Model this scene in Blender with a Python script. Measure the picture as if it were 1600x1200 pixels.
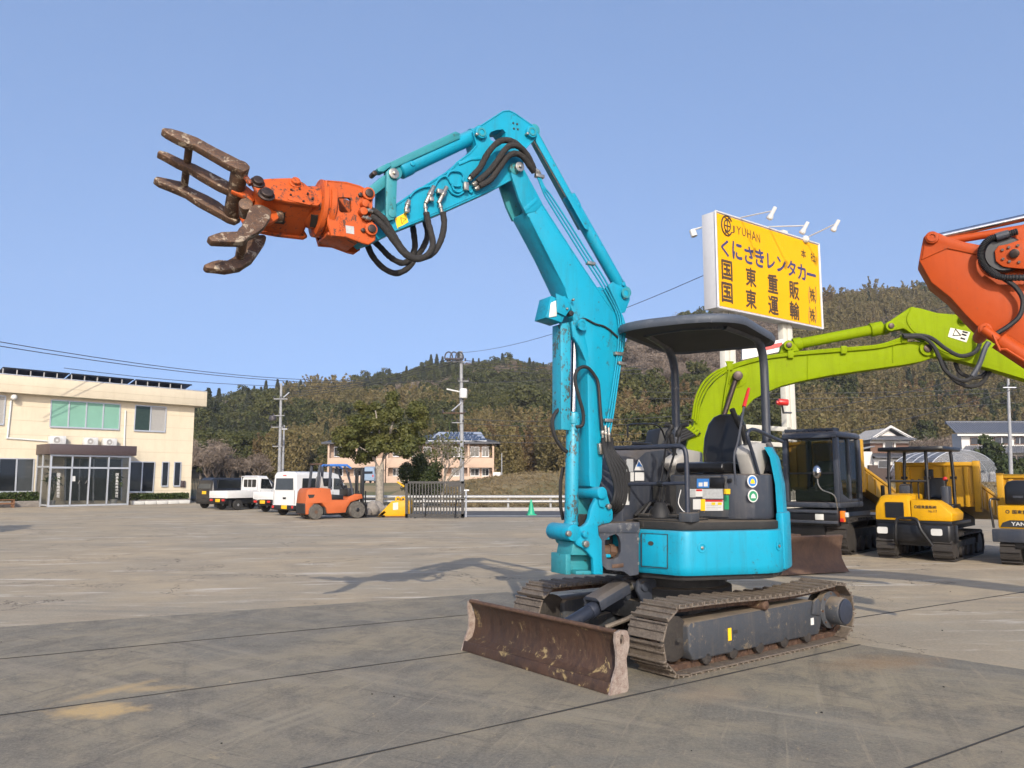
import bpy, bmesh, math, random
import numpy as np
from mathutils import Vector, Matrix
from mathutils.geometry import tessellate_polygon

for _o in list(bpy.data.objects):
    bpy.data.objects.remove(_o)
random.seed(7)
RNG = np.random.default_rng(11)
S = bpy.context.scene
COL = S.collection
R = math.radians

# ------------------------------------------------------------------ camera
FPX, HZ, CAMH = 1240.0, 748.0, 1.6        # focal length and horizon row in photo pixels, eye height
PITCH = math.atan((HZ - 600) / FPX)
cam_d = bpy.data.cameras.new('camera')
cam_d.sensor_width = 36.0
cam_d.lens = 36.0 * FPX / 1600.0
cam_d.clip_start, cam_d.clip_end = 0.1, 3000
cam = bpy.data.objects.new('camera', cam_d)
COL.objects.link(cam)
cam.location = (0, 0, CAMH)
cam.rotation_euler = (R(90) + PITCH, 0, 0)
S.camera = cam

# ------------------------------------------------------------------ light
SUN = Vector((0.16, -1.94, 1.0)).normalized()      # towards the sun
ELEV = math.asin(SUN.z)
w = bpy.data.worlds.new('World')
S.world = w
w.use_nodes = True
wn, wl = w.node_tree.nodes, w.node_tree.links
wn.clear()
sky = wn.new('ShaderNodeTexSky')
sky.sky_type = 'NISHITA'
sky.sun_disc = False
sky.sun_elevation = ELEV
sky.sun_rotation = math.atan2(SUN.x, SUN.y)
sky.altitude = 20
sky.air_density = 1.2
sky.dust_density = 3.0
sky.ozone_density = 0.4
bg = wn.new('ShaderNodeBackground')
bg.inputs['Strength'].default_value = 0.15
wo = wn.new('ShaderNodeOutputWorld')
# flatten the brightening towards the horizon: hazy even winter sky
tcw = wn.new('ShaderNodeTexCoord')
sxw = wn.new('ShaderNodeSeparateXYZ')
cxw = wn.new('ShaderNodeCombineXYZ')
maw = wn.new('ShaderNodeMapRange')
maw.inputs[1].default_value, maw.inputs[2].default_value = 0.0, 1.0
maw.inputs[3].default_value, maw.inputs[4].default_value = 0.44, 1.0
wl.new(tcw.outputs['Generated'], sxw.inputs[0])
wl.new(sxw.outputs[0], cxw.inputs[0]); wl.new(sxw.outputs[1], cxw.inputs[1])
wl.new(sxw.outputs[2], maw.inputs[0]); wl.new(maw.outputs[0], cxw.inputs[2])
wl.new(cxw.outputs[0], sky.inputs[0])
tint = wn.new('ShaderNodeMix')
tint.data_type, tint.blend_type = 'RGBA', 'MULTIPLY'
tint.inputs[0].default_value = 1.0
tint.inputs[7].default_value = (0.90, 0.945, 1.09, 1)
wl.new(sky.outputs[0], tint.inputs[6])
wl.new(tint.outputs[2], bg.inputs[0])
wl.new(bg.outputs[0], wo.inputs[0])
sl = bpy.data.lights.new('sun', 'SUN')
sl.energy = 2.55
sl.angle = R(0.55)
sl.color = (1.0, 0.91, 0.77)
so = bpy.data.objects.new('sun', sl)
COL.objects.link(so)
so.rotation_euler = SUN.to_track_quat('Z', 'Y').to_euler()
so.location = (10, -30, 40)
S.view_settings.view_transform = 'Standard'
S.view_settings.look = 'None'
S.view_settings.exposure = 0.9
S.view_settings.gamma = 1.0
S.cycles.max_bounces = 5
S.cycles.diffuse_bounces = 2
S.cycles.glossy_bounces = 2
S.cycles.adaptive_threshold = 0.02
S.cycles.transparent_max_bounces = 12
S.cycles.volume_bounces = 0

# ------------------------------------------------------------------ geometry helpers
CF = Vector((0, math.cos(PITCH), math.sin(PITCH)))
CU = Vector((0, -math.sin(PITCH), math.cos(PITCH)))
CC = Vector((0, 0, CAMH))
V = Vector


def ray(x, y):
    return CF * FPX + V((x - 800, 0, 0)) + CU * (600 - y)


def onz(x, y, z=0.0):                      # photo pixel -> point at height z
    r = ray(x, y)
    return CC + r * ((z - CAMH) / r.z)


def onp(x, y, o, n):                       # photo pixel -> point on the plane (o, n)
    r = ray(x, y)
    return CC + r * ((V(o) - CC).dot(n) / r.dot(n))


def ony(x, y, Y):
    r = ray(x, y)
    return CC + r * (Y / r.y)


class Frame:
    """local axes: x forward, y left, z up; ang = world angle of forward, degrees"""
    def __init__(s, o, ang):
        s.o = V((o[0], o[1], o[2] if len(o) > 2 else 0.0))
        s.ang = ang
        s.f = V((math.cos(R(ang)), math.sin(R(ang)), 0))
        s.l = V((-s.f.y, s.f.x, 0))
        s.z = V((0, 0, 1))

    def P(s, x, y, z):
        return s.o + s.f * x + s.l * y + s.z * z

    def at_x(s, px, py, x):
        return onp(px, py, s.P(x, 0, 0), s.f)

    def at_y(s, px, py, y):
        return onp(px, py, s.P(0, y, 0), s.l)

    def loc(s, p):
        d = V(p) - s.o
        return (d.dot(s.f), d.dot(s.l), d.z)


ID = Frame((0, 0, 0), 0)


def smooth_path(pts, n=5, closed=False):
    pts = [V(p) for p in pts]
    if len(pts) < 3 or n < 2:
        return pts
    out = []
    m = len(pts)
    for i in range(m if closed else m - 1):
        a = pts[(i - 1) % m] if (closed or i > 0) else pts[0] * 2 - pts[1]
        b, c = pts[i], pts[(i + 1) % m]
        d = pts[(i + 2) % m] if (closed or i + 2 < m) else pts[-1] * 2 - pts[-2]
        for k in range(n):
            t = k / n
            out.append(0.5 * ((2 * b) + (c - a) * t + (2 * a - 5 * b + 4 * c - d) * t * t + (3 * b - a - 3 * c + d) * t ** 3))
    if not closed:
        out.append(pts[-1])
    return out


class MB:
    def __init__(s):
        s.v, s.f = [], []

    def add(s, vs, fs):
        k = len(s.v)
        s.v += [V(p) for p in vs]
        s.f += [tuple(i + k for i in f) for f in fs]
        return s

    def box(s, F, x, y, z):
        P = F.P
        vs = [P(a, b, c) for c in z for b in y for a in x]
        return s.add(vs, [(0, 2, 3, 1), (4, 5, 7, 6), (0, 1, 5, 4), (2, 6, 7, 3), (0, 4, 6, 2), (1, 3, 7, 5)])

    def hexa(s, a, b):                     # two matching quads
        return s.prism2(a, b)

    def prism2(s, a, b):
        n = len(a)
        fs = [tuple(range(n))[::-1], tuple(range(n, 2 * n))]
        fs += [(i, (i + 1) % n, n + (i + 1) % n, n + i) for i in range(n)]
        return s.add(list(a) + list(b), fs)

    def prism(s, pts, vec):
        pts = [V(p) for p in pts]
        return s.prism2(pts, [p + vec for p in pts])

    def holed(s, loops, vec):              # outer loop + hole loops, extruded
        loops = [[V(p) for p in l] for l in loops]
        tri = tessellate_polygon(loops)
        flat = [p for l in loops for p in l]
        n = len(flat)
        fs = [tuple(t) for t in tri] + [tuple(i + n for i in t[::-1]) for t in tri]
        k = 0
        for l in loops:
            m = len(l)
            fs += [(k + i, k + (i + 1) % m, n + k + (i + 1) % m, n + k + i) for i in range(m)]
            k += m
        return s.add(flat + [p + vec for p in flat], fs)

    def tube(s, pts, r, seg=8, sm=0, closed=False, cap=True, wob=0.0):
        pts = smooth_path(pts, sm, closed) if sm else [V(p) for p in pts]
        n = len(pts)
        up = None
        rings = []
        for i, p in enumerate(pts):
            if closed:
                t = pts[(i + 1) % n] - pts[i - 1]
            else:
                t = (pts[min(i + 1, n - 1)] - pts[max(i - 1, 0)])
            t = t.normalized() if t.length > 1e-9 else V((0, 0, 1))
            if up is None:
                up = t.orthogonal().normalized()
            else:
                up = (up - t * up.dot(t))
                up = up.normalized() if up.length > 1e-6 else t.orthogonal().normalized()
            b = t.cross(up)
            rr = r[min(i, len(r) - 1)] if isinstance(r, (list, tuple)) else r
            if wob:
                rr *= 1 + random.uniform(-wob, wob)
            rings.append([p + (up * math.cos(a) + b * math.sin(a)) * rr for a in [2 * math.pi * k / seg for k in range(seg)]])
        vs = [q for g in rings for q in g]
        fs = []
        for i in range(n if closed else n - 1):
            j = (i + 1) % n
            fs += [(i * seg + k, i * seg + (k + 1) % seg, j * seg + (k + 1) % seg, j * seg + k) for k in range(seg)]
        if not closed and cap:
            fs += [tuple(range(seg))[::-1], tuple(range((n - 1) * seg, n * seg))]
        return s.add(vs, fs)

    def cyl(s, a, b, r, seg=16, r2=None):
        return s.tube([a, b], [r, r if r2 is None else r2], seg)

    def ring(s, c, ax, ro, ri, h, seg=20):  # flat washer/annulus of height h along ax
        ax = V(ax).normalized()
        u = ax.orthogonal().normalized()
        w_ = ax.cross(u)
        vs = []
        for (r, z) in ((ro, 0), (ro, h), (ri, h), (ri, 0)):
            vs += [V(c) + ax * z + (u * math.cos(2 * math.pi * k / seg) + w_ * math.sin(2 * math.pi * k / seg)) * r for k in range(seg)]
        fs = []
        for i in range(4):
            j = (i + 1) % 4
            fs += [(i * seg + k, i * seg + (k + 1) % seg, j * seg + (k + 1) % seg, j * seg + k) for k in range(seg)]
        return s.add(vs, fs)

    def lathe(s, c, ax, prof, seg=20):      # prof: (radius, height along ax)
        ax = V(ax).normalized()
        u = ax.orthogonal().normalized()
        w_ = ax.cross(u)
        vs = []
        for (r, z) in prof:
            vs += [V(c) + ax * z + (u * math.cos(2 * math.pi * k / seg) + w_ * math.sin(2 * math.pi * k / seg)) * r for k in range(seg)]
        fs = [tuple(range(seg))[::-1], tuple(range((len(prof) - 1) * seg, len(prof) * seg))]
        for i in range(len(prof) - 1):
            fs += [(i * seg + k, i * seg + (k + 1) % seg, (i + 1) * seg + (k + 1) % seg, (i + 1) * seg + k) for k in range(seg)]
        return s.add(vs, fs)

    def ball(s, c, r, seg=10, rings=6, sq=(1, 1, 1)):
        c = V(c)
        prof = [math.pi * i / rings for i in range(rings + 1)]
        vs, fs = [], []
        for a in prof:
            vs += [c + V((math.sin(a) * math.cos(2 * math.pi * k / seg) * sq[0], math.sin(a) * math.sin(2 * math.pi * k / seg) * sq[1], math.cos(a) * sq[2])) * r for k in range(seg)]
        for i in range(rings):
            fs += [(i * seg + k, i * seg + (k + 1) % seg, (i + 1) * seg + (k + 1) % seg, (i + 1) * seg + k) for k in range(seg)]
        return s.add(vs, fs)

    def loft(s, secs, cap=True):            # list of equal-length closed sections
        n = len(secs[0])
        vs = [p for q in secs for p in q]
        fs = []
        for i in range(len(secs) - 1):
            fs += [(i * n + k, i * n + (k + 1) % n, (i + 1) * n + (k + 1) % n, (i + 1) * n + k) for k in range(n)]
        if cap:
            fs += [tuple(range(n))[::-1], tuple(range((len(secs) - 1) * n, len(secs) * n))]
        return s.add(vs, fs)


ROOTM = {}


def build(name, mb, mat, parent=None, bevel=0.0, seg=2, ang=40, kind=None, wire=False):
    """one mesh object; mb is in world coordinates and is stored relative to the thing it belongs to"""
    me = bpy.data.meshes.new(name)
    M = ROOTM.get(parent.name) if parent else None
    vs = mb.v
    if M is not None:
        I = M.inverted()
        vs = [I @ p for p in vs]
    me.from_pydata([tuple(p) for p in vs], [], mb.f)
    bm = bmesh.new()
    bm.from_mesh(me)
    bmesh.ops.remove_doubles(bm, verts=bm.verts, dist=1e-5)
    bmesh.ops.recalc_face_normals(bm, faces=bm.faces)
    if bevel > 0:
        es = [e for e in bm.edges if len(e.link_faces) == 2 and e.calc_face_angle(0) > R(28)]
        try:
            bmesh.ops.bevel(bm, geom=es, offset=bevel, segments=seg, affect='EDGES', clamp_overlap=True, profile=0.5)
        except Exception:
            pass
    bm.to_mesh(me)
    bm.free()
    me.shade_smooth()
    me.set_sharp_from_angle(angle=R(ang))
    return link(name, me, mat, parent, kind)


def link(name, me, mat, parent=None, kind=None):
    o = bpy.data.objects.new(name, me)
    COL.objects.link(o)
    if mat is not None:
        if not me.materials:
            me.materials.append(MAT(mat))
    if parent:
        o.parent = parent
        if parent.name in ROOTM:
            ROOTM[o.name] = ROOTM[parent.name]
    if kind:
        o['kind'] = kind
    return o


def thing(name, label, cat, loc, ang=0.0, group=None):
    o = bpy.data.objects.new(name, None)
    COL.objects.link(o)
    o.empty_display_size = 0.2
    o.location = V((loc[0], loc[1], loc[2] if len(loc) > 2 else 0.0))
    o.rotation_euler = (0, 0, R(ang))
    ROOTM[o.name] = Matrix.Translation(o.location) @ Matrix.Rotation(R(ang), 4, 'Z')
    return tag(o, label, cat, group)


def tag(o, label, cat, group=None):
    o['label'] = label
    o['category'] = cat
    if group:
        o['group'] = group
    return o


def copy_tree(o, parent=None):
    c = o.copy()
    COL.objects.link(c)
    if parent:
        c.parent = parent
    for ch in [q for q in COL.objects if q.parent == o]:
        copy_tree(ch, c)
    return c


def bx(name, F, x, y, z, mat, parent, bevel=0.01, seg=2):
    return build(name, MB().box(F, x, y, z), mat, parent, bevel, seg)


def rrect(F, x, y0, y1, z0, z1, r, n=4):       # rounded rectangle in the plane x = const
    pts = []
    for (cy, cz, a0) in ((y1 - r, z1 - r, 0), (y0 + r, z1 - r, 90), (y0 + r, z0 + r, 180), (y1 - r, z0 + r, 270)):
        for k in range(n + 1):
            a = R(a0 + 90 * k / n)
            pts.append(F.P(x, cy + r * math.cos(a), cz + r * math.sin(a)))
    return pts


def round_poly(pts, r, n=4):                   # 2-D polygon with every corner rounded
    out = []
    m = len(pts)
    for i in range(m):
        p, a, b = V(pts[i]), V(pts[i - 1]), V(pts[(i + 1) % m])
        rr = r[i] if isinstance(r, (list, tuple)) else r
        da, db = (a - p), (b - p)
        k = min(rr, da.length * 0.45, db.length * 0.45)
        if k < 1e-4:
            out.append(p)
            continue
        s, e = p + da.normalized() * k, p + db.normalized() * k
        for j in range(n + 1):
            t = j / n
            out.append(s * (1 - t) ** 2 + p * 2 * t * (1 - t) + e * t * t)
    return out


def text_shape(txt, size, off=0.0, ext=0.003):
    cu = bpy.data.curves.new('lettering', 'FONT')
    cu.body = txt
    cu.size = size
    cu.offset = off
    cu.extrude = ext
    cu.resolution_u = 3
    cu.align_x = 'CENTER'
    cu.align_y = 'CENTER'
    o = bpy.data.objects.new('lettering', cu)
    COL.objects.link(o)
    dg = bpy.context.evaluated_depsgraph_get()
    me = bpy.data.meshes.new_from_object(o.evaluated_get(dg))
    bpy.data.objects.remove(o)
    vs = [v.co.copy() for v in me.vertices]
    fs = [tuple(p.vertices) for p in me.polygons]
    bpy.data.meshes.remove(me)
    return vs, fs


def lettering(name, txt, c, ex, ey, h, mat, parent, wid=None, off=0.0, ext=0.003):
    """lettering centred at c, writing along ex, upright ey, character height h, total width wid; off thickens the strokes"""
    vs, fs = text_shape(txt, 1.0, 0.0, 0.0)
    if not vs:
        return None
    x0, x1 = min(v.x for v in vs), max(v.x for v in vs)
    y0, y1 = min(v.y for v in vs), max(v.y for v in vs)
    sy = h / max(1e-3, (y1 - y0))
    sx = sy if wid is None else wid / (x1 - x0)
    ez = V(ex).cross(V(ey)).normalized()
    M = ROOTM.get(parent.name)
    I = M.inverted() if M is not None else Matrix.Identity(4)
    mb = MB()
    shifts = [(0, 0)] if off <= 0 else [(0, 0), (off, 0), (-off, 0), (0, off), (0, -off)]
    for i, (dx, dy) in enumerate(shifts):
        P = [V(c) + V(ex) * ((v.x + dx - (x0 + x1) / 2) * sx) + V(ey) * ((v.y + dy - (y0 + y1) / 2) * sy) + ez * (ext + 0.0006 * i) for v in vs]
        mb.add(P, fs)
    me = bpy.data.meshes.new(name)
    me.from_pydata([tuple(I @ p) for p in mb.v], [], mb.f)
    return link(name, me, mat, parent)


# ------------------------------------------------------------------ materials
_M = {}
SPEC = {}


def MAT(k):
    if not isinstance(k, str):
        return k
    if k not in _M:
        _M[k] = SPEC[k]()
    return _M[k]


def nodes(name):
    m = bpy.data.materials.new(name)
    m.use_nodes = True
    nt = m.node_tree
    return m, nt, nt.nodes['Principled BSDF'], nt.nodes.new, nt.links.new


def coord(nt, scale=(1, 1, 1), rot=(0, 0, 0), kind='Object'):
    tc = nt.nodes.new('ShaderNodeTexCoord')
    mp = nt.nodes.new('ShaderNodeMapping')
    mp.inputs['Scale'].default_value = scale
    mp.inputs['Rotation'].default_value = rot
    nt.links.new(tc.outputs[kind], mp.inputs[0])
    return mp.outputs[0]


def noise(nt, vec, scale, detail=5, rough=0.6, dist=0.0):
    n = nt.nodes.new('ShaderNodeTexNoise')
    n.inputs['Scale'].default_value = scale
    n.inputs['Detail'].default_value = detail
    n.inputs['Roughness'].default_value = rough
    n.inputs['Distortion'].default_value = dist
    nt.links.new(vec, n.inputs['Vector'])
    return n.outputs[0]


def ramp(nt, fac, stops):
    r = nt.nodes.new('ShaderNodeValToRGB')
    el = r.color_ramp.elements
    while len(el) < len(stops):
        el.new(0.5)
    for e, (p, c) in zip(el, stops):
        e.position = p
        e.color = (c, c, c, 1) if not isinstance(c, (tuple, list)) else (*c[:3], 1)
    nt.links.new(fac, r.inputs[0])
    return r.outputs[0]


def mix(nt, fac, a, b, mode='MIX'):
    m = nt.nodes.new('ShaderNodeMix')
    m.data_type = 'RGBA'
    m.blend_type = mode
    for ix, val in ((0, fac), (6, a), (7, b)):
        sock = m.inputs[ix]
        if hasattr(val, 'is_linked'):
            nt.links.new(val, sock)
        elif isinstance(val, (tuple, list)):
            sock.default_value = (*val[:3], 1)
        else:
            sock.default_value = val if ix == 0 else (val, val, val, 1)
    return m.outputs[2]


def bump(nt, h, b, strength=0.2, dist=0.01):
    n = nt.nodes.new('ShaderNodeBump')
    n.inputs['Strength'].default_value = strength
    n.inputs['Distance'].default_value = dist
    nt.links.new(h, n.inputs['Height'])
    nt.links.new(n.outputs[0], b.inputs['Normal'])


def paint(name, col, rough=0.35, wear=0.0, wcol=(0.09, 0.045, 0.025), dirt=0.25, dcol=(0.16, 0.13, 0.10), metal=0.0, sc=1.0, bmp=0.05, coat=0.0, spec=0.5, dust=0.0, streak=0.0):
    """coloured coating with grime, faded patches and chipped spots"""
    def f():
        m, nt, b, N, L = nodes(name)
        v = coord(nt)
        n1 = noise(nt, v, 1.7 * sc, 6, 0.65)
        n2 = noise(nt, v, 14 * sc, 6, 0.7)
        c = mix(nt, ramp(nt, n1, [(0.35, 0.0), (0.75, 1.0)]), col, tuple(min(1, x * 0.84 + 0.003) for x in col))
        if dirt:
            c = mix(nt, ramp(nt, n2, [(0.55, 0.0), (0.8, dirt)]), c, dcol)
        if wear:
            n3 = noise(nt, coord(nt, (1, 1, 0.7)), 17 * sc, 9, 0.75, 0.3)
            n4 = noise(nt, v, 2.3 * sc, 3, 0.5)
            lift = nt.nodes.new('ShaderNodeMath'); lift.operation = 'MULTIPLY_ADD'
            lift.inputs[1].default_value = 0.55
            L(n4, lift.inputs[0]); L(n3, lift.inputs[2])
            th_ = 0.98 - 0.28 * wear
            c = mix(nt, ramp(nt, lift.outputs[0], [(min(0.97, th_), 0.0), (min(1.0, th_ + 0.03), 1.0)]), c, wcol)
        if streak:
            ns = noise(nt, coord(nt, (1, 1, 0.09)), 11 * sc, 6, 0.7)
            c = mix(nt, ramp(nt, ns, [(0.50, 0.0), (0.72, streak)]), c, dcol)
        if dust:
            ge = N('ShaderNodeNewGeometry')
            sp_ = N('ShaderNodeSeparateXYZ'); L(ge.outputs['Normal'], sp_.inputs[0])
            up = ramp(nt, sp_.outputs[2], [(0.35, 0.0), (0.9, dust)])
            c = mix(nt, mix(nt, 1.0, up, ramp(nt, n1, [(0.25, 0.35), (0.6, 1.0)]), 'MULTIPLY'), c, (0.21, 0.165, 0.115))
        L(c, b.inputs['Base Color'])
        rr = ramp(nt, n2, [(0.3, max(0.02, rough - 0.06)), (0.8, min(1, rough + 0.25))])
        L(rr, b.inputs['Roughness'])
        b.inputs['Metallic'].default_value = metal
        b.inputs['Specular IOR Level'].default_value = spec
        if coat:
            b.inputs['Coat Weight'].default_value = coat
            b.inputs['Coat Roughness'].default_value = 0.1
        if bmp:
            bump(nt, n2, b, bmp, 0.01)
        return m
    SPEC[name] = f


def flat(name, col, rough=0.5, metal=0.0, var=0.1, sc=6.0, bmp=0.0, spec=0.5):
    def f():
        m, nt, b, N, L = nodes(name)
        n = noise(nt, coord(nt), sc, 5, 0.65)
        c = mix(nt, ramp(nt, n, [(0.3, 0.0), (0.7, 1.0)]), tuple(x * (1 - var) for x in col), tuple(min(1, x * (1 + var)) for x in col))
        L(c, b.inputs['Base Color'])
        b.inputs['Roughness'].default_value = rough
        b.inputs['Metallic'].default_value = metal
        b.inputs['Specular IOR Level'].default_value = spec
        if bmp:
            bump(nt, n, b, bmp, 0.02)
        return m
    SPEC[name] = f


def rusty(name, a, b_, c_, pale=None, sc=1.0, rough=0.75, metal=0.2, pamt=0.0, streak=1.0):
    def f():
        m, nt, b, N, L = nodes(name)
        v = coord(nt, (1, 1, streak))
        n1 = noise(nt, v, 3.2 * sc, 9, 0.7, 0.3)
        n2 = noise(nt, v, 22 * sc, 7, 0.7)
        col = mix(nt, ramp(nt, n1, [(0.35, 0.0), (0.65, 1.0)]), a, b_)
        col = mix(nt, ramp(nt, n2, [(0.45, 0.0), (0.75, 0.8)]), col, c_)
        if pale:
            n3 = noise(nt, coord(nt, (1, 1, 1)), 4.5 * sc, 10, 0.68, 0.5)
            col = mix(nt, ramp(nt, n3, [(0.655 - pamt, 0.0), (0.71 - pamt, 0.8)]), col, pale)
        L(col, b.inputs['Base Color'])
        b.inputs['Metallic'].default_value = metal
        L(ramp(nt, n2, [(0.3, rough - 0.15), (0.8, min(1, rough + 0.2))]), b.inputs['Roughness'])
        bump(nt, n2, b, 0.35, 0.01)
        return m
    SPEC[name] = f


def glassy(name, col, rough=0.05, alpha=1.0, trans=0.0):
    def f():
        m, nt, b, N, L = nodes(name)
        n = noise(nt, coord(nt), 2.0, 2, 0.5)
        L(mix(nt, n, tuple(x * 0.8 for x in col), tuple(x * 1.2 for x in col)), b.inputs['Base Color'])
        b.inputs['Roughness'].default_value = rough
        b.inputs['Transmission Weight'].default_value = trans
        b.inputs['Alpha'].default_value = alpha
        b.inputs['IOR'].default_value = 1.45 if trans == 0 else 1.02
        return m
    SPEC[name] = f


paint('teal_paint', (0.003, 0.262, 0.40), 0.42, wear=0.26, wcol=(0.025, 0.13, 0.17), dirt=0.30, dcol=(0.02, 0.13, 0.17), streak=0.5, dust=0.25, spec=0.28)
paint('teal_chipped', (0.012, 0.27, 0.39), 0.4, wear=0.5, wcol=(0.05, 0.06, 0.055), dirt=0.5, dcol=(0.03, 0.10, 0.11), sc=1.7)
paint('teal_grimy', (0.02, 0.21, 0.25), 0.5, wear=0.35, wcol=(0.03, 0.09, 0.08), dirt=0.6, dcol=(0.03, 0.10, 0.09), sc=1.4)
paint('orange_paint', (0.45, 0.080, 0.014), 0.5, wear=0.5, wcol=(0.085, 0.04, 0.028), dirt=0.55, dcol=(0.16, 0.05, 0.025), sc=1.5, spec=0.25, streak=0.3)
paint('orange_clean', (0.37, 0.053, 0.005), 0.5, wear=0.08, wcol=(0.2, 0.06, 0.03), dirt=0.3, dcol=(0.24, 0.035, 0.008), streak=0.35, spec=0.2)
paint('lime_paint', (0.195, 0.265, 0.001), 0.6, wear=0.08, wcol=(0.15, 0.14, 0.02), dirt=0.3, dcol=(0.10, 0.12, 0.004), streak=0.35, spec=0.08)
paint('yellow_paint', (0.58, 0.30, 0.005), 0.4, wear=0.08, dirt=0.25, dcol=(0.32, 0.17, 0.012), spec=0.22, streak=0.25)
paint('yellow_bed', (0.52, 0.27, 0.006), 0.5, wear=0.12, dirt=0.3, dcol=(0.35, 0.2, 0.03))
paint('slate_paint', (0.030, 0.036, 0.050), 0.45, wear=0.15, wcol=(0.10, 0.10, 0.10), dirt=0.4, dcol=(0.12, 0.11, 0.10), dust=0.45, streak=0.3)
paint('slate_dusty', (0.034, 0.039, 0.048), 0.6, wear=0.3, wcol=(0.13, 0.105, 0.075), dirt=0.5, dcol=(0.13, 0.105, 0.075), bmp=0.2, sc=1.6, dust=0.9, streak=0.28)
paint('navy_rail', (0.020, 0.025, 0.040), 0.4, dirt=0.3, dcol=(0.1, 0.1, 0.11))
paint('black_grimy', (0.011, 0.011, 0.011), 0.7, wear=0.25, wcol=(0.07, 0.06, 0.05), dirt=0.5, dcol=(0.07, 0.062, 0.052), bmp=0.3, dust=0.5)
paint('canopy_grey', (0.055, 0.066, 0.086), 0.55, wear=0.12, wcol=(0.2, 0.21, 0.23), dirt=0.5, dcol=(0.17, 0.18, 0.2))
flat('canopy_lining', (0.026, 0.026, 0.028), 0.8)
flat('black_rubber', (0.009, 0.009, 0.010), 0.65, var=0.25, sc=18, bmp=0.1)
flat('hose_sleeve', (0.018, 0.016, 0.015), 0.85, var=0.4, sc=40, bmp=0.6)
flat('black_vinyl', (0.009, 0.009, 0.010), 0.32, var=0.2)
flat('black_metal', (0.008, 0.008, 0.009), 0.4, var=0.2)
flat('light_grey_plastic', (0.33, 0.32, 0.30), 0.55, var=0.08)
flat('chrome', (0.42, 0.42, 0.43), 0.2, 1.0, 0.15, 20)
flat('zinc', (0.34, 0.32, 0.28), 0.35, 0.85, 0.2, 30)
flat('pin_dark', (0.05, 0.035, 0.03), 0.45, 0.6, 0.3, 30)
rusty('rust_steel', (0.10, 0.055, 0.033), (0.06, 0.035, 0.025), (0.17, 0.10, 0.06), (0.40, 0.31, 0.17), 1.0, 0.7, 0.25, 0.02)
rusty('rust_claw', (0.115, 0.066, 0.042), (0.045, 0.03, 0.025), (0.23, 0.12, 0.055), (0.40, 0.33, 0.24), 3.4, 0.6, 0.3, 0.11)
rusty('rust_blade', (0.070, 0.036, 0.022), (0.034, 0.021, 0.016), (0.11, 0.065, 0.04), (0.36, 0.27, 0.125), 1.3, 0.62, 0.3, 0.085, 0.45)
rusty('rust_blade_end', (0.30, 0.25, 0.21), (0.16, 0.10, 0.075), (0.42, 0.37, 0.33), None, 6.0, 0.7, 0.2)
rusty('rust_dry', (0.095, 0.052, 0.032), (0.055, 0.032, 0.022), (0.14, 0.085, 0.055), (0.2, 0.14, 0.09), 0.7, 0.8, 0.15, -0.02, 0.4)
rusty('track_steel', (0.15, 0.122, 0.095), (0.085, 0.066, 0.052), (0.24, 0.20, 0.155), (0.33, 0.285, 0.22), 2.0, 0.7, 0.25, 0.05)
rusty('track_dark', (0.032, 0.027, 0.023), (0.02, 0.017, 0.016), (0.06, 0.05, 0.04), None, 2.0, 0.8, 0.1)
flat('glass_clear', (0.6, 0.62, 0.6), 0.08)
glassy('cab_glass', (0.012, 0.018, 0.012), 0.02, 0.32)
glassy('dark_glass', (0.012, 0.014, 0.016), 0.05)
glassy('window_glass', (0.045, 0.05, 0.052), 0.06)
glassy('lamp_glass', (0.55, 0.55, 0.52), 0.12)
flat('red_plastic', (0.45, 0.02, 0.015), 0.35)
flat('amber_plastic', (0.7, 0.18, 0.01), 0.35)
flat('white_paint', (0.66, 0.66, 0.64), 0.4, var=0.04)
flat('sticker_white', (0.55, 0.55, 0.53), 0.5, var=0.06)
flat('sticker_grey', (0.36, 0.37, 0.37), 0.5, var=0.15, sc=40)
flat('sticker_yellow', (0.78, 0.47, 0.01), 0.5, var=0.05)
flat('sticker_blue', (0.03, 0.16, 0.45), 0.5, var=0.1)
flat('sticker_green', (0.02, 0.22, 0.10), 0.5, var=0.1)
flat('ink_black', (0.02, 0.02, 0.02), 0.6)
flat('ink_blue', (0.035, 0.035, 0.11), 0.6)
flat('ink_brown', (0.055, 0.03, 0.012), 0.6)

# ================================================================== ground
def blob(nt, pos, rx, ry, ang=0.0, edge=0.5, nscale=3.0, namp=0.6):
    """soft irregular patch mask round a place on the ground"""
    tc = nt.nodes.new('ShaderNodeTexCoord')
    mp = nt.nodes.new('ShaderNodeMapping')
    mp.vector_type = 'TEXTURE'
    mp.inputs['Location'].default_value = (pos[0], pos[1], 0)
    mp.inputs['Rotation'].default_value = (0, 0, R(ang))
    mp.inputs['Scale'].default_value = (rx, ry, 1)
    nt.links.new(tc.outputs['Object'], mp.inputs[0])
    ln = nt.nodes.new('ShaderNodeVectorMath')
    ln.operation = 'LENGTH'
    nt.links.new(mp.outputs[0], ln.inputs[0])
    n = noise(nt, tc.outputs['Object'], nscale, 8, 0.7)
    ma = nt.nodes.new('ShaderNodeMath')
    ma.operation = 'MULTIPLY_ADD'
    ma.inputs[1].default_value = namp * 2
    nt.links.new(n, ma.inputs[0])
    nt.links.new(ln.outputs['Value'], ma.inputs[2])
    sub = nt.nodes.new('ShaderNodeMath')
    sub.operation = 'SUBTRACT'
    nt.links.new(ma.outputs[0], sub.inputs[0])
    sub.inputs[1].default_value = namp
    return ramp(nt, sub.outputs[0], [(max(0.0, 1 - edge), 1.0), (1.0, 0.0)])


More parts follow.
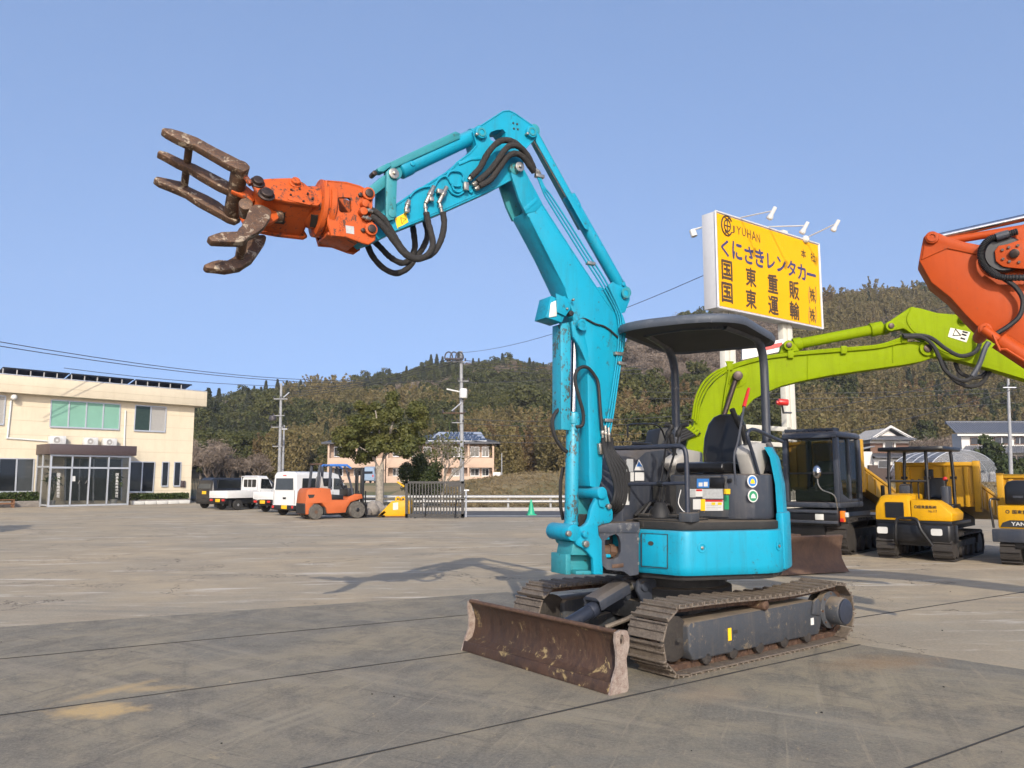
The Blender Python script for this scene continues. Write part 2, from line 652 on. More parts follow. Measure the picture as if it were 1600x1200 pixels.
def stretched(nt, ang, sx, sy, scale, detail=7, rough=0.65, dist=0.0):
    tc = nt.nodes.new('ShaderNodeTexCoord')
    mp = nt.nodes.new('ShaderNodeMapping')
    mp.vector_type = 'TEXTURE'              # turn first, then stretch along the turned x axis
    mp.inputs['Rotation'].default_value = (0, 0, R(ang))
    mp.inputs['Scale'].default_value = (1 / sx, 1 / sy, 1)
    nt.links.new(tc.outputs['Object'], mp.inputs[0])
    return noise(nt, mp.outputs[0], scale, detail, rough, dist)


def crack_lines(nt, scale, wid, mscale, mlo):
    n = noise(nt, coord(nt), scale, 9, 0.62, 0.6)
    a = nt.nodes.new('ShaderNodeMath'); a.operation = 'SUBTRACT'; a.inputs[1].default_value = 0.5
    nt.links.new(n, a.inputs[0])
    b = nt.nodes.new('ShaderNodeMath'); b.operation = 'ABSOLUTE'
    nt.links.new(a.outputs[0], b.inputs[0])
    l = ramp(nt, b.outputs[0], [(0.0, 1.0), (wid, 0.0)])
    m = ramp(nt, noise(nt, coord(nt), mscale, 2, 0.5), [(mlo, 0.0), (mlo + 0.06, 1.0)])
    return mix(nt, 1.0, l, m, 'MULTIPLY')


def concrete_light():
    m, nt, b, N, L = nodes('concrete_light')
    v = coord(nt)
    big = noise(nt, v, 0.20, 8, 0.66, 0.5)
    mid = noise(nt, v, 0.9, 10, 0.74, 0.4)
    fine = noise(nt, v, 30, 8, 0.8)
    grit = noise(nt, v, 140, 3, 0.8)
    c = mix(nt, ramp(nt, big, [(0.38, 0.0), (0.62, 1.0)]), (0.263, 0.232, 0.178), (0.386, 0.300, 0.192))
    c = mix(nt, ramp(nt, mid, [(0.44, 0.0), (0.66, 0.85)]), c, (0.221, 0.184, 0.136))
    for ang, sx, sy, sc_, lo, hi, amt, col in ((5, 0.22, 1.4, 1.6, 0.55, 0.63, 0.8, (0.56, 0.505, 0.43)), (-3, 0.4, 2.0, 2.6, 0.585, 0.68, 0.6, (0.536, 0.468, 0.370)), (-6, 0.10, 0.8, 0.9, 0.54, 0.66, 0.75, (0.170, 0.156, 0.132)), (28, 0.16, 1.2, 1.2, 0.57, 0.68, 0.55, (0.206, 0.167, 0.123))):
        st = stretched(nt, ang, sx, sy, sc_, 12, 0.76, 0.3)
        c = mix(nt, ramp(nt, st, [(lo, 0.0), (hi, amt)]), c, col)
    c = mix(nt, ramp(nt, fine, [(0.40, 0.0), (0.66, 0.6)]), c, (0.433, 0.360, 0.260))
    c = mix(nt, ramp(nt, grit, [(0.56, 0.0), (0.70, 0.6)]), c, (0.154, 0.133, 0.106))
    c = mix(nt, crack_lines(nt, 0.33, 0.0032, 0.5, 0.48), c, (0.052, 0.044, 0.035))
    L(c, b.inputs['Base Color'])
    b.inputs['Roughness'].default_value = 0.9
    b.inputs['Specular IOR Level'].default_value = 0.12
    bump(nt, mix(nt, 0.5, fine, mid), b, 0.55, 0.015)
    return m


SPEC['concrete_light'] = concrete_light


def concrete_dark():
    m, nt, b, N, L = nodes('concrete_dark')
    v = coord(nt)
    big = noise(nt, v, 0.5, 9, 0.68, 0.6)
    mid = noise(nt, v, 2.2, 11, 0.76, 0.5)
    fine = noise(nt, v, 46, 8, 0.8)
    grit = noise(nt, v, 190, 3, 0.8)
    c = mix(nt, ramp(nt, big, [(0.38, 0.0), (0.62, 1.0)]), (0.151, 0.142, 0.119), (0.264, 0.220, 0.147))
    c = mix(nt, ramp(nt, mid, [(0.46, 0.0), (0.64, 0.85)]), c, (0.114, 0.106, 0.093))
    # tyre and track marks: long smears in several directions
    for ang, sx, sy, sc_, lo, hi, amt, col in ((70, 0.22, 3.4, 0.9, 0.53, 0.66, 0.6, (0.081, 0.076, 0.067)), (-33, 0.25, 3.0, 0.9, 0.54, 0.68, 0.5, (0.336, 0.286, 0.208)), (112, 0.2, 3.4, 1.1, 0.56, 0.68, 0.45, (0.087, 0.082, 0.072)), (72, 0.4, 9.0, 1.5, 0.58, 0.64, 0.6, (0.302, 0.252, 0.178)), (-30, 0.4, 10.0, 1.6, 0.58, 0.65, 0.6, (0.081, 0.076, 0.067))):
        s = stretched(nt, ang, sx, sy, sc_, 10, 0.72, 0.25)
        c = mix(nt, ramp(nt, s, [(lo, 0.0), (hi, amt)]), c, col)
    sand = (0.487, 0.336, 0.153)
    p = onz(152, 1110); c = mix(nt, blob(nt, p, 0.36, 0.22, 8, 0.55, 6, 0.8), c, sand)
    p = onz(178, 1078); c = mix(nt, ramp(nt, blob(nt, p, 0.5, 0.10, 58, 0.8, 8, 0.9), [(0.0, 0.0), (1.0, 0.65)]), c, sand)
    p = onz(235, 1076); c = mix(nt, ramp(nt, blob(nt, p, 0.35, 0.12, 10, 0.8, 12, 1.0), [(0.0, 0.0), (1.0, 0.6)]), c, sand)
    p = onz(1110, 1085); c = mix(nt, ramp(nt, blob(nt, p, 0.4, 0.3, 30, 0.8, 5, 0.8), [(0.0, 0.0), (1.0, 0.45)]), c, (0.348, 0.246, 0.148))
    p = onz(1380, 1035); c = mix(nt, ramp(nt, blob(nt, p, 0.8, 0.35, 20, 0.9, 5, 0.8), [(0.0, 0.0), (1.0, 0.75)]), c, (0.255, 0.162, 0.084))
    p = onz(430, 1130); c = mix(nt, ramp(nt, stripes(nt, p, 62, 0.26, 0.7), [(0.0, 0.0), (1.0, 0.5)]), c, (0.313, 0.269, 0.193))
    c = mix(nt, ramp(nt, fine, [(0.44, 0.0), (0.68, 0.65)]), c, (0.336, 0.280, 0.203))
    c = mix(nt, ramp(nt, grit, [(0.55, 0.0), (0.70, 0.7)]), c, (0.064, 0.058, 0.050))
    c = mix(nt, ramp(nt, noise(nt, v, 6, 11, 0.8, 0.6), [(0.60, 0.0), (0.66, 0.6)]), c, (0.394, 0.308, 0.188))
    L(c, b.inputs['Base Color'])
    L(ramp(nt, mid, [(0.3, 0.6), (0.7, 0.92)]), b.inputs['Roughness'])
    b.inputs['Specular IOR Level'].default_value = 0.15
    bump(nt, mix(nt, 0.35, fine, mid), b, 0.6, 0.012)
    return m


def stripes(nt, pos, ang, half, length):
    """a pair of ribbed tyre prints: bands across a narrow patch"""
    wv = nt.nodes.new('ShaderNodeTexWave')
    wv.bands_direction = 'Y'
    wv.inputs['Scale'].default_value = 2.6
    wv.inputs['Distortion'].default_value = 2.0
    wv.inputs['Detail'].default_value = 4
    nt.links.new(coord(nt, (1, 1, 1), (0, 0, -R(ang))), wv.inputs[0])
    return mix(nt, 1.0, wv.outputs[1], blob(nt, pos, length, half, ang, 0.6, 5, 0.5), 'MULTIPLY')


SPEC['concrete_dark'] = concrete_dark


def field_mat():
    m, nt, b, N, L = nodes('field_earth')
    v = coord(nt)
    big = noise(nt, v, 0.045, 5, 0.6)
    mid = noise(nt, v, 0.6, 7, 0.7)
    c = mix(nt, ramp(nt, big, [(0.42, 0.0), (0.55, 1.0)]), (0.085, 0.105, 0.035), (0.30, 0.235, 0.13))
    c = mix(nt, ramp(nt, mid, [(0.35, 0.0), (0.7, 0.8)]), c, (0.19, 0.16, 0.085))
    L(c, b.inputs['Base Color'])
    b.inputs['Roughness'].default_value = 0.95
    bump(nt, mid, b, 0.6, 0.15)
    return m


SPEC['field_earth'] = field_mat
flat('joint_dark', (0.028, 0.025, 0.022), 0.9, var=0.3)
flat('asphalt', (0.062, 0.062, 0.064), 0.85, var=0.25, sc=5, bmp=0.2)
flat('road_white', (0.62, 0.62, 0.60), 0.7, var=0.12, sc=3)
flat('kerb_concrete', (0.34, 0.325, 0.30), 0.85, var=0.15, sc=3)


def g2(px, py):
    p = onz(px, py)
    return V((p.x, p.y))


def meet(a, b):
    (p, q), (r, s) = a, b
    d, e = q - p, s - r
    t = ((r - p).x * e.y - (r - p).y * e.x) / (d.x * e.y - d.y * e.x)
    return p + d * t


def at_xx(l, x):
    p, q = l
    return p + (q - p) * ((x - p.x) / (q.x - p.x))


LA = (g2(0, 980), g2(790, 925))
LB = (g2(1340, 1007), g2(1600, 1046))
J1 = (g2(0, 1030), g2(710, 963))
J2 = (g2(0, 1118), g2(690, 1025))
J3 = (g2(480, 1200), g2(1310, 1015))
J4 = (g2(1420, 1200), g2(1600, 1135))
KNEE = meet(LA, LB)
GZ = -0.06
ground = MB().add([V((-1200, -200, GZ)), V((1200, -200, GZ)), V((1200, 1800, GZ)), V((-1200, 1800, GZ))], [(0, 1, 2, 3)])
gnd = build('ground', ground, 'field_earth', kind='structure')


def slab(name, pts, mat, parent, z=0.0, th=0.05):
    return build(name, MB().prism([V((p[0], p[1], z - th)) for p in pts], V((0, 0, th))), mat, parent, 0.0)


XL, XR = -9.5, 7.5
YF = 44.0
bfar = at_xx(LB, 9.0)
yard = slab('yard_pavement', [KNEE, bfar, (9.0, -6), (60, -6), (60, 33.6), (-2.2, 33.6), (-9, 33.0), (-9, 60), (-75, 60), (-75, at_xx(LA, -9.5).y - 3), at_xx(LA, -9.6)], 'concrete_light', None)
yard['kind'] = 'structure'
# the dark bay of long cast slabs in front, cut by narrow joints
J5 = (J4[0] + V((0.9, -1.1)), J4[1] + V((0.9, -1.1)))
lines = [LA, J1, J2, J3, J4, J5]
for i in range(5):
    a, b_ = lines[i], lines[i + 1]
    ra = KNEE if i == 0 else meet(a, LB)
    rb = meet(b_, LB)
    g = 0.0015
    la, lb = at_xx(a, XL), at_xx(b_, XL)
    sh = V((0, -g))
    if i == 4:
        slab('slab', [la + sh, ra + sh, (8.9, bfar.y + 0.05), (8.9, -6), (XL, -6)], 'concrete_dark', yard)
    else:
        slab('slab', [la + sh, ra + sh, rb - sh, lb - sh], 'concrete_dark', yard)
slab('slab', [at_xx(LA, XL) , (XL, -6), (-75, -6), (-75, at_xx(LA, -9.5).y - 3.02), at_xx(LA, -9.6) - V((0, 0.02))], 'concrete_dark', yard)
joint_bed = build('joint_bed', MB().add([V((-74, -5.9, -0.006)), V((50, -5.9, -0.006)), V((50, 20, -0.006)), V((-74, 20, -0.006))], [(0, 1, 2, 3)]), 'joint_dark', yard)
for jl in (J1, J2, J3, J4):
    a, b_ = at_xx(jl, XL), meet(jl, LB)
    if jl is J4:
        b_ = at_xx(jl, 6.0)
    d = (b_ - a).normalized(); nrm = V((-d.y, d.x)) * 0.0085
    pts = [a + (b_ - a) * (k / 40) for k in range(41)]
    lo = [p - nrm * random.uniform(0.4, 1.6) for p in pts]; hi = [p + nrm * random.uniform(0.4, 1.6) for p in pts[::-1]]
    slab('joint_seal', lo + hi, 'joint_dark', yard, 0.004, 0.003)
# a sealed joint across the pale concrete on the right
ja, jb = g2(1335, 966), g2(1640, 919)
d = (jb - ja).normalized(); nrm = V((-d.y, d.x)) * 0.012
slab('joint_seal', [ja - nrm, jb - nrm, jb + nrm, ja + nrm], 'joint_dark', yard, 0.004, 0.003)
# little stones, clods and debris lying about the yard
for i in range(26):
    px, py = random.uniform(0, 1600), random.uniform(885, 1195)
    p = onz(px, py)
    r_ = random.uniform(0.004, 0.011)
    mb = MB().ball(p + V((0, 0, r_ * 0.3)), r_, 6, 4, (1, random.uniform(0.6, 1.2), 0.6))
    for k in range(len(mb.v)):
        mb.v[k] = mb.v[k] + V((random.uniform(-1, 1), random.uniform(-1, 1), random.uniform(-.3, .3))) * r_ * 0.25
    build('pebble', mb, 'concrete_light' if i % 4 == 0 else 'joint_dark', yard)

# road beyond the yard, with kerb, edge line, guard rail
road = build('road', MB().prism([V((-9.5, 33.9, -0.05)), V((95, 33.9, -0.05)), V((95, 40.6, -0.05)), V((-9.5, 40.6, -0.05))], V((0, 0, 0.03))), 'asphalt', kind='structure')
build('edge_line', MB().prism([V((-9.4, 35.1, -0.018)), V((94, 35.1, -0.018)), V((94, 35.3, -0.018)), V((-9.4, 35.3, -0.018))], V((0, 0, 0.003))), 'road_white', road)
build('kerb', MB().box(ID, (-9.5, 9.5), (40.65, 41.05), (-0.06, 0.14)), 'kerb_concrete', road, 0.02)
# lane up to the flats
build('lane', MB().prism([V((-26, 60, 0.1)), V((12, 60, 0.1)), V((8, 96, 0.55)), V((-30, 96, 0.55))], V((0, 0, 0.02))), 'asphalt', kind='structure')

# ================================================================== land beyond the yard
RIDGE = [(-400, 660), (200, 640), (320, 628), (440, 614), (540, 602), (640, 588), (700, 575), (780, 566), (860, 574), (940, 560), (985, 530), (1050, 498), (1150, 478), (1285, 464), (1400, 449), (1480, 454), (1600, 472), (1900, 520)]
YR = [(-400, 300), (440, 300), (640, 360), (800, 400), (900, 380), (1000, 310), (1285, 320), (1600, 330), (1900, 340)]
YB = [(-400, 110), (300, 104), (600, 118), (880, 92), (1000, 84), (1250, 105), (1400, 135), (1900, 140)]
TREE_H = 7.0


def interp(tab, x):
    return float(np.interp(x, [a for a, _ in tab], [b for _, b in tab]))


def land_z(x, y):
    """height of the ground at a place beyond the road"""
    px = 800 + FPX * x / y
    yb, yr = interp(YB, px), interp(YR, px)
    rh = (HZ - interp(RIDGE, px)) / FPX * yr + CAMH - TREE_H
    y_start = 41.5 + 20.0 * min(1.0, max(0.0, (-x - 8.0) / 2.0))
    base = 1.1 * min(1.0, max(0.0, (y - y_start) / 22.0)) - (0.08 if y < y_start else 0.0)
    bank = 1.0 * math.exp(-((x - 2.5) / 5.5) ** 2 - ((y - 62) / 7.0) ** 2)
    t = min(1.25, max(0.0, (y - yb) / (yr - yb)))
    s_ = t * t * (3 - 2 * t) if t < 1 else 1 - (t - 1) ** 2 * 1.5
    s_ = 0.55 * s_ + 0.45 * min(1.0, t)
    wob = 1.6 * math.sin(x * 0.07 + 1.3) * math.sin(y * 0.05) * min(1.0, t * 3)
    return (base + bank + max(0.0, rh - base) * s_ + wob) if base > -0.01 else -0.075


ys = [41.4 + 1.2 * i for i in range(30)] + [78 + 6 * i for i in range(62)]
ts = np.linspace(-0.95, 0.95, 120)
hv, hf = [], []
for y in ys:
    for t in ts:
        x = t * y
        z = land_z(x, y)
        if y < 42:
            z = -0.07
        hv.append(V((x, y, z)))
nt_ = len(ts)
for i in range(len(ys) - 1):
    for j in range(nt_ - 1):
        hf.append((i * nt_ + j, i * nt_ + j + 1, (i + 1) * nt_ + j + 1, (i + 1) * nt_ + j))


def hill_mat():
    m, nt, b, N, L = nodes('hill_earth')
    v = coord(nt)
    mid = noise(nt, v, 0.35, 8, 0.7)
    fine = noise(nt, v, 4.0, 6, 0.75)
    big = noise(nt, v, 0.06, 4, 0.6)
    straw = mix(nt, ramp(nt, mid, [(0.35, 0.0), (0.65, 1.0)]), (0.30, 0.215, 0.105), (0.20, 0.15, 0.07))
    straw = mix(nt, ramp(nt, big, [(0.47, 0.0), (0.56, 0.85)]), straw, (0.085, 0.10, 0.03))
    floor = mix(nt, mid, (0.05, 0.045, 0.022), (0.11, 0.085, 0.05))
    sx = N('ShaderNodeSeparateXYZ'); L(v, sx.inputs[0])
    far = ramp(nt, sx.outputs[1], [(0.0, 0.0), (1.0, 1.0)])
    mr = N('ShaderNodeMapRange'); L(sx.outputs[1], mr.inputs[0]); mr.inputs[1].default_value = 86; mr.inputs[2].default_value = 104
    c = mix(nt, mr.outputs[0], straw, floor)
    c = mix(nt, ramp(nt, fine, [(0.4, 0.0), (0.7, 0.5)]), c, (0.13, 0.105, 0.05))
    L(c, b.inputs['Base Color'])
    b.inputs['Roughness'].default_value = 0.95
    bump(nt, fine, b, 0.8, 0.12)
    return m


SPEC['hill_earth'] = hill_mat
hm = MB(); hm.v, hm.f = hv, hf
hill = build('hillside_terrain', hm, 'hill_earth', kind='structure', ang=80)


# ------------------------------------------------------------------ foliage
def leaf_mesh(name, C, size, aspect=1.0, up=0.0, outward=None):
    """one quad per point of C (n,3), random tilt"""
    n = len(C)
    nrm = RNG.normal(size=(n, 3))
    if outward is not None:
        nrm = nrm * 0.75 + outward
    nrm[:, 2] += up
    nrm /= np.linalg.norm(nrm, axis=1)[:, None]
    a = RNG.normal(size=(n, 3))
    u = np.cross(nrm, a); u /= np.linalg.norm(u, axis=1)[:, None]
    w_ = np.cross(nrm, u)
    s_ = size * RNG.uniform(0.6, 1.35, n)
    u = u * (s_ * aspect)[:, None]; w_ = w_ * s_[:, None]
    vs = np.empty((n * 4, 3))
    vs[0::4] = C - u * 0.5; vs[1::4] = C - w_ * 0.5 + u * 0.08; vs[2::4] = C + u * 0.5; vs[3::4] = C + w_ * 0.5
    return vs


def quads_to_mesh(name, vs, mat, extra=None):
    n = len(vs) // 4
    me = bpy.data.meshes.new(name)
    V0, F0_ = vs, np.arange(n * 4).reshape(n, 4)
    if extra is not None and extra.v:
        k = len(vs)
        V0 = np.vstack([vs, np.array([tuple(p) for p in extra.v])])
        faces = F0_.tolist() + [tuple(i + k for i in f) for f in extra.f]
    else:
        faces = F0_.tolist()
    me.from_pydata(V0.tolist(), [], faces)
    for mm in (mat if isinstance(mat, list) else [mat]):
        me.materials.append(MAT(mm))
    if isinstance(mat, list) and extra is not None:
        mi = np.zeros(len(faces), dtype=np.int32); mi[n:] = 1
        me.polygons.foreach_set('material_index', mi)
    return me


def foliage_mat(name, a, b_, c_, rough=0.6, trans=0.25):
    def f():
        m, nt, b, N, L = nodes(name)
        oi = N('ShaderNodeObjectInfo')
        geo = N('ShaderNodeNewGeometry')
        nz = noise(nt, coord(nt), 0.9, 3, 0.6)
        c = mix(nt, oi.outputs['Random'], a, b_)
        c = mix(nt, ramp(nt, nz, [(0.35, 0.0), (0.7, 0.7)]), c, c_)
        c = mix(nt, ramp(nt, geo.outputs['Random Per Island'], [(0.0, 0.55), (1.0, 0.0)]), c, tuple(x * 0.45 for x in a))
        L(c, b.inputs['Base Color'])
        b.inputs['Roughness'].default_value = rough
        b.inputs['Specular IOR Level'].default_value = 0.25
        tr = N('ShaderNodeBsdfTranslucent')
        L(c, tr.inputs[0])
        ms = N('ShaderNodeMixShader'); ms.inputs[0].default_value = trans
        out = nt.nodes['Material Output']
        L(b.outputs[0], ms.inputs[1]); L(tr.outputs[0], ms.inputs[2]); L(ms.outputs[0], out.inputs[0])
        return m
    SPEC[name] = f


foliage_mat('leaf_evergreen', (0.042, 0.056, 0.015), (0.078, 0.080, 0.022), (0.110, 0.102, 0.030))
foliage_mat('leaf_conifer', (0.026, 0.038, 0.018), (0.045, 0.050, 0.020), (0.055, 0.055, 0.025))
foliage_mat('leaf_bamboo', (0.195, 0.152, 0.062), (0.105, 0.102, 0.034), (0.250, 0.196, 0.090))
foliage_mat('leaf_rust', (0.175, 0.110, 0.048), (0.105, 0.082, 0.032), (0.215, 0.145, 0.072))
foliage_mat('twig_bare', (0.190, 0.148, 0.115), (0.140, 0.105, 0.078), (0.250, 0.200, 0.155), trans=0.05)
foliage_mat('leaf_near', (0.085, 0.098, 0.026), (0.085, 0.098, 0.026), (0.165, 0.145, 0.045))
foliage_mat('leaf_shrub', (0.038, 0.055, 0.016), (0.038, 0.055, 0.016), (0.062, 0.072, 0.022))
foliage_mat('leaf_hedge', (0.045, 0.070, 0.018), (0.045, 0.070, 0.018), (0.07, 0.09, 0.025))
foliage_mat('leaf_dry', (0.22, 0.165, 0.085), (0.16, 0.12, 0.06), (0.28, 0.22, 0.12))
flat('bark', (0.15, 0.125, 0.10), 0.9, var=0.4, sc=14, bmp=0.8)
flat('bark_pale', (0.25, 0.22, 0.18), 0.9, var=0.35, sc=10, bmp=0.8)


def clumps(n_clump, rx, rz, zc, crad, per, seed):
    r_ = np.random.default_rng(seed)
    pts, outs = [], []
    for k in range(n_clump):
        d_ = r_.normal(size=3); d_ /= np.linalg.norm(d_)
        q = r_.uniform(0.35, 1.0) ** 0.6
        c = np.array([d_[0] * rx * q, d_[1] * rx * q, zc + d_[2] * rz * q])
        cr = crad * r_.uniform(0.65, 1.25)
        p = r_.normal(size=(per, 3)); p /= np.linalg.norm(p, axis=1)[:, None]
        rad = r_.uniform(0.55, 1.0, per)[:, None]
        pts.append(c + p * rad * cr * np.array([1, 1, 0.75])); outs.append(p)
    return np.vstack(pts), np.vstack(outs)


def proto_evergreen(seed):
    C, O = clumps(30, 2.3, 2.6, 4.6, 1.05, 95, seed)
    ex_ = MB().tube([V((0, 0, -1.5)), V((0.1, 0, 3)), V((0, 0.1, 5))], [0.28, 0.18, 0.08], 6)
    return quads_to_mesh('evergreen', leaf_mesh('l', C, 0.34, 1.4, 0.2, O), ['leaf_evergreen', 'bark'], ex_)


def proto_conifer(seed):
    r_ = np.random.default_rng(seed)
    n = 2000
    h = r_.uniform(0, 1, n) ** 0.8
    rad = (1 - h) * 1.9 * r_.uniform(0.5, 1.05, n) + 0.1
    a = r_.uniform(0, 2 * np.pi, n)
    C = np.stack([rad * np.cos(a), rad * np.sin(a), 1.2 + h * 8.2 - rad * 0.35], 1)
    O = np.stack([np.cos(a), np.sin(a), 0.3 + 0 * a], 1)
    ex_ = MB().tube([V((0, 0, -1.5)), V((0, 0, 9))], [0.22, 0.04], 6)
    return quads_to_mesh('conifer', leaf_mesh('l', C, 0.34, 1.7, 0.1, O), ['leaf_conifer', 'bark'], ex_)


def proto_bamboo(seed, mat='leaf_bamboo'):
    r_ = np.random.default_rng(seed)
    pts = []
    for k in range(22):
        a, rr = r_.uniform(0, 2 * np.pi), r_.uniform(0, 1.7)
        base = np.array([rr * np.cos(a), rr * np.sin(a), 0])
        H = r_.uniform(6.0, 9.5)
        lean = np.array([np.cos(a), np.sin(a), 0]) * r_.uniform(0.3, 1.7)
        t = r_.uniform(0.12, 1.0, 105)
        p = base + np.outer(t ** 2.4, lean) + np.outer(t, [0, 0, H]) - np.outer(np.maximum(0, t - 0.75) ** 2, [0, 0, H * 1.6])
        p += r_.normal(size=p.shape) * np.array([0.34, 0.34, 0.25]) * (1.2 - t)[:, None]
        pts.append(p)
    C = np.vstack(pts)
    return quads_to_mesh('bamboo', leaf_mesh('l', C, 0.24, 2.3, 0.0), mat)


def branches(seed, H, depth, spread, n0=5, rad=0.16, minr=0.012):
    r_ = random.Random(seed)
    mb = MB()
    tips = []

    def grow(p, d, L_, r0, k):
        q = p + d * L_
        mid = p + d * L_ * 0.5 + V((r_.uniform(-1, 1), r_.uniform(-1, 1), r_.uniform(-.5, .5))) * L_ * 0.07
        mb.tube([p, mid, q], [r0, r0 * 0.8, r0 * 0.62], 5 if r0 > 0.04 else 3, 0, False, False)
        tips.append((q, k))
        if k == 0:
            return
        for _ in range(r_.choice((2, 3, 3))):
            nd = (d + V((r_.uniform(-1, 1), r_.uniform(-1, 1), r_.uniform(-0.35, 0.75))) * spread).normalized()
            grow(p + (q - p) * r_.uniform(0.55, 1.0), nd, L_ * r_.uniform(0.6, 0.82), max(minr, r0 * 0.55), k - 1)
    for i in range(n0):
        a = 2 * math.pi * i / n0 + r_.uniform(-.4, .4)
        grow(V((0, 0, H * 0.16)), V((math.cos(a) * 0.55, math.sin(a) * 0.55, 1)).normalized(), H * 0.30, rad * 0.6, depth)
    mb.tube([V((0, 0, -1)), V((0, 0, H * 0.2))], [rad, rad * 0.8], 6)
    return mb, tips


def proto_bare(seed):
    mb, tips = branches(seed, 7.0, 4, 0.75, 5, 0.16, 0.03)
    C = np.array([tuple(t[0]) for t in tips if t[1] <= 1])
    C = np.repeat(C, 5, 0) + RNG.normal(size=(len(C) * 5, 3)) * 0.35
    me = quads_to_mesh('bare_tree', leaf_mesh('l', C, 0.09, 9.0, 0.0), ['twig_bare', 'twig_bare'], mb)
    return me


PROTO = {}


def proto(kind, i):
    if (kind, i) not in PROTO:
        f = {'evergreen': proto_evergreen, 'conifer': proto_conifer, 'bamboo': proto_bamboo, 'rust': lambda s: proto_bamboo(s, 'leaf_rust'), 'bare': proto_bare}[kind]
        PROTO[(kind, i)] = bpy.data.objects.new('tree_pattern', f(40 + i * 7 + len(kind)))
    return PROTO[(kind, i)]


def scatter(name, kind, rows, label, cat):
    """rows: (x, y, z, scale, angle, pick); one woodland object"""
    me = bpy.data.meshes.new(name)
    me.from_pydata([r_[:3] for r_ in rows], [], [])
    for an, ix in (('sc', 3), ('rz', 4), ('pick', 5)):
        at = me.attributes.new(an, 'FLOAT', 'POINT')
        at.data.foreach_set('value', [float(r_[ix]) for r_ in rows])
    o = bpy.data.objects.new(name, me)
    COL.objects.link(o)
    o['kind'] = 'stuff'
    tag(o, label, cat)
    ng = bpy.data.node_groups.new(name, 'GeometryNodeTree')
    ng.interface.new_socket('Geometry', in_out='INPUT', socket_type='NodeSocketGeometry')
    ng.interface.new_socket('Geometry', in_out='OUTPUT', socket_type='NodeSocketGeometry')
    N, L = ng.nodes.new, ng.links.new
    gi, go = N('NodeGroupInput'), N('NodeGroupOutput')
    join = N('GeometryNodeJoinGeometry')
    L(join.outputs[0], go.inputs[0])

    def attr(n):
        a = N('GeometryNodeInputNamedAttribute'); a.data_type = 'FLOAT'; a.inputs[0].default_value = n
        return a.outputs[0]
    for i in range(2):
        oi = N('GeometryNodeObjectInfo'); oi.inputs[0].default_value = proto(kind, i); oi.inputs[1].default_value = True
        ip = N('GeometryNodeInstanceOnPoints')
        cmp_ = N('FunctionNodeCompare'); cmp_.data_type = 'FLOAT'; cmp_.operation = 'EQUAL'; cmp_.inputs[12].default_value = 0.1
        L(attr('pick'), cmp_.inputs[0]); cmp_.inputs[1].default_value = float(i)
        cx = N('ShaderNodeCombineXYZ'); L(attr('rz'), cx.inputs[2])
        L(gi.outputs[0], ip.inputs['Points']); L(cmp_.outputs[0], ip.inputs['Selection'])
        L(oi.outputs['Geometry'], ip.inputs['Instance']); L(cx.outputs[0], ip.inputs['Rotation']); L(attr('sc'), ip.inputs['Scale'])
        L(ip.outputs[0], join.inputs[0])
    md = o.modifiers.new('scatter', 'NODES')
    md.node_group = ng
    return o


def vnoise(x, y, s):
    return math.sin(x * s + 1.7 * math.sin(y * s * 0.7)) * math.cos(y * s * 1.1 + 1.3 * math.sin(x * s * 0.6 + 2))


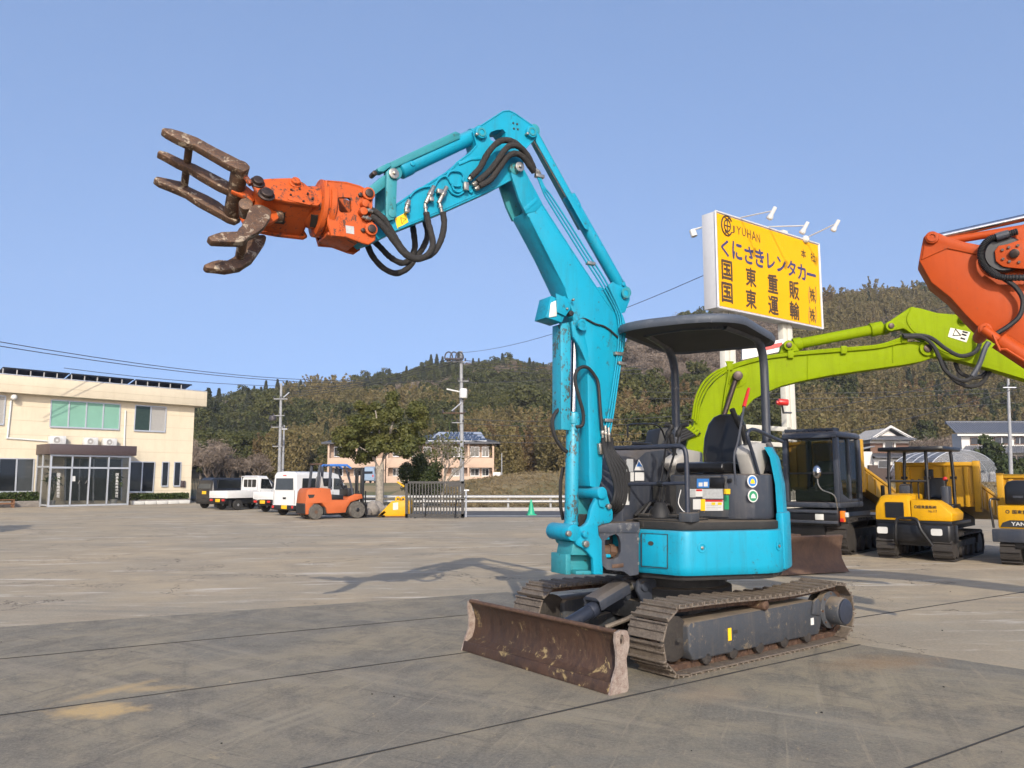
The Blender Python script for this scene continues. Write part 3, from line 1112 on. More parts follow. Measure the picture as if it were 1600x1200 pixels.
rows = {k: [] for k in ('evergreen', 'conifer', 'bamboo', 'rust', 'bare')}
rr = random.Random(5)
y = 84.0
while y < 410:
    step = 3.0 + (y - 84) * 0.0045
    t = -0.50
    while t < 0.72:
        t += step / y * rr.uniform(0.75, 1.3)
        yy = y + rr.uniform(-0.6, 0.6) * step
        x = t * yy
        px = 800 + FPX * t
        if px < 285 or yy < interp(YB, px) + rr.uniform(-2, 2) or yy > interp(YR, px) + 12:
            continue
        if 1340 < px and yy < interp(YB, px) + 4:
            continue
        z = land_z(x, yy)
        py = HZ - (z + 4 - CAMH) / yy * FPX
        n1, n2 = vnoise(x, yy, 0.045), vnoise(x + 70, yy - 30, 0.11)
        v_ = rr.random()
        edge = yy - interp(YB, px)
        n3 = vnoise(x - 40, yy + 90, 0.024) + 0.5 * vnoise(x, yy, 0.19)
        m_ = n1 + 0.55 * n2 + rr.uniform(-0.45, 0.45)
        if px < 430:
            k = 'evergreen' if m_ > -0.55 else ('conifer' if v_ < 0.55 else 'bare')
            if edge < 9 and px < 410:
                k = 'bare' if v_ < 0.45 else ('rust' if v_ < 0.7 else 'evergreen')
        elif px < 720:
            k = 'evergreen' if m_ > 0.22 else ('bamboo' if m_ > -0.75 else ('conifer' if v_ < 0.5 else 'bare'))
            if py < 632 and px > 560:
                k = 'bare' if n3 > 0.35 else ('evergreen' if v_ < 0.72 else 'conifer')
        elif px < 990:
            if edge < 55:
                k = 'bamboo' if m_ > -0.35 else ('rust' if v_ < 0.6 else 'evergreen')
            else:
                k = 'evergreen' if m_ > -0.15 else ('bare' if n3 > 0.0 else ('rust' if v_ < 0.6 else 'conifer'))
        elif px < 1240:
            k = ('bare' if n3 + 0.4 * n2 > -0.25 else 'evergreen') if py < 600 else ('evergreen' if m_ > 0.0 else ('rust' if v_ < 0.6 else 'bare'))
        else:
            k = 'bamboo' if m_ > 0.0 else ('evergreen' if n3 > -0.1 else ('rust' if v_ < 0.55 else ('conifer' if v_ < 0.75 else 'bare')))
            if edge < 20 and px > 1380:
                k = 'bare' if v_ < 0.6 else 'evergreen'
        sc = {'evergreen': 0.95, 'conifer': 0.9, 'bamboo': 0.95, 'rust': 0.85, 'bare': 0.85}[k] * rr.uniform(0.55, 1.25) * (1.3 if rr.random() < 0.12 and edge > 40 else 1.0)
        if edge < 60 and px < 900:
            sc = min(sc, 0.92)
        rows[k].append((x, yy, z - 0.4, sc, rr.uniform(0, 6.28), rr.choice((0, 1))))
    y += step * 0.95
scatter('evergreen_woods', 'evergreen', rows['evergreen'], 'dark green broadleaf woodland covering the hills behind the yard', 'woods')
scatter('conifer_woods', 'conifer', rows['conifer'], 'scattered dark pointed conifers among the hillside woods', 'woods')
scatter('bamboo_woods', 'bamboo', rows['bamboo'], 'tan feathery bamboo groves on the hillsides', 'bamboo')
scatter('brown_woods', 'rust', rows['rust'], 'reddish brown leafy thickets on the hillsides', 'woods')
scatter('bare_woods', 'bare', rows['bare'], 'leafless pinkish grey winter trees on the hillsides', 'woods')


# ------------------------------------------------------------------ single trees and shrubs
def leafy_tree(name, label, cat, base, H, crown, n, leaf, mat, bark, seed, group=None, forks=None, trunk_r=0.2):
    """crown: list of (x, y, z, r) clump balls relative to base"""
    t_ = thing(name, label, cat, base, 0, group)
    r_ = np.random.default_rng(seed)
    tot = sum(c[3] ** 2 for c in crown)
    P_, O_ = [], []
    for (cx_, cy_, cz_, cr_) in crown:
        k = int(n * cr_ ** 2 / tot)
        d_ = r_.normal(size=(k, 3)); d_ /= np.linalg.norm(d_, axis=1)[:, None]
        rad = cr_ * r_.uniform(0.45, 1.06, k)[:, None]
        P_.append(np.array([cx_, cy_, cz_]) + d_ * rad * np.array([1, 1, 0.8])); O_.append(d_)
    C, O = np.vstack(P_), np.vstack(O_)
    o = bpy.data.objects.new('crown', quads_to_mesh('crown', leaf_mesh('l', C, leaf, 1.7, 0.25, O), mat))
    COL.objects.link(o); o.parent = t_
    mb = MB()
    for (pts, rs) in forks or []:
        mb.tube([V(base) + V(p) for p in pts], rs, 9, 4 if len(pts) > 2 else 0)
    if mb.v:
        build('trunk', mb, bark, t_)
    return t_


def crown_balls(seed, n, rx, ry, rz, zc, cr, dome=0.0):
    r_ = random.Random(seed)
    out = []
    for k in range(n):
        while True:
            a, b_, c_ = r_.uniform(-1, 1), r_.uniform(-1, 1), r_.uniform(-1, 1)
            if a * a + b_ * b_ + c_ * c_ < 1:
                break
        out.append((a * rx, b_ * ry, zc + c_ * rz, cr * r_.uniform(0.7, 1.3)))
    return out


tb = onz(592, 800); tb.z = 0
fk = [([(0, 0, -0.1), (0.02, 0, 0.9), (0.0, 0, 1.9), (0.05, 0, 2.1)], [0.30, 0.22, 0.21, 0.2]),
      ([(0.0, 0, 1.8), (-0.25, 0, 2.5), (-0.55, 0.1, 3.0), (-1.0, 0.1, 3.9)], [0.16, 0.13, 0.10, 0.05]),
      ([(0.05, 0, 1.9), (0.15, 0.05, 2.6), (0.3, 0.1, 3.2), (0.6, 0.1, 4.4)], [0.16, 0.13, 0.1, 0.05]),
      ([(0.15, 0.05, 2.6), (0.7, 0.2, 3.3), (1.3, 0.3, 3.9)], [0.09, 0.06, 0.04]),
      ([(-0.4, 0.05, 2.8), (-1.1, -0.1, 3.2), (-1.7, -0.1, 3.5)], [0.08, 0.06, 0.03]),
      ([(0.1, 0.05, 2.9), (0.0, -0.3, 3.8), (-0.2, -0.4, 4.9)], [0.09, 0.06, 0.03])]
cb = crown_balls(3, 70, 2.2, 1.7, 1.8, 4.05, 0.38)
cb = [(x + (0.25 if z > 4.8 else 0), y, z, r_) for x, y, z, r_ in cb if not (z < 3.0 and abs(x) < 0.5) and z > 2.35 + 0.05 * abs(x)]
leafy_tree('broadleaf_tree', 'evergreen tree with a forked pale trunk and domed crown beside the forklift', 'tree', tb, 5.8, cb, 28000, 0.085, 'leaf_near', 'bark_pale', 21, None, fk)
sb = onz(660, 795); sb.z = 0.0
sc_ = [(x, y, max(0.7, z), r_) for x, y, z, r_ in crown_balls(9, 26, 1.15, 1.0, 1.15, 1.75, 0.48)]
leafy_tree('shrub', 'dense dark green clipped shrub behind the black gate', 'shrub', sb, 2.6, sc_, 15000, 0.075, 'leaf_shrub', 'bark', 22, None, [([(0, 0, -0.1), (0, 0, 1.5)], [0.12, 0.08])])
# thin twiggy tree between them
tw = thing('twiggy_tree', 'thin half-bare tree between the domed tree and utility pole', 'tree', onz(690, 793), 0)
mb, tips = branches(31, 4.6, 4, 0.7, 5, 0.10, 0.010)
mb.v = [p * 1.0 + V(tw.location) for p in mb.v]
build('trunk', mb, 'bark_pale', tw)
C = np.array([tuple(t[0]) for t in tips if t[1] <= 1]); C = np.repeat(C, 3, 0) + RNG.normal(size=(len(C) * 3, 3)) * 0.16
C = C[C[:, 0] < 1.3]
o = bpy.data.objects.new('crown', quads_to_mesh('crown', leaf_mesh('l', C, 0.10, 1.6), 'leaf_near')); COL.objects.link(o); o.parent = tw
# a tree beside the yard on the left, its shade falls across the pavement
lt = V((-16.6, 19.3, 0))
leafy_tree('roadside_tree', 'leafy tree beyond the edge of the picture whose shade lies on the yard', 'tree', lt, 5, crown_balls(5, 14, 1.2, 1.2, 0.9, 3.0, 0.55), 3500, 0.16, 'leaf_near', 'bark', 25, None, [([(0, 0, -0.05), (0, 0, 1.2), (0.1, 0, 2.8)], [0.2, 0.16, 0.08])])
# trees by the houses
for (px, py, Y, hx_, label, seed) in ((1545, 745, 92, 1.0, 'small dark round-topped pine in front of the white house', 51), (1590, 748, 84, 1.2, 'broad dark bush at the foot of the grey utility pole', 52)):
    p = ony(px, py, Y); p.z = land_z(p.x, Y)
    hh = (748 - 690) / FPX * Y
    leafy_tree('garden_tree', label, 'tree', p, 4, crown_balls(seed, 16, 1.5 * hx_, 1.2, 1.7 if seed == 51 else 0.9, 3.2 if seed == 51 else 1.6, 0.8), 2600, 0.30, 'leaf_shrub', 'bark', seed, None, [([(0, 0, -0.3), (0.1, 0, 1.6), (0, 0, 3.0)], [0.18, 0.14, 0.08])])
# dry grass on the bank and weeds along the road
gr = []
for k in range(5200):
    px = rr.uniform(690, 1010) if k % 3 else rr.uniform(1330, 1620)
    Yg = rr.uniform(42.5, 70) if k % 3 else rr.uniform(44, 95)
    x = (px - 800) / FPX * Yg
    if 40 < Yg < 41.4:
        continue
    gr.append((x, Yg, land_z(x, Yg)))
gr = np.array(gr)
C = np.repeat(gr, 4, 0) + RNG.normal(size=(len(gr) * 4, 3)) * np.array([0.12, 0.12, 0.03]) + np.array([0, 0, 0.10])
vs = leaf_mesh('l', C, 0.05, 6.0)
go_ = bpy.data.objects.new('dry_grass', quads_to_mesh('dry_grass', vs, 'leaf_dry')); COL.objects.link(go_)
go_['kind'] = 'stuff'; tag(go_, 'straw coloured dry grass on the bank beyond the road', 'grass')

# ================================================================== the teal excavator in front
XC = V((1.65, 8.08, 0))
T = Frame(XC, 180 + 37.5)          # tracks
W = Frame(XC, 180 + 50.0)          # upper body
BA = 30.0                          # boom plane
BN = V((-math.sin(R(BA)), math.cos(R(BA)), 0))     # away from the camera
BO = V((0.70, 7.20, 0))
BD = V((math.cos(R(BA)), math.sin(R(BA)), 0))
ex = thing('excavator', 'teal canopy excavator with raised boom holding an orange gripping claw, standing on rusty steel tracks', 'excavator', XC, 180 + 50)


def bp(x, y, d=0.0):               # photo pixel on the near boom face, pushed d away
    return onp(x, y, BO + BN * d, BN)


def bpoly(pts, d=0.0):
    return [bp(x, y, d) for x, y in pts]


def plate(name, pts, d, th, mat, parent=ex, bevel=0.012, holes=(), shift=None):
    """outline on the plane d behind the near boom face, th thick"""
    mb = MB()
    if holes:
        mb.holed([bpoly(pts, d)] + [bpoly(h, d) for h in holes], BN * th)
        return build(name, mb, mat, parent, 0)
    # keep the outline the same real shape on both faces
    if shift is None:
        mb.prism(bpoly(pts, d), BN * th)
    else:                                   # a twin of the near plate, the same real outline further back
        mb.prism([p + BN * (d - shift) for p in bpoly(pts, shift)], BN * th)
    return build(name, mb, mat, parent, bevel)


def bcyl(name, x, y, d0, d1, r, mat, parent=ex, seg=18, bevel=0.004):
    a = bp(x, y, 0)
    return build(name, MB().cyl(a + BN * d0, a + BN * d1, r, seg), mat, parent, bevel)


# ---- undercarriage
ZT, RT, HF, HB = 0.285, 0.258, 1.04, 1.26     # wheel height, radius to the shoe bed, wheel offsets


def track_path(n):
    """points and headings round the belt in the track plane (x, z)"""
    seg = []
    for k in range(60):
        t = k / 60
        seg.append((HF - (HF + HB) * t, ZT + RT - 0.030 * math.sin(math.pi * t) * (1 if t < 0.5 else 0.9) + 0.012 * math.sin(2 * math.pi * t)))
    for k in range(40):
        a = math.pi / 2 + math.pi * k / 40
        seg.append((-HB + RT * math.cos(a), ZT + RT * math.sin(a)))
    for k in range(60):
        seg.append((-HB + (HF + HB) * k / 60, ZT - RT))
    for k in range(40):
        a = -math.pi / 2 + math.pi * k / 40
        seg.append((HF + RT * math.cos(a), ZT + RT * math.sin(a)))
    P = np.array(seg)
    dl = np.hypot(*(np.roll(P, -1, 0) - P).T)
    cum = np.concatenate([[0], np.cumsum(dl)])
    PP = np.vstack([P, P[:1]])
    out = []
    for i in range(n):
        s_ = cum[-1] * i / n
        x, z = np.interp(s_, cum, PP[:, 0]), np.interp(s_, cum, PP[:, 1])
        s2 = (s_ + 0.01) % cum[-1]
        x2, z2 = np.interp(s2, cum, PP[:, 0]), np.interp(s2, cum, PP[:, 1])
        out.append((x, z, math.atan2(z2 - z, x2 - x)))
    return out, cum[-1]


NSH = 40
path, plen = track_path(NSH)
pitch = plen / NSH
# one shoe: plate with three grousers, local x along the belt, y across, z outward
sm = MB()
sm.box(ID, (-pitch * 0.49, pitch * 0.47), (-0.2, 0.2), (0.0, 0.014))
for gx, gh in ((-0.45, 0.040), (0.02, 0.030), (0.40, 0.036)):
    sm.box(ID, (pitch * gx - 0.007, pitch * gx + 0.009), (-0.2, 0.2), (0.012, gh))
link_m = MB()
for yy in (-0.055, 0.055):
    link_m.box(ID, (-pitch * 0.47, pitch * 0.47), (yy - 0.018, yy + 0.018), (-0.052, -0.001))
link_m.box(ID, (-0.014, 0.014), (-0.075, 0.075), (-0.04, -0.012))


def raw_mesh(name, mb, mat, bevel=0.0):
    me = bpy.data.meshes.new(name)
    me.from_pydata([tuple(p) for p in mb.v], [], mb.f)
    if bevel:
        bm = bmesh.new(); bm.from_mesh(me)
        bmesh.ops.bevel(bm, geom=bm.edges[:], offset=bevel, segments=1, affect='EDGES', clamp_overlap=True)
        bm.to_mesh(me); bm.free()
    me.materials.append(MAT(mat))
    return me


shoe_me = raw_mesh('track_shoe', sm, 'track_steel', 0.003)
chain_me = raw_mesh('chain_link', link_m, 'rust_steel')
IW = ROOTM[ex.name].inverted()
TM = Matrix.Translation(T.o) @ Matrix.Rotation(R(T.ang), 4, 'Z')
for side in (1, -1):
    tr = bpy.data.objects.new('track', raw_mesh('track_core', MB().box(T, (-0.05, 0.05), (side * 0.78 - 0.02, side * 0.78 + 0.02), (0.2, 0.3)), 'black_grimy'))
    COL.objects.link(tr)
    tr.parent = ex
    for v_ in tr.data.vertices:
        v_.co = IW @ v_.co
    ROOTM[tr.name] = ROOTM[ex.name]
    for i, (x, z, a) in enumerate(path):
        for nm, me in (('track_shoe', shoe_me), ('chain_link', chain_me)):
            o = bpy.data.objects.new(nm, me)
            COL.objects.link(o)
            o.parent = tr
            # heading runs backwards over the top, so the outward side is on the right of travel
            o.matrix_local = IW @ TM @ Matrix.Translation((x, side * 0.78, z)) @ Matrix.Rotation(-a, 4, 'Y') @ Matrix.Rotation(math.pi, 4, 'X')
    # side frame, wheels
    y0, y1 = side * 0.78 - 0.13, side * 0.78 + 0.13
    prof = [(-0.98, 0.10), (0.88, 0.095), (0.94, 0.18), (0.94, 0.38), (0.90, 0.41), (-0.88, 0.43), (-1.0, 0.40), (-1.04, 0.22)]
    build('track_frame', MB().prism([T.P(x, y0 if side > 0 else y1, z) for x, z in prof], T.l * 0.27 * side if False else T.l * (0.27 if side > 0 else -0.27)), 'slate_dusty', ex, 0.02)
    # sloping top cover of the frame
    for (wx, rr, wd, mt) in ((HF, 0.185, 0.05, 'track_dark'), (-HB, 0.17, 0.05, 'track_dark')):  # wheels coloured dark to stand for the shade inside the track
        for off in (-0.055, 0.055):
            c = T.P(wx, side * 0.78 + off, ZT)
            build('idler' if wx > 0 else 'sprocket', MB().lathe(c - T.l * 0.02, T.l, [(0.05, 0), (rr - 0.03, 0), (rr, 0.012), (rr, 0.03), (rr - 0.03, 0.042), (0.05, 0.042)], 24), mt, ex)
    c = T.P(-HB + 0.0, side * 0.80, ZT + 0.015)
    build('drive_motor', MB().lathe(c, T.l * side, [(0.18, 0.02), (0.18, 0.08), (0.135, 0.10), (0.135, 0.22), (0.125, 0.235)], 26), 'slate_dusty', ex, 0.0)
    build('motor_cap', MB().lathe(c + T.l * side * 0.236, T.l * side, [(0.118, 0), (0.118, 0.012), (0.105, 0.018)], 26), 'navy_rail', ex)
    for bxn in range(8):
        a = bxn * math.pi / 4
        p = c + T.f * 0.155 * math.cos(a) + V((0, 0, 0.155 * math.sin(a)))
        build('bolt', MB().cyl(p + T.l * side * 0.075, p + T.l * side * 0.096, 0.012, 6), 'rust_steel', ex)
    for rx in (-0.80, -0.42, -0.04, 0.34, 0.70):
        c = T.P(rx, side * 0.78, 0.105)
        build('track_roller', MB().lathe(c - T.l * 0.14, T.l, [(0.03, 0), (0.062, 0.01), (0.062, 0.06), (0.045, 0.08), (0.045, 0.20), (0.062, 0.22), (0.062, 0.27), (0.03, 0.28)], 16), 'track_dark', ex)  # rollers coloured dark as well, for the shade under the frame
    c = T.P(-0.10, side * 0.80, 0.458)
    build('top_roller', MB().lathe(c - T.l * side * 0.12, T.l * side, [(0.04, 0), (0.05, 0.02), (0.05, 0.24), (0.042, 0.27), (0.03, 0.275)], 18), 'rust_steel', ex, 0.003)
    # towing eye plate and shackle by the motor
    build('shackle_plate', MB().prism([T.P(x, side * 0.915, z) for x, z in ((-0.84, 0.30), (-0.88, 0.42), (-0.94, 0.45), (-1.0, 0.40), (-0.98, 0.28))], T.l * side * 0.03), 'slate_dusty', ex, 0.01)

P_ = lambda x, y, z: T.P(x, y, z)
# stickers on the near side frame
for (px, py, wd, hh, mt) in ((1140, 991, 0.045, 0.105, 'sticker_yellow'), (1269, 971, 0.05, 0.065, 'sticker_white')):
    c = T.at_y(px, py, 0.925)
    build('sticker', MB().box(Frame(c, T.ang), (-wd / 2, wd / 2), (-0.001, 0.003), (-hh / 2, hh / 2)), mt, ex)
for (px, py) in ((1062, 1000), (1149, 987)):
    c = T.at_y(px, py, 0.922)
    build('slot', MB().box(Frame(c, T.ang), (-0.03, 0.03), (-0.001, 0.003), (-0.016, 0.016)), 'joint_dark', ex, 0.004)
# centre frame
bx('cross_frame', T, (-0.55, 0.62), (-0.66, 0.66), (0.28, 0.46), 'black_grimy', ex, 0.03)
build('slew_ring', MB().lathe(W.P(0, 0, 0.45), V((0, 0, 1)), [(0.52, 0), (0.52, 0.12), (0.46, 0.13), (0.46, 0.27)], 36), 'black_grimy', ex)
# blade with curved mould board
def blade_profile():
    fr = [(1.905, 0.015), (1.885, 0.075), (1.815, 0.115), (1.785, 0.19), (1.780, 0.28), (1.800, 0.36), (1.835, 0.425), (1.85, 0.44)]
    bk = [(1.825, 0.455), (1.795, 0.435), (1.76, 0.36), (1.742, 0.28), (1.745, 0.19), (1.775, 0.10), (1.80, 0.04), (1.815, 0.012)]
    return fr + bk


bw = 0.965
bl = build('dozer_blade', MB().prism([T.P(x, -bw, z) for x, z in blade_profile()], T.l * 2 * bw), 'rust_blade', ex, 0.004)
build('cutting_edge', MB().prism([T.P(x, -bw - 0.004, z) for x, z in ((1.925, 0.004), (1.905, 0.085), (1.889, 0.088), (1.90, 0.004))], T.l * (2 * bw + 0.008)), 'rust_blade', bl, 0.003)
ends = [(1.925, 0.0), (1.885, 0.115), (1.845, 0.20), (1.845, 0.30), (1.862, 0.39), (1.855, 0.445), (1.80, 0.46), (1.735, 0.45), (1.71, 0.40), (1.712, 0.33), (1.745, 0.24), (1.735, 0.13), (1.725, 0.03), (1.74, 0.0)]
hole = [(1.79 + 0.022 * math.cos(a), 0.385 + 0.042 * math.sin(a)) for a in [2 * math.pi * k / 14 for k in range(14)]]
for s_ in (1, -1):
    build('end_plate', MB().holed([[T.P(x, s_ * (bw + 0.005), z) for x, z in ends], [T.P(x, s_ * (bw + 0.005), z) for x, z in hole]], T.l * s_ * 0.022), 'rust_blade_end', bl)
build('blade_lip', MB().tube([T.P(1.835, -bw, 0.447), T.P(1.835, bw, 0.447)], 0.019, 10), 'rust_steel', bl)
# blade arms and lift cylinder
for s_ in (1, -1):
    build('blade_arm', MB().prism([T.P(x, s_ * 0.36 - 0.045, z) for x, z in ((0.5, 0.20), (0.5, 0.32), (1.2, 0.24), (1.77, 0.24), (1.77, 0.12), (1.2, 0.12))], T.l * 0.09), 'slate_dusty', ex, 0.012)
ca, cb = T.P(1.72, 0.0, 0.24), T.P(0.62, 0.0, 0.60)
cd_ = (cb - ca).normalized()
cy = build('blade_cylinder', MB().cyl(ca + cd_ * 0.10, ca + cd_ * 0.62, 0.062, 18).cyl(ca + cd_ * 0.02, ca + cd_ * 0.12, 0.05, 14).cyl(ca + cd_ * 0.54, ca + cd_ * 0.63, 0.07, 18), 'navy_rail', ex, 0.004)
build('rod', MB().cyl(ca + cd_ * 0.6, cb, 0.033, 14), 'zinc', cy)
sd = T.l
up_ = cd_.cross(sd).normalized() * -1
if up_.z < 0:
    up_ = -up_
build('rod_guard', MB().prism([ca + cd_ * 0.60 + sd * y + up_ * z for y, z in ((-0.11, 0.0), (-0.11, 0.085), (-0.07, 0.115), (0.07, 0.115), (0.11, 0.085), (0.11, 0.0), (0.095, 0.0), (0.095, 0.08), (-0.095, 0.08), (-0.095, 0.0))], cd_ * 0.40), 'slate_paint', cy, 0.004)
for s_ in (1, -1):
    build('cylinder_lug', MB().prism([T.P(x, s_ * 0.10 - 0.02, z) for x, z in ((0.35, 0.42), (0.40, 0.62), (0.55, 0.70), (0.68, 0.66), (0.70, 0.56), (0.62, 0.44))], T.l * 0.04), 'slate_paint', ex, 0.012)
build('pin', MB().cyl(cb - T.l * 0.15, cb + T.l * 0.15, 0.045, 16), 'slate_paint', ex, 0.004)
build('hose', MB().tube([T.P(1.2, 0.2, 0.30), T.P(1.0, 0.27, 0.36), T.P(0.8, 0.25, 0.40), T.P(0.55, 0.2, 0.42)], 0.022, 8, 5), 'track_steel', ex)

# ---- upper body
ZB, ZTOP = 0.75, 1.14
plan = [(0.83, -0.50), (0.85, 0.50)]
arc = []
for a, r_ in ((34, 1.0), (45, 1.035), (60, 1.06), (75, 1.07), (90, 1.07), (105, 1.07), (120, 1.07), (135, 1.07), (150, 1.06), (165, 1.05), (180, 1.05)):
    arc.append((r_ * math.cos(R(a)), r_ * math.sin(R(a))))
left = round_poly([V((0.84, 0.06)), V((0.853, 0.530)), V((0.07, 1.085)), V((-0.277, 1.034))], [0, 0.10, 0.14, 0], 6)[:-1]
left = [p for p in left if p.x > -0.27]
right_arc = [(x, -y) for x, y in arc[::-1]][1:]
body_plan = [(p.x, p.y) for p in left] + arc[5:] + right_arc[:-3] + [(0.70, -0.72), (0.80, -0.55), (0.80, -0.2), (0.80, 0.0)]
sec = lambda z, k: [W.P(x * k, y * k, z) for x, y in body_plan]
skirt = build('side_skirt', MB().loft([sec(ZB, 0.975), sec(ZB + 0.03, 0.996), sec(ZB + 0.08, 1.0), sec(ZTOP - 0.04, 1.0), sec(ZTOP - 0.008, 0.992), sec(ZTOP, 0.975)]), 'teal_paint', ex, 0, ang=50)
# hatch in the front corner of the skirt
F0 = lambda px, py: W.at_x(px, py, 0.858)
hatch = build('hatch', MB().prism([F0(1003, 834), F0(1042, 836), F0(1042, 887), F0(1003, 884)], -W.f * 0.01), 'teal_paint', skirt, 0.004)
gap = MB().tube([p + W.f * 0.001 for p in (F0(1002, 833), F0(1043, 835), F0(1043, 888), F0(1002, 885))], 0.0045, 5, 0, True)
build('hatch_gap', gap, 'joint_dark', skirt)
c = F0(1017, 849)
build('lock_hole', MB().prism([c + W.l * 0.028 * math.cos(a) + V((0, 0, 0.02 * math.sin(a))) for a in [2 * math.pi * k / 14 for k in range(14)]], W.f * 0.004), 'joint_dark', hatch)
for py in (842, 880):
    c = F0(997, py)
    build('hinge', MB().cyl(c - V((0, 0, 0.012)), c + V((0, 0, 0.012)), 0.012, 8), 'zinc', skirt)
# pressed bolt recess on the curved panel
def skirt_hit(px, py):
    best = None
    for i in range(len(body_plan)):
        a, b_ = body_plan[i], body_plan[(i + 1) % len(body_plan)]
        A, B = W.P(a[0], a[1], 0), W.P(b_[0], b_[1], 0)
        n = V((B - A)).cross(V((0, 0, 1)))
        if n.length < 1e-6 or abs(ray(px, py).dot(n.normalized())) < 1e-6:
            continue
        p = onp(px, py, A, n)
        t = (p - A).dot(B - A) / (B - A).length_squared
        if -0.001 <= t <= 1.001 and p.y > 0 and (best is None or (p - CC).length < (best[0] - CC).length):
            best = (p, n.normalized())
    if best[1].dot(CC - best[0]) < 0:
        best = (best[0], -best[1])
    return best


for px, py in ((1097, 856), (1217, 853)):
    p, n = skirt_hit(px, py)
    build('bolt_recess', MB().ring(p - n * 0.002, n, 0.045, 0.027, 0.008, 24), 'teal_paint', skirt, 0.003)
    build('bolt', MB().cyl(p, p + n * 0.012, 0.014, 8), 'zinc', skirt, 0.002)
# tail cover on the rear quarter
tail = [(1.085 * math.cos(R(a)), 1.085 * math.sin(R(a))) for a in range(92, 269, 8)]
tin = [(x * 0.93, y * 0.93) for x, y in tail[::-1]]
build('counterweight', MB().prism([W.P(x, y, ZB + 0.02) for x, y in tail + tin], V((0, 0, 0.52))), 'teal_paint', ex, 0.02)
# belly
build('turntable_deck', MB().prism([W.P(x * 0.93, y * 0.93, ZB - 0.05) for x, y in body_plan], V((0, 0, 0.06))), 'black_grimy', ex, 0.01)
# floor plate and step
fl = [W.P(x * 0.965, y * 0.965, 1.142) for x, y in body_plan]
build('floor_plate', MB().prism(fl, V((0, 0, 0.075))), 'black_grimy', ex, 0.012)
bx('floor_mat', W, (0.30, 0.80), (-0.02, 0.50), (1.217, 1.235), 'black_grimy', ex, 0.006)
for k in range(6):
    bx('mat_rib', W, (0.34 + k * 0.075, 0.37 + k * 0.075), (0.02, 0.46), (1.236, 1.246), 'black_rubber', ex, 0.003)
bx('pedal', W, (0.62, 0.74), (0.0, 0.12), (1.25, 1.275), 'black_grimy', ex, 0.006)
bx('pedal', W, (0.60, 0.72), (0.30, 0.40), (1.25, 1.275), 'black_grimy', ex, 0.006)
# swing frame in front
MB_ = MB()
so_ = [(936, 823), (962, 818), (998, 818), (998, 897), (985, 900), (975, 893), (948, 890), (938, 880)]
hl = [(952, 838), (962, 834), (967, 838), (970, 848), (970, 862), (966, 870), (958, 874), (948, 873), (945, 860), (945, 845)]
SF = Frame(W.P(0.95, 0.02, 0), W.ang - 32)
spt = lambda l, off=0.0: [SF.at_y(x, y, off) for x, y in l]
sf = build('swing_frame', MB().holed([spt(so_), spt(hl)], -SF.l * 0.05), 'slate_paint', ex)
build('swing_frame_plate', MB().holed([[p - SF.l * 0.30 for p in spt(so_)], [p - SF.l * 0.30 for p in spt(hl)]], -SF.l * 0.05), 'slate_paint', ex)
a_, b_ = SF.at_y(936, 822, 0.0), SF.at_y(998, 822, 0.0)
build('frame_cap', MB().prism([SF.at_y(x, y, 0.012) for x, y in ((934, 818), (1000, 816), (1000, 833), (936, 833))], -SF.l * 0.38), 'slate_paint', ex, 0.008)
build('swing_cylinder', MB().cyl(SF.at_y(928, 858, -0.14), SF.at_y(990, 866, -0.14), 0.052, 16).cyl(SF.at_y(950, 861, -0.14), SF.at_y(958, 862, -0.14), 0.066, 8), 'rust_steel', ex)
build('plate_tag', MB().prism([SF.at_y(x, y, 0.001) for x, y in ((956, 882), (974, 880), (974, 886), (956, 888))], SF.l * 0.006), 'rust_steel', ex, 0.002)

# ---- operator station
# hood on the right
hood_sec = []
for x, zt in ((-0.55, 1.74), (-0.30, 1.88), (0.05, 1.95), (0.38, 1.92), (0.60, 1.82), (0.74, 1.64), (0.81, 1.40), (0.82, 1.20)):
    y0, y1 = -0.70, -0.11
    q = [(y1, 1.20), (y1, zt - 0.06), (y1 - 0.05, zt - 0.015), (y1 - 0.12, zt), (y0 + 0.18, zt - 0.02), (y0 + 0.06, zt - 0.09), (y0, zt - 0.2 if zt > 1.4 else zt - 0.02), (y0, 1.19)]
    hood_sec.append([W.P(x, y, max(1.19, z)) for y, z in q])
hood = build('right_cover', MB().loft(hood_sec), 'slate_paint', ex, 0.006, ang=32)
build('cover_latch', MB().box(W, (0.2, 0.42), (-0.25, -0.14), (1.93, 1.96)), 'black_metal', hood, 0.008)
H = lambda px, py: W.at_y(px, py, -0.104)
for (x0, y0, x1, y1, mt) in ((979, 717, 989, 737, 'sticker_grey'), (985, 738, 990, 752, 'sticker_white'), (992, 738, 1006, 751, 'sticker_white'), (968, 771, 983, 789, 'sticker_white')):
    build('sticker', MB().prism([H(x0, y0), H(x1, y0), H(x1, y1), H(x0, y1)], W.l * 0.003), mt, hood)
build('sticker', MB().prism([H(991, 735), H(1006, 735), H(1003, 727), H(998, 718), H(994, 727)], W.l * 0.003), 'sticker_white', hood)
build('sticker', MB().prism([H(994, 729), H(1003, 729), H(998, 721)], W.l * 0.005), 'sticker_blue', hood)
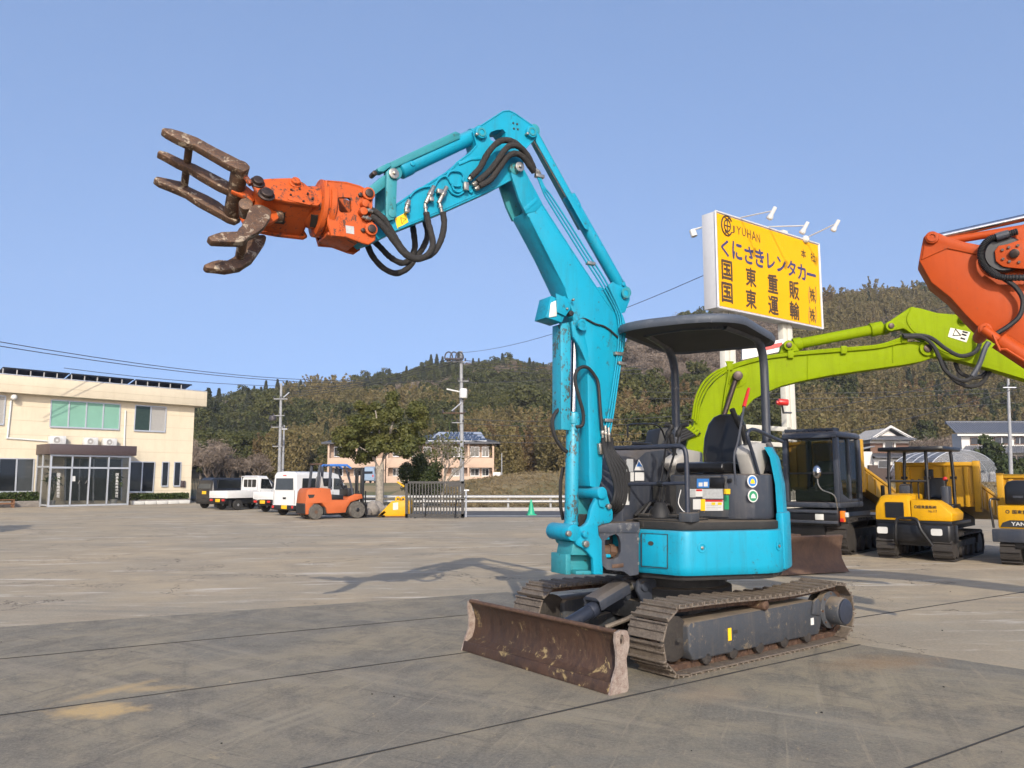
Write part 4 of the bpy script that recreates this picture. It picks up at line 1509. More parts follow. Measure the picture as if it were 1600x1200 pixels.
# seat pedestal with notices
ped = build('seat_pedestal', MB().prism([W.P(x, y, 1.217) for x, y in ((0.16, 0.02), (0.16, 0.70), (0.10, 0.86), (-0.10, 0.95), (-0.55, 0.88), (-0.6, 0.02))], V((0, 0, 0.43))), 'slate_paint', ex, 0.03)
bx('front_panel', W, (0.160, 0.172), (0.08, 0.64), (1.24, 1.62), 'slate_dusty', ped, 0.006)
G = lambda px, py: W.at_x(px, py, 0.1735)
for (x0, y0, x1, y1, mt) in ((1089, 748, 1108, 762, 'sticker_blue'), (1078, 764, 1087, 777, 'sticker_grey'), (1087, 764, 1098, 776, 'sticker_white'), (1098, 764, 1130, 779, 'sticker_grey'),
                             (1083, 780, 1095, 796, 'sticker_white'), (1095, 780, 1102, 798, 'sticker_yellow'), (1102, 781, 1130, 798, 'sticker_white'), (1131, 764, 1141, 772, 'sticker_yellow'), (1132, 774, 1139, 796, 'sticker_green')):
    st_ = build('sticker', MB().prism([G(x0, y0), G(x1, y0), G(x1, y1), G(x0, y1)], W.f * 0.003), mt, ped)
for (x0, y0, x1, y1, mt) in ((1102.5, 781, 1129.5, 784, 'red_plastic'), (1088, 764.5, 1097.5, 767.5, 'red_plastic'), (1112, 785, 1118, 789, 'sticker_yellow'), (1122, 785, 1128, 789, 'sticker_yellow'), (1092, 754, 1098, 760, 'sticker_white'), (1100, 753, 1106, 760, 'sticker_white')):
    build('print', MB().prism([G(x0, y0), G(x1, y0), G(x1, y1), G(x0, y1)], W.f * 0.0045), mt, ped)
for k in range(4):
    build('print', MB().prism([G(1104, 787 + k * 2.6), G(1127 - (k % 2) * 5, 787 + k * 2.6), G(1127 - (k % 2) * 5, 788 + k * 2.6), G(1104, 788 + k * 2.6)], W.f * 0.004), 'sticker_grey', ped)
build('glove_box', MB().prism([G(1110, 746), G(1132, 746), G(1134, 750), G(1132, 762), G(1110, 762)], W.f * 0.012), 'black_metal', ped, 0.006)
build('key_switch', MB().prism([G(1137, 748), G(1144, 747), G(1144, 753), G(1137, 754)], W.f * 0.012), 'black_metal', ped, 0.004)
for (px, py, mt) in ((1175, 752, 'sticker_blue'), (1176, 775, 'sticker_green')):
    c = onp(px, py, W.P(0.02, 0.905, 0), (W.f * 0.45 + W.l * 0.89).normalized())
    n = (W.f * 0.45 + W.l * 0.89).normalized()
    build('round_sticker', MB().cyl(c + n * 0.0, c + n * 0.006, 0.058, 24), 'sticker_white', ped)
    build('round_sticker_print', MB().cyl(c + n * 0.006, c + n * 0.008, 0.047, 24), mt, ped)
    t_ = V((-n.y, n.x, 0)); 
    build('round_sticker_print', MB().prism([c + n * 0.008 + t_ * x + V((0, 0, z)) for x, z in ((-0.028, -0.02), (0.028, -0.02), (0.018, 0.012), (0, 0.024), (-0.018, 0.012))], n * 0.002), 'sticker_white' if mt == 'sticker_green' else 'sticker_yellow', ped)
# seat
cs = lambda x0, x1, y0, y1, z0, z1: MB().box(W, (x0, x1), (y0, y1), (z0, z1))
seat = build('seat', MB().loft([[W.P(x, y, z) for x, z in ((0.19, 1.66), (0.22, 1.70), (0.20, 1.75), (0.05, 1.765), (-0.28, 1.74), (-0.36, 1.72), (-0.36, 1.66))] for y in (0.12, 0.135, 0.20, 0.36, 0.52, 0.60, 0.615)]), 'black_vinyl', ex, 0.02, 3, 60)
bk = []
for z, xf, th, hw in ((1.70, -0.33, 0.11, 0.215), (1.85, -0.34, 0.13, 0.235), (2.02, -0.37, 0.12, 0.23), (2.16, -0.41, 0.10, 0.20), (2.235, -0.44, 0.08, 0.15), (2.262, -0.46, 0.05, 0.09)):
    q = round_poly([V((xf, -hw)), V((xf + 0.03, -hw * 0.8)), V((xf + 0.015, 0)), V((xf + 0.03, hw * 0.8)), V((xf, hw)), V((xf - th, hw * 0.9)), V((xf - th, -hw * 0.9))], 0.03, 3)
    bk.append([W.P(p.x, p.y + 0.37, z) for p in q])
build('backrest', MB().loft(bk), 'black_vinyl', seat, 0, ang=60)
# consoles
def side_poly(pts, y):
    return [W.P(x, y, z) for x, z in pts]
lc = build('left_console', MB().prism(side_poly([(0.10, 1.90), (0.13, 1.84), (0.02, 1.62), (-0.16, 1.60), (-0.42, 1.88), (-0.42, 1.94), (-0.1, 1.95)], 0.70), W.l * 0.15), 'light_grey_plastic', ex, 0.025)
rc = build('right_console', MB().prism(side_poly([(0.10, 1.80), (0.12, 1.74), (0.0, 1.66), (-0.05, 1.56), (-0.5, 1.56), (-0.5, 1.88), (-0.2, 1.90)], -0.09), W.l * 0.16), 'light_grey_plastic', ex, 0.025)
bx('console_gap_fill', W, (-0.5, 0.30), (-0.10, 0.10), (1.2, 1.55), 'black_grimy', ex, 0.03)  # dark block added to fill the dark gap between cover and pedestal
for k_ in range(5):
    build('control_hose', MB().tube([W.P(0.66 - 0.03 * k_, -0.08 + 0.05 * k_, 1.25), W.P(0.5, -0.02 + 0.05 * k_, 1.36 + 0.03 * (k_ % 2)), W.P(0.34, 0.02 + 0.03 * k_, 1.30), W.P(0.28, 0.05, 1.24)], 0.016, 7, 4), 'black_rubber', ex)
build('lever_boot', MB().lathe(W.P(0.60, 0.16, 1.235), V((0, 0, 1)), [(0.11, 0), (0.09, 0.06), (0.05, 0.14), (0.03, 0.15)], 14), 'black_rubber', ex)
for (F_, y, x) in ((W, 0.77, 0.02), (W, -0.01, -0.02)):
    a = W.P(x, y, 1.90 if y > 0.5 else 1.84)
    build('joystick', MB().tube([a, a + V((0, 0, 0.07)) + W.f * 0.02, a + V((0, 0, 0.15)) + W.f * 0.05, a + V((0, 0, 0.21)) + W.f * 0.07], [0.03, 0.018, 0.022, 0.027], 10, 3), 'black_rubber', lc if y > 0.5 else rc)
a0, a1 = W.at_y(1139, 742, 0.82), W.at_y(1163, 633, 0.82)
a2 = W.at_y(1170, 607, 0.82)
lv = build('safety_lever', MB().tube([W.at_y(1150, 758, 0.82), W.at_y(1147, 714, 0.82), W.at_y(1153, 690, 0.82), a1], 0.011, 8, 4), 'slate_paint', ex)
build('red_grip', MB().tube([a1 - (a2 - a1) * 0.1, a1 + (a2 - a1) * 0.5, a2], [0.019, 0.017, 0.014], 10), 'red_plastic', lv)
a1, a2 = W.at_y(1150, 655, 0.70), W.at_y(1144, 640, 0.70)
build('black_grip', MB().tube([W.at_y(1163, 676, 0.70), W.at_y(1155, 665, 0.70), a1, a2], [0.016, 0.02, 0.024, 0.027], 10, 3), 'black_rubber', lc)
# travel levers
for (xb, yb, xt, yt) in ((1030, 800, 1045, 672), (1036, 800, 1061, 671)):
    yy = 0.62
    p = [W.at_x(xb, yb, yy), W.at_x(xb + 2, 765, yy), W.at_x(xt - 5, 700, yy), W.at_x(xt, yt + 4, yy)]
    t_ = build('travel_lever', MB().tube(p, 0.010, 8, 4), 'black_metal', ex)
    q = [W.at_x(xt - 3, yt + 12, yy), W.at_x(xt + 1, yt + 1, yy), W.at_x(xt + 5, yt - 6, yy), W.at_x(xt - 5 if xt < 1050 else xt + 14, yt - 8, yy)]
    build('lever_grip', MB().tube(q, [0.02, 0.025, 0.03, 0.022], 10, 3), 'black_rubber', t_)
# front guard rail
RX = 0.74
g_ = lambda px, py: W.at_x(px, py, RX)
rail = build('guard_rail', MB().tube([g_(953, 704), g_(958, 700.5), g_(1000, 699.5), g_(1055, 697), g_(1066, 698.5), g_(1071, 706), g_(1073, 730), g_(1074.5, 812)], 0.022, 12, 5), 'navy_rail', ex)
build('lower_rail', MB().tube([g_(975, 757), g_(1073, 755)], 0.017, 10), 'navy_rail', rail)
build('rail_clamp', MB().cyl(g_(1028, 756), g_(1036, 756), 0.028, 10), 'black_metal', rail)
build('rail_foot', MB().box(W, (RX - 0.07, RX + 0.07), (0.46, 0.60), (1.217, 1.30)), 'slate_dusty', rail, 0.012)
build('lock_cable', MB().tube([g_(1064, 765), g_(1060, 785), g_(1066, 797), g_(1071, 800)], 0.004, 6, 4), 'sticker_white', rail)
# grab bar on the left of the seat and rear arm loop
q = lambda px, py, y=0.88: W.at_y(px, py, y)
build('grab_rail', MB().tube([q(1196, 806), q(1190, 760), q(1178, 715), q(1168, 682), q(1172, 672), q(1182, 672), q(1200, 680), q(1222, 690)], 0.017, 10, 5), 'navy_rail', ex)
build('hood_rail', MB().tube([W.at_y(981, 684, -0.55), W.at_y(981, 668, -0.55), W.at_y(987, 663, -0.55), W.at_y(1020, 663, -0.55), W.at_y(1033, 670, -0.55), W.at_y(1040, 688, -0.55)], 0.010, 8, 4), 'black_metal', hood)
# engine cover behind the seat
ec = []
for z, k in ((1.20, 1.0), (1.5, 0.985), (1.62, 0.93), (1.68, 0.86)):
    ec.append([W.P(x, y, z) for x, y in [(1.045 * k * math.cos(R(a)), 1.045 * k * math.sin(R(a))) for a in range(104, 257, 9)] + [(-0.60, -0.80 * k), (-0.60, 0.80 * k)]])
eng = build('engine_cover', MB().loft(ec), 'slate_paint', ex, 0.0, ang=45)
fa = [[W.P(x, y, z) for x, y in [(1.06 * k * math.cos(R(a)), 1.06 * k * math.sin(R(a))) for a in range(97, 150, 6)] + [(1.0 * k * math.cos(R(a)), 1.0 * k * math.sin(R(a))) for a in range(145, 96, -6)]] for z, k in ((1.18, 1.0), (1.55, 0.99), (1.80, 0.95), (1.90, 0.90))]
build('rear_fender', MB().loft(fa), 'teal_paint', eng, 0.0, ang=45)
build('cover_edge', MB().tube([W.P(-0.20, 1.0, 1.20), W.P(-0.24, 0.985, 1.55), W.P(-0.26, 0.93, 1.80), W.P(-0.3, 0.86, 1.93)], 0.035, 10, 4), 'slate_paint', eng)
# ---- canopy
ZR = 3.0
can_o = V((1.066, 7.30, 0))
CB = Frame(V((1.80, 7.62, 0)), 180 + 57.5)
near = CB
hx, hy, zr = 0.83, 0.60, 3.01
rp = [V((hx, -hy)), V((hx, hy)), V((-hx, hy)), V((-hx, -hy))]
def roof_sec(z, k, dx=0.0, rr=0.22):
    return [CB.P(p.x * k + dx, p.y * k, z - 0.10 * (p.x / hx) ** 2 * 0.4 - 0.02 * (p.y / hy) ** 2) for p in round_poly([q_ * 1.0 for q_ in rp], [0.46, 0.46, 0.30, 0.30], 10)]
roof = build('canopy_roof', MB().loft([roof_sec(zr + 0.004, 0.93), roof_sec(zr - 0.02, 0.985), roof_sec(zr + 0.0, 1.0), roof_sec(zr + 0.035, 1.0), roof_sec(zr + 0.06, 0.975), roof_sec(zr + 0.072, 0.90), roof_sec(zr + 0.08, 0.5), roof_sec(zr + 0.08, 0.05)]), 'canopy_grey', ex, 0, ang=60)
build('roof_lining', MB().loft([roof_sec(zr + 0.0, 0.93), roof_sec(zr + 0.028, 0.90), roof_sec(zr + 0.04, 0.5), roof_sec(zr + 0.04, 0.05)]), 'canopy_lining', roof, 0, ang=60)
for s_, px0 in ((1, 1213), (-1, 1101)):
    y = 0.47 * s_
    base = CB.P(-0.60, y, 1.22)
    pts = [base, CB.P(-0.615, y, 1.9), CB.P(-0.625, y, 2.55), CB.P(-0.605, y, 2.78), CB.P(-0.50, y, 2.92), CB.P(-0.28, y * 0.97, 2.98), CB.P(0.35, y * 0.8, 2.99)]
    po = build('canopy_post', MB().tube(pts, 0.042, 14, 5), 'slate_paint', ex)
    build('post_sleeve', MB().lathe(CB.P(-0.602, y, 1.25), V((0, 0, 1)), [(0.075, 0), (0.070, 0.5), (0.056, 0.68), (0.044, 0.72)], 14), 'slate_paint', po)
build('cross_tube', MB().tube([CB.P(0.35, -0.376, 2.99), CB.P(0.42, 0, 2.995), CB.P(0.35, 0.376, 2.99)], 0.036, 10, 4), 'slate_paint', roof)
build('roof_plate', MB().box(CB, (-0.42, 0.10), (-0.30, 0.30), (2.985, 3.003)), 'canopy_lining', roof, 0.01)
build('roof_notice', MB().box(CB, (0.16, 0.30), (-0.28, 0.05), (3.01, 3.017)), 'sticker_grey', roof)

# ---- boom foot bracket
brk = [(937, 761), (944, 762), (949, 768), (950, 775), (954, 788), (958, 800), (958, 812), (953, 817), (942, 819), (935, 822), (936, 836), (941, 845), (941, 871), (943, 898), (928, 898), (927, 873), (920, 865), (912, 857), (902, 852), (899, 845), (898, 836), (900, 828), (905, 825), (912, 822), (918, 817), (921, 810), (923, 798), (926, 790), (931, 780), (932, 770)]
bk = plate('swing_bracket', brk, -0.045, 0.05, 'teal_paint', ex, 0.01)
plate('bracket_cheek', [(x - 0, y) for x, y in brk], 0.245, 0.05, 'teal_grimy', bk, 0.01, (), -0.045)
plate('bracket_floor', [(900, 892), (941, 892), (941, 898), (900, 898)], 0.0, 0.25, 'teal_grimy', bk, 0.006)
plate('bracket_web', [(888, 868), (930, 868), (930, 892), (888, 892)], 0.12, 0.03, 'teal_grimy', bk, 0.006)
plate('bracket_shelf', [(896, 846), (936, 846), (936, 868), (892, 868)], 0.005, 0.24, 'teal_grimy', bk, 0.012)
plate('bracket_edge', [(884, 866), (892, 866), (892, 898), (884, 898)], 0.005, 0.24, 'teal_grimy', bk, 0.006)
for (x, y, r_) in ((892, 832, 0.075), ):
    bcyl('cylinder_pin', x, y, -0.05, 0.30, r_, 'teal_paint', bk, 20, 0.01)
for (x, y, r_, mt) in ((907, 834, 0.030, 'teal_paint'), (908.5, 849, 0.030, 'zinc'), (944, 791, 0.024, 'zinc'), (883, 833, 0.026, 'zinc')):
    bcyl('bolt', x, y, -0.085 if x > 890 else -0.07, -0.04, r_, mt, bk, 12, 0.004)
bcyl('boom_foot_boss', 931, 770, -0.10, 0.35, 0.055, 'teal_paint', bk, 20, 0.01)
plate('keeper_plate', [(936, 768), (939, 763), (944, 763), (948, 768), (948, 788), (944, 794), (938, 792), (936, 786)], -0.068, 0.022, 'teal_paint', bk, 0.006)
for k, (x, y) in enumerate(((936, 838), (938, 866))):
    plate('stop_block', [(x, y), (x + 16, y), (x + 17, y + 5), (x, y + 6)], 0.02, 0.08, 'teal_paint', bk, 0.006)
# ---- boom
boom_out = [(838, 322), (845, 313), (870, 352), (900, 398), (930, 444), (956, 474), (974, 492), (980, 511), (977, 540), (970, 572), (962, 632), (954, 662), (945, 690), (942, 720), (941, 748), (936, 764), (922, 760), (921, 742), (921, 715), (919, 640), (918, 575), (912, 550), (905, 528), (898, 508), (893, 482), (884, 455), (858, 400), (838, 362), (821, 330)]
boom = plate('boom', boom_out, 0.0, 0.25, 'teal_paint', ex, 0.012)
fork = [(800, 262), (802, 256), (808, 253), (815, 257), (826, 277), (838, 299), (848, 318), (838, 330), (822, 334), (812, 312), (803, 285), (799, 272)]
plate('boom_fork', fork, -0.006, 0.035, 'teal_paint', boom, 0.006)
plate('boom_fork', fork, 0.221, 0.035, 'teal_grimy', boom, 0.006, (), -0.006)
plate('fork_web', [(830, 322), (845, 314), (850, 326), (840, 338), (832, 336)], 0.02, 0.21, 'teal_grimy', boom, 0.006)
# welded seams along the flank
for l in ([(846, 318), (900, 402), (950, 476), (958, 486)], [(826, 338), (884, 452)], ):
    build('weld_bead', MB().tube(bpoly(l, 0.0), 0.006, 6), 'teal_paint', boom)
plate('boom_rib', [(818, 325), (838, 308), (841, 313), (821, 331)], -0.010, 0.012, 'teal_paint', boom, 0.003)
# arm-cylinder lug on the back of the boom
lug = [(940, 456), (958, 440), (967, 446), (978, 450), (985, 462), (984, 470), (977, 488), (968, 490)]
plate('cylinder_lug', lug, 0.0, 0.035, 'teal_paint', boom, 0.006)
plate('cylinder_lug', lug, 0.215, 0.035, 'teal_paint', boom, 0.006, (), 0.0)
bcyl('pin', 975, 459, -0.03, 0.27, 0.040, 'teal_paint', boom)
build('pin_ring', MB().ring(bp(975, 459) - BN * 0.034, BN, 0.050, 0.028, 0.012), 'teal_grimy', boom)
bcyl('bolt', 974.5, 466, -0.02, 0.0, 0.014, 'zinc', boom, 8)
# arm cylinder
def cylinder(name, a, b, split, d, rb, rr, parent, mat='teal_paint', glands=True):
    A, B = bp(*a, d), bp(*b, d)
    D = (B - A).normalized()
    L_ = (B - A).length
    Sx = A + D * L_ * split
    c_ = build(name, MB().cyl(Sx, B - D * rb * 0.6, rb, 20).lathe(Sx - D * 0.02, D, [(rb * 0.8, 0), (rb * 1.12, 0.012), (rb * 1.12, 0.11), (rb * 1.0, 0.115)], 20), mat, parent, 0.003)
    build('rod', MB().cyl(A, Sx + D * 0.02, rr, 16), 'chrome', c_)
    for P_, q_ in ((A, 'rod_eye'), (B, 'barrel_eye')):
        build(q_, MB().cyl(P_ - BN * 0.055, P_ + BN * 0.055, rb * 0.95, 18), 'teal_grimy' if mat.startswith('teal') else mat, c_, 0.006)
    for t in (0.10, 0.92):
        p = Sx + (B - Sx) * t
        build('port', MB().cyl(p - BN * rb * 1.25 , p - BN * rb * 0.6, 0.022, 10), mat, c_, 0.004)
        build('band', MB().ring(p - D * 0.012, D, rb * 1.09, rb * 0.9, 0.024, 20), mat, c_)
    return c_


ac = cylinder('arm_cylinder', (831, 206), (974, 458), 0.395, 0.125, 0.060, 0.030, ex)
plate('rod_shield', [(834, 203), (841, 208), (921, 352), (919, 360), (914, 357), (838, 222)], 0.03, 0.012, 'teal_paint', ac, 0.003)
plate('rod_shield_top', [(838, 202), (841, 206), (921, 352), (919, 352)], 0.04, 0.17, 'teal_grimy', ac, 0.002)
# boom cylinder with its guard
bc = cylinder('boom_cylinder', (898, 512), (892, 833), 0.43, 0.125, 0.062, 0.034, ex, 'teal_chipped')
plate('rod_shield', [(876, 506), (890, 503), (892, 510), (891, 672), (877, 671)], 0.045, 0.015, 'teal_chipped', bc, 0.004)
plate('rod_shield_front', [(876, 506), (880, 506), (880, 671), (876, 671)], 0.055, 0.14, 'teal_chipped', bc, 0.004)
gus = [(893, 503), (901, 498), (911, 503), (916, 514), (914, 524), (919, 545), (921, 575), (914, 560), (905, 540), (896, 526)]
plate('cylinder_gusset', gus, -0.002, 0.03, 'teal_paint', boom, 0.006)
bcyl('pin', 904, 509, -0.06, 0.30, 0.042, 'teal_paint', boom)
build('pin_ring', MB().ring(bp(904, 509) - BN * 0.066, BN, 0.055, 0.030, 0.014), 'teal_paint', boom)
# work lamp
wl_ = plate('work_lamp', [(861, 462), (871, 466), (884, 462), (886, 487), (878, 504), (866, 500), (853, 496)], -0.02, 0.20, 'teal_paint', ex, 0.006)
LN = bp(861, 480, 0.03)
plate('lamp_lens', [(861, 473), (872, 468), (870, 494), (858, 496)], -0.03, 0.008, 'lamp_glass', wl_, 0.003)
plate('lamp_hood', [(869, 458), (891, 468), (892, 482), (884, 494), (871, 488)], -0.045, 0.014, 'teal_paint', wl_, 0.004)
for (x, y) in ((891, 470), (881, 484)):
    bcyl('bolt', x, y, -0.062, -0.03, 0.012, 'zinc', wl_, 8)
bcyl('lamp_plug', 888, 491, -0.055, 0.0, 0.026, 'black_rubber', wl_, 10)
# ---- arm
arm_out = [(571, 352), (600, 335), (619, 320), (642, 304), (703, 266), (714, 254), (736, 238), (745, 227), (742, 215), (739, 206), (743, 200), (752, 196), (772, 183), (786, 174), (795, 173), (804, 177), (834, 198), (839, 206), (837, 215), (818, 235), (816, 250), (818, 263), (812, 273), (800, 280), (774, 294), (700, 327), (620, 359), (588, 375), (570, 381), (560, 372), (562, 360)]
ahole = [(764, 211), (767, 206), (776, 203), (786, 202), (790, 207), (789, 219), (776, 223), (767, 219)]
mb = MB().holed([bpoly(arm_out, 0.03), bpoly(ahole, 0.03)], BN * 0.19)
arm = build('arm', mb, 'teal_paint', ex, 0)
build('weld_bead', MB().tube(bpoly([(619, 321), (642, 305), (703, 267), (716, 254)], 0.028), 0.005, 6), 'teal_paint', arm)
build('weld_bead', MB().tube(bpoly([(622, 356), (700, 324), (774, 291)], 0.028), 0.005, 6), 'teal_paint', arm)
build('arm_edge', MB().tube(bpoly(arm_out, 0.03), 0.007, 6, 0, True), 'teal_paint', arm)
plate('arm_rib', [(716, 253), (736, 245), (756, 244), (756, 249), (737, 250), (718, 258)], 0.018, 0.014, 'teal_paint', arm, 0.004)
for (x, y) in ((804.5, 190.5), (810.5, 192), (805.5, 199), (811.5, 200)):
    bcyl('bolt_hole', x, y, 0.024, 0.032, 0.011, 'joint_dark', arm, 10)
for (x, y, r_) in ((752, 207, 0.055), (831, 206, 0.055)):
    bcyl('boss', x, y, -0.01, 0.26, r_, 'teal_paint', arm, 20, 0.008)
    build('pin_ring', MB().ring(bp(x, y) - BN * 0.016, BN, 0.040, 0.024, 0.010), 'teal_grimy', arm)
    bcyl('bolt', x - 7, y + 3, -0.015, 0.03, 0.014, 'zinc', arm, 8)
bcyl('elbow_pin', 807, 264, -0.055, 0.31, 0.034, 'zinc', arm, 18)
bcyl('elbow_boss', 804, 264, -0.012, 0.262, 0.052, 'teal_grimy', arm, 20)
bcyl('pin_washer', 807, 264, -0.065, -0.05, 0.044, 'zinc', arm, 20)
bcyl('bolt', 807, 264, -0.085, -0.06, 0.016, 'zinc', arm, 6)
# bucket cylinder, guard and links
buc = cylinder('bucket_cylinder', (614, 272), (748, 209), 0.085, 0.125, 0.066, 0.036, ex)
plate('rod_shield', [(610, 253), (604, 260), (612, 264), (719, 216), (717, 207)], 0.05, 0.012, 'teal_grimy', buc, 0.003)
plate('rod_shield_top', [(597, 262), (602, 257), (712, 205), (720, 209), (716, 213), (608, 262)], 0.05, 0.16, 'teal_grimy', buc, 0.004)
plate('shield_foot', [(589, 263), (607, 254), (612, 259), (600, 268), (592, 268)], 0.04, 0.10, 'teal_grimy', buc, 0.004)
bcyl('shield_bolt', 588, 268, 0.03, 0.12, 0.022, 'pin_dark', buc, 10)
lk = [(604, 268), (609, 263), (615, 263), (620, 267), (621, 275), (619, 330), (616, 343), (608, 345), (603, 338), (604, 280)]
tl = plate('tipping_link', lk, -0.012, 0.035, 'teal_grimy', ex, 0.006)
plate('tipping_link_far', lk, 0.225, 0.035, 'teal_grimy', tl, 0.006, (), -0.012)
plate('drop_link', [(607, 270), (612, 279), (606, 289), (582, 308), (570, 311), (564, 304), (570, 297), (596, 276)], 0.035, 0.18, 'teal_grimy', ex, 0.010)
bcyl('link_pin', 613.5, 273, -0.03, 0.28, 0.030, 'zinc', tl, 18)
bcyl('pin_washer', 613.5, 273, -0.038, -0.024, 0.044, 'zinc', tl, 18)
bcyl('bolt', 613.5, 273, -0.056, -0.036, 0.015, 'zinc', tl, 6)
bcyl('link_boss', 612, 334, -0.02, 0.27, 0.036, 'teal_grimy', tl, 16)
# sticker
plate('warning_sticker', [(617, 341), (634, 332), (638, 347), (621, 357)], 0.026, 0.003, 'sticker_yellow', arm, 0)
build('sticker_print', MB().tube(bpoly([(626, 340), (634, 342), (628, 350)], 0.0255), 0.004, 5, 0, True), 'ink_black', arm)
# ---- pipes, fittings and sleeved hoses
def pipe(name, pts, d, r_, mat, parent, sm=4, seg=8, wob=0.0):
    if not isinstance(d, (list, tuple)):
        d = [d] * len(pts)
    return build(name, MB().tube([bp(x, y, dd) for (x, y), dd in zip(pts, d)], r_, seg, sm, False, True, wob), mat, parent)


for pts in ([(640, 308), (648, 299), (660, 293), (672, 291)], [(678, 293), (684, 282), (692, 276), (699, 277), (706, 288), (714, 291), (720, 290)], [(701, 294), (706, 301), (716, 305), (726, 299)], [(706, 289), (710, 297), (718, 300), (726, 295)], [(697, 277), (704, 268), (718, 268), (724, 274), (724, 282)], [(722, 280), (735, 300), (738, 297)]):
    pipe('pipe', pts, 0.012, 0.0085, 'teal_paint', arm)
for (x, y, w_, h_) in ((727, 292, 0.022, 0.036), (635, 330, 0.02, 0.02), (686, 300, 0.025, 0.02), (673, 312, 0.02, 0.02)):
    c_ = bp(x, y, 0.0)
    build('clamp', MB().box(Frame(c_, BA + 180), (-w_, w_), (-0.012, 0.03), (-h_, h_)), 'zinc', arm, 0.006)
for (a, b) in (((678, 291), (665, 318)), ((698, 292), (685, 318)), ((639, 313), (634, 328)), ((732, 281), (738, 276)), ((738, 289), (747, 284)), ((742, 296), (750, 291))):
    A, B = bp(*a, -0.012), bp(*b, -0.016)
    build('fitting', MB().cyl(A, B, 0.019, 8).cyl(A + (B - A) * 0.3, A + (B - A) * 0.55, 0.026, 6), 'zinc', arm, 0.003)
for (a, b) in (((664, 318), (666, 336)), ((687, 318), (691, 334))):
    A, B = bp(*a, -0.02), bp(*b, -0.025)
    build('fitting', MB().cyl(A, B, 0.014, 8).cyl(A + (B - A) * 0.25, A + (B - A) * 0.45, 0.020, 6).cyl(A + (B - A) * 0.7, A + (B - A) * 0.9, 0.018, 6), 'zinc', arm, 0.002)
hs = 0.026
pipe('sleeved_hose', [(666, 332), (669, 348), (674, 366), (676, 384), (668, 398), (652, 405), (634, 398), (618, 380), (602, 358), (590, 345), (580, 338)], [-0.03, -0.03, -0.05, -0.07, -0.09, -0.1, -0.1, -0.09, -0.09, -0.08, -0.06], hs, 'hose_sleeve', ex, 6, 10, 0.07)
pipe('sleeved_hose', [(692, 332), (694, 350), (690, 372), (680, 392), (664, 402), (644, 402), (628, 388), (612, 362), (600, 343), (588, 332), (580, 328)], [-0.03, -0.03, -0.04, -0.05, -0.06, -0.06, -0.06, -0.07, -0.08, -0.07, -0.06], hs, 'hose_sleeve', ex, 6, 10, 0.07)
pipe('sleeved_hose', [(644, 348), (647, 368), (648, 388), (640, 405), (628, 411), (610, 402), (596, 388), (584, 376)], 0.30, hs, 'hose_sleeve', ex, 6, 10, 0.07)
pipe('sleeved_hose', [(663, 342), (668, 365), (662, 385), (648, 405), (636, 420), (618, 427), (598, 418), (582, 400), (574, 382)], 0.32, hs, 'hose_sleeve', ex, 6, 10, 0.07)
pipe('sleeved_hose', [(736, 277), (750, 262), (762, 240), (776, 224), (790, 219), (806, 224), (822, 242), (832, 262)], [-0.03, -0.05, -0.07, -0.08, -0.09, -0.09, -0.07, -0.04], 0.027, 'hose_sleeve', ex, 6, 10, 0.07)
pipe('sleeved_hose', [(746, 284), (764, 268), (778, 250), (790, 233), (800, 227), (814, 231), (826, 246), (834, 264)], [-0.03, -0.05, -0.08, -0.10, -0.10, -0.10, -0.08, -0.04], 0.027, 'hose_sleeve', ex, 6, 10, 0.07)
pipe('sleeved_hose', [(749, 291), (766, 281), (780, 263), (793, 245), (806, 240), (818, 246), (828, 260), (834, 268)], [-0.03, -0.05, -0.07, -0.08, -0.08, -0.08, -0.06, -0.04], 0.027, 'hose_sleeve', ex, 6, 10, 0.07)
for k, (ox, oy) in enumerate(((0, 0), (4.2, -2.2), (8.4, -4.4))):
    a = [(836 + ox * 0.4, 266), (846 + ox * 0.5, 292), (854 + ox * 0.8, 310 + oy), (880 + ox, 352 + oy), (910 + ox, 400 + oy), (936 + ox, 440 + oy), (956 + ox * 0.9, 474), (966 + ox * 0.8, 500), (966 + ox * 0.8, 540), (958 + ox * 0.8, 600), (950 + ox * 0.9, 650), (944 + ox * 0.9, 682)]
    pipe('boom_pipe', a, [-0.02, -0.02] + [-0.016] * 10, 0.0085, 'teal_paint', boom, 4)
for (x, y) in ((842, 276), (922, 412), (965, 553), (949, 657), (970, 568)):
    c_ = bp(x, y, -0.01)
    build('clamp', MB().box(Frame(c_, BA + 180), (-0.045, 0.045), (-0.012, 0.03), (-0.016, 0.016)), 'zinc', boom, 0.005)
for k in range(3):
    A, B = bp(834 + k * 3, 262 + k * 2, -0.03), bp(838 + k * 3, 272, -0.022)
    build('fitting', MB().cyl(A, B, 0.015, 8), 'zinc', boom, 0.002)
pipe('hose', [(905, 500), (914, 498), (930, 506), (944, 510), (958, 520), (974, 536)], -0.012, 0.009, 'black_rubber', boom, 4)
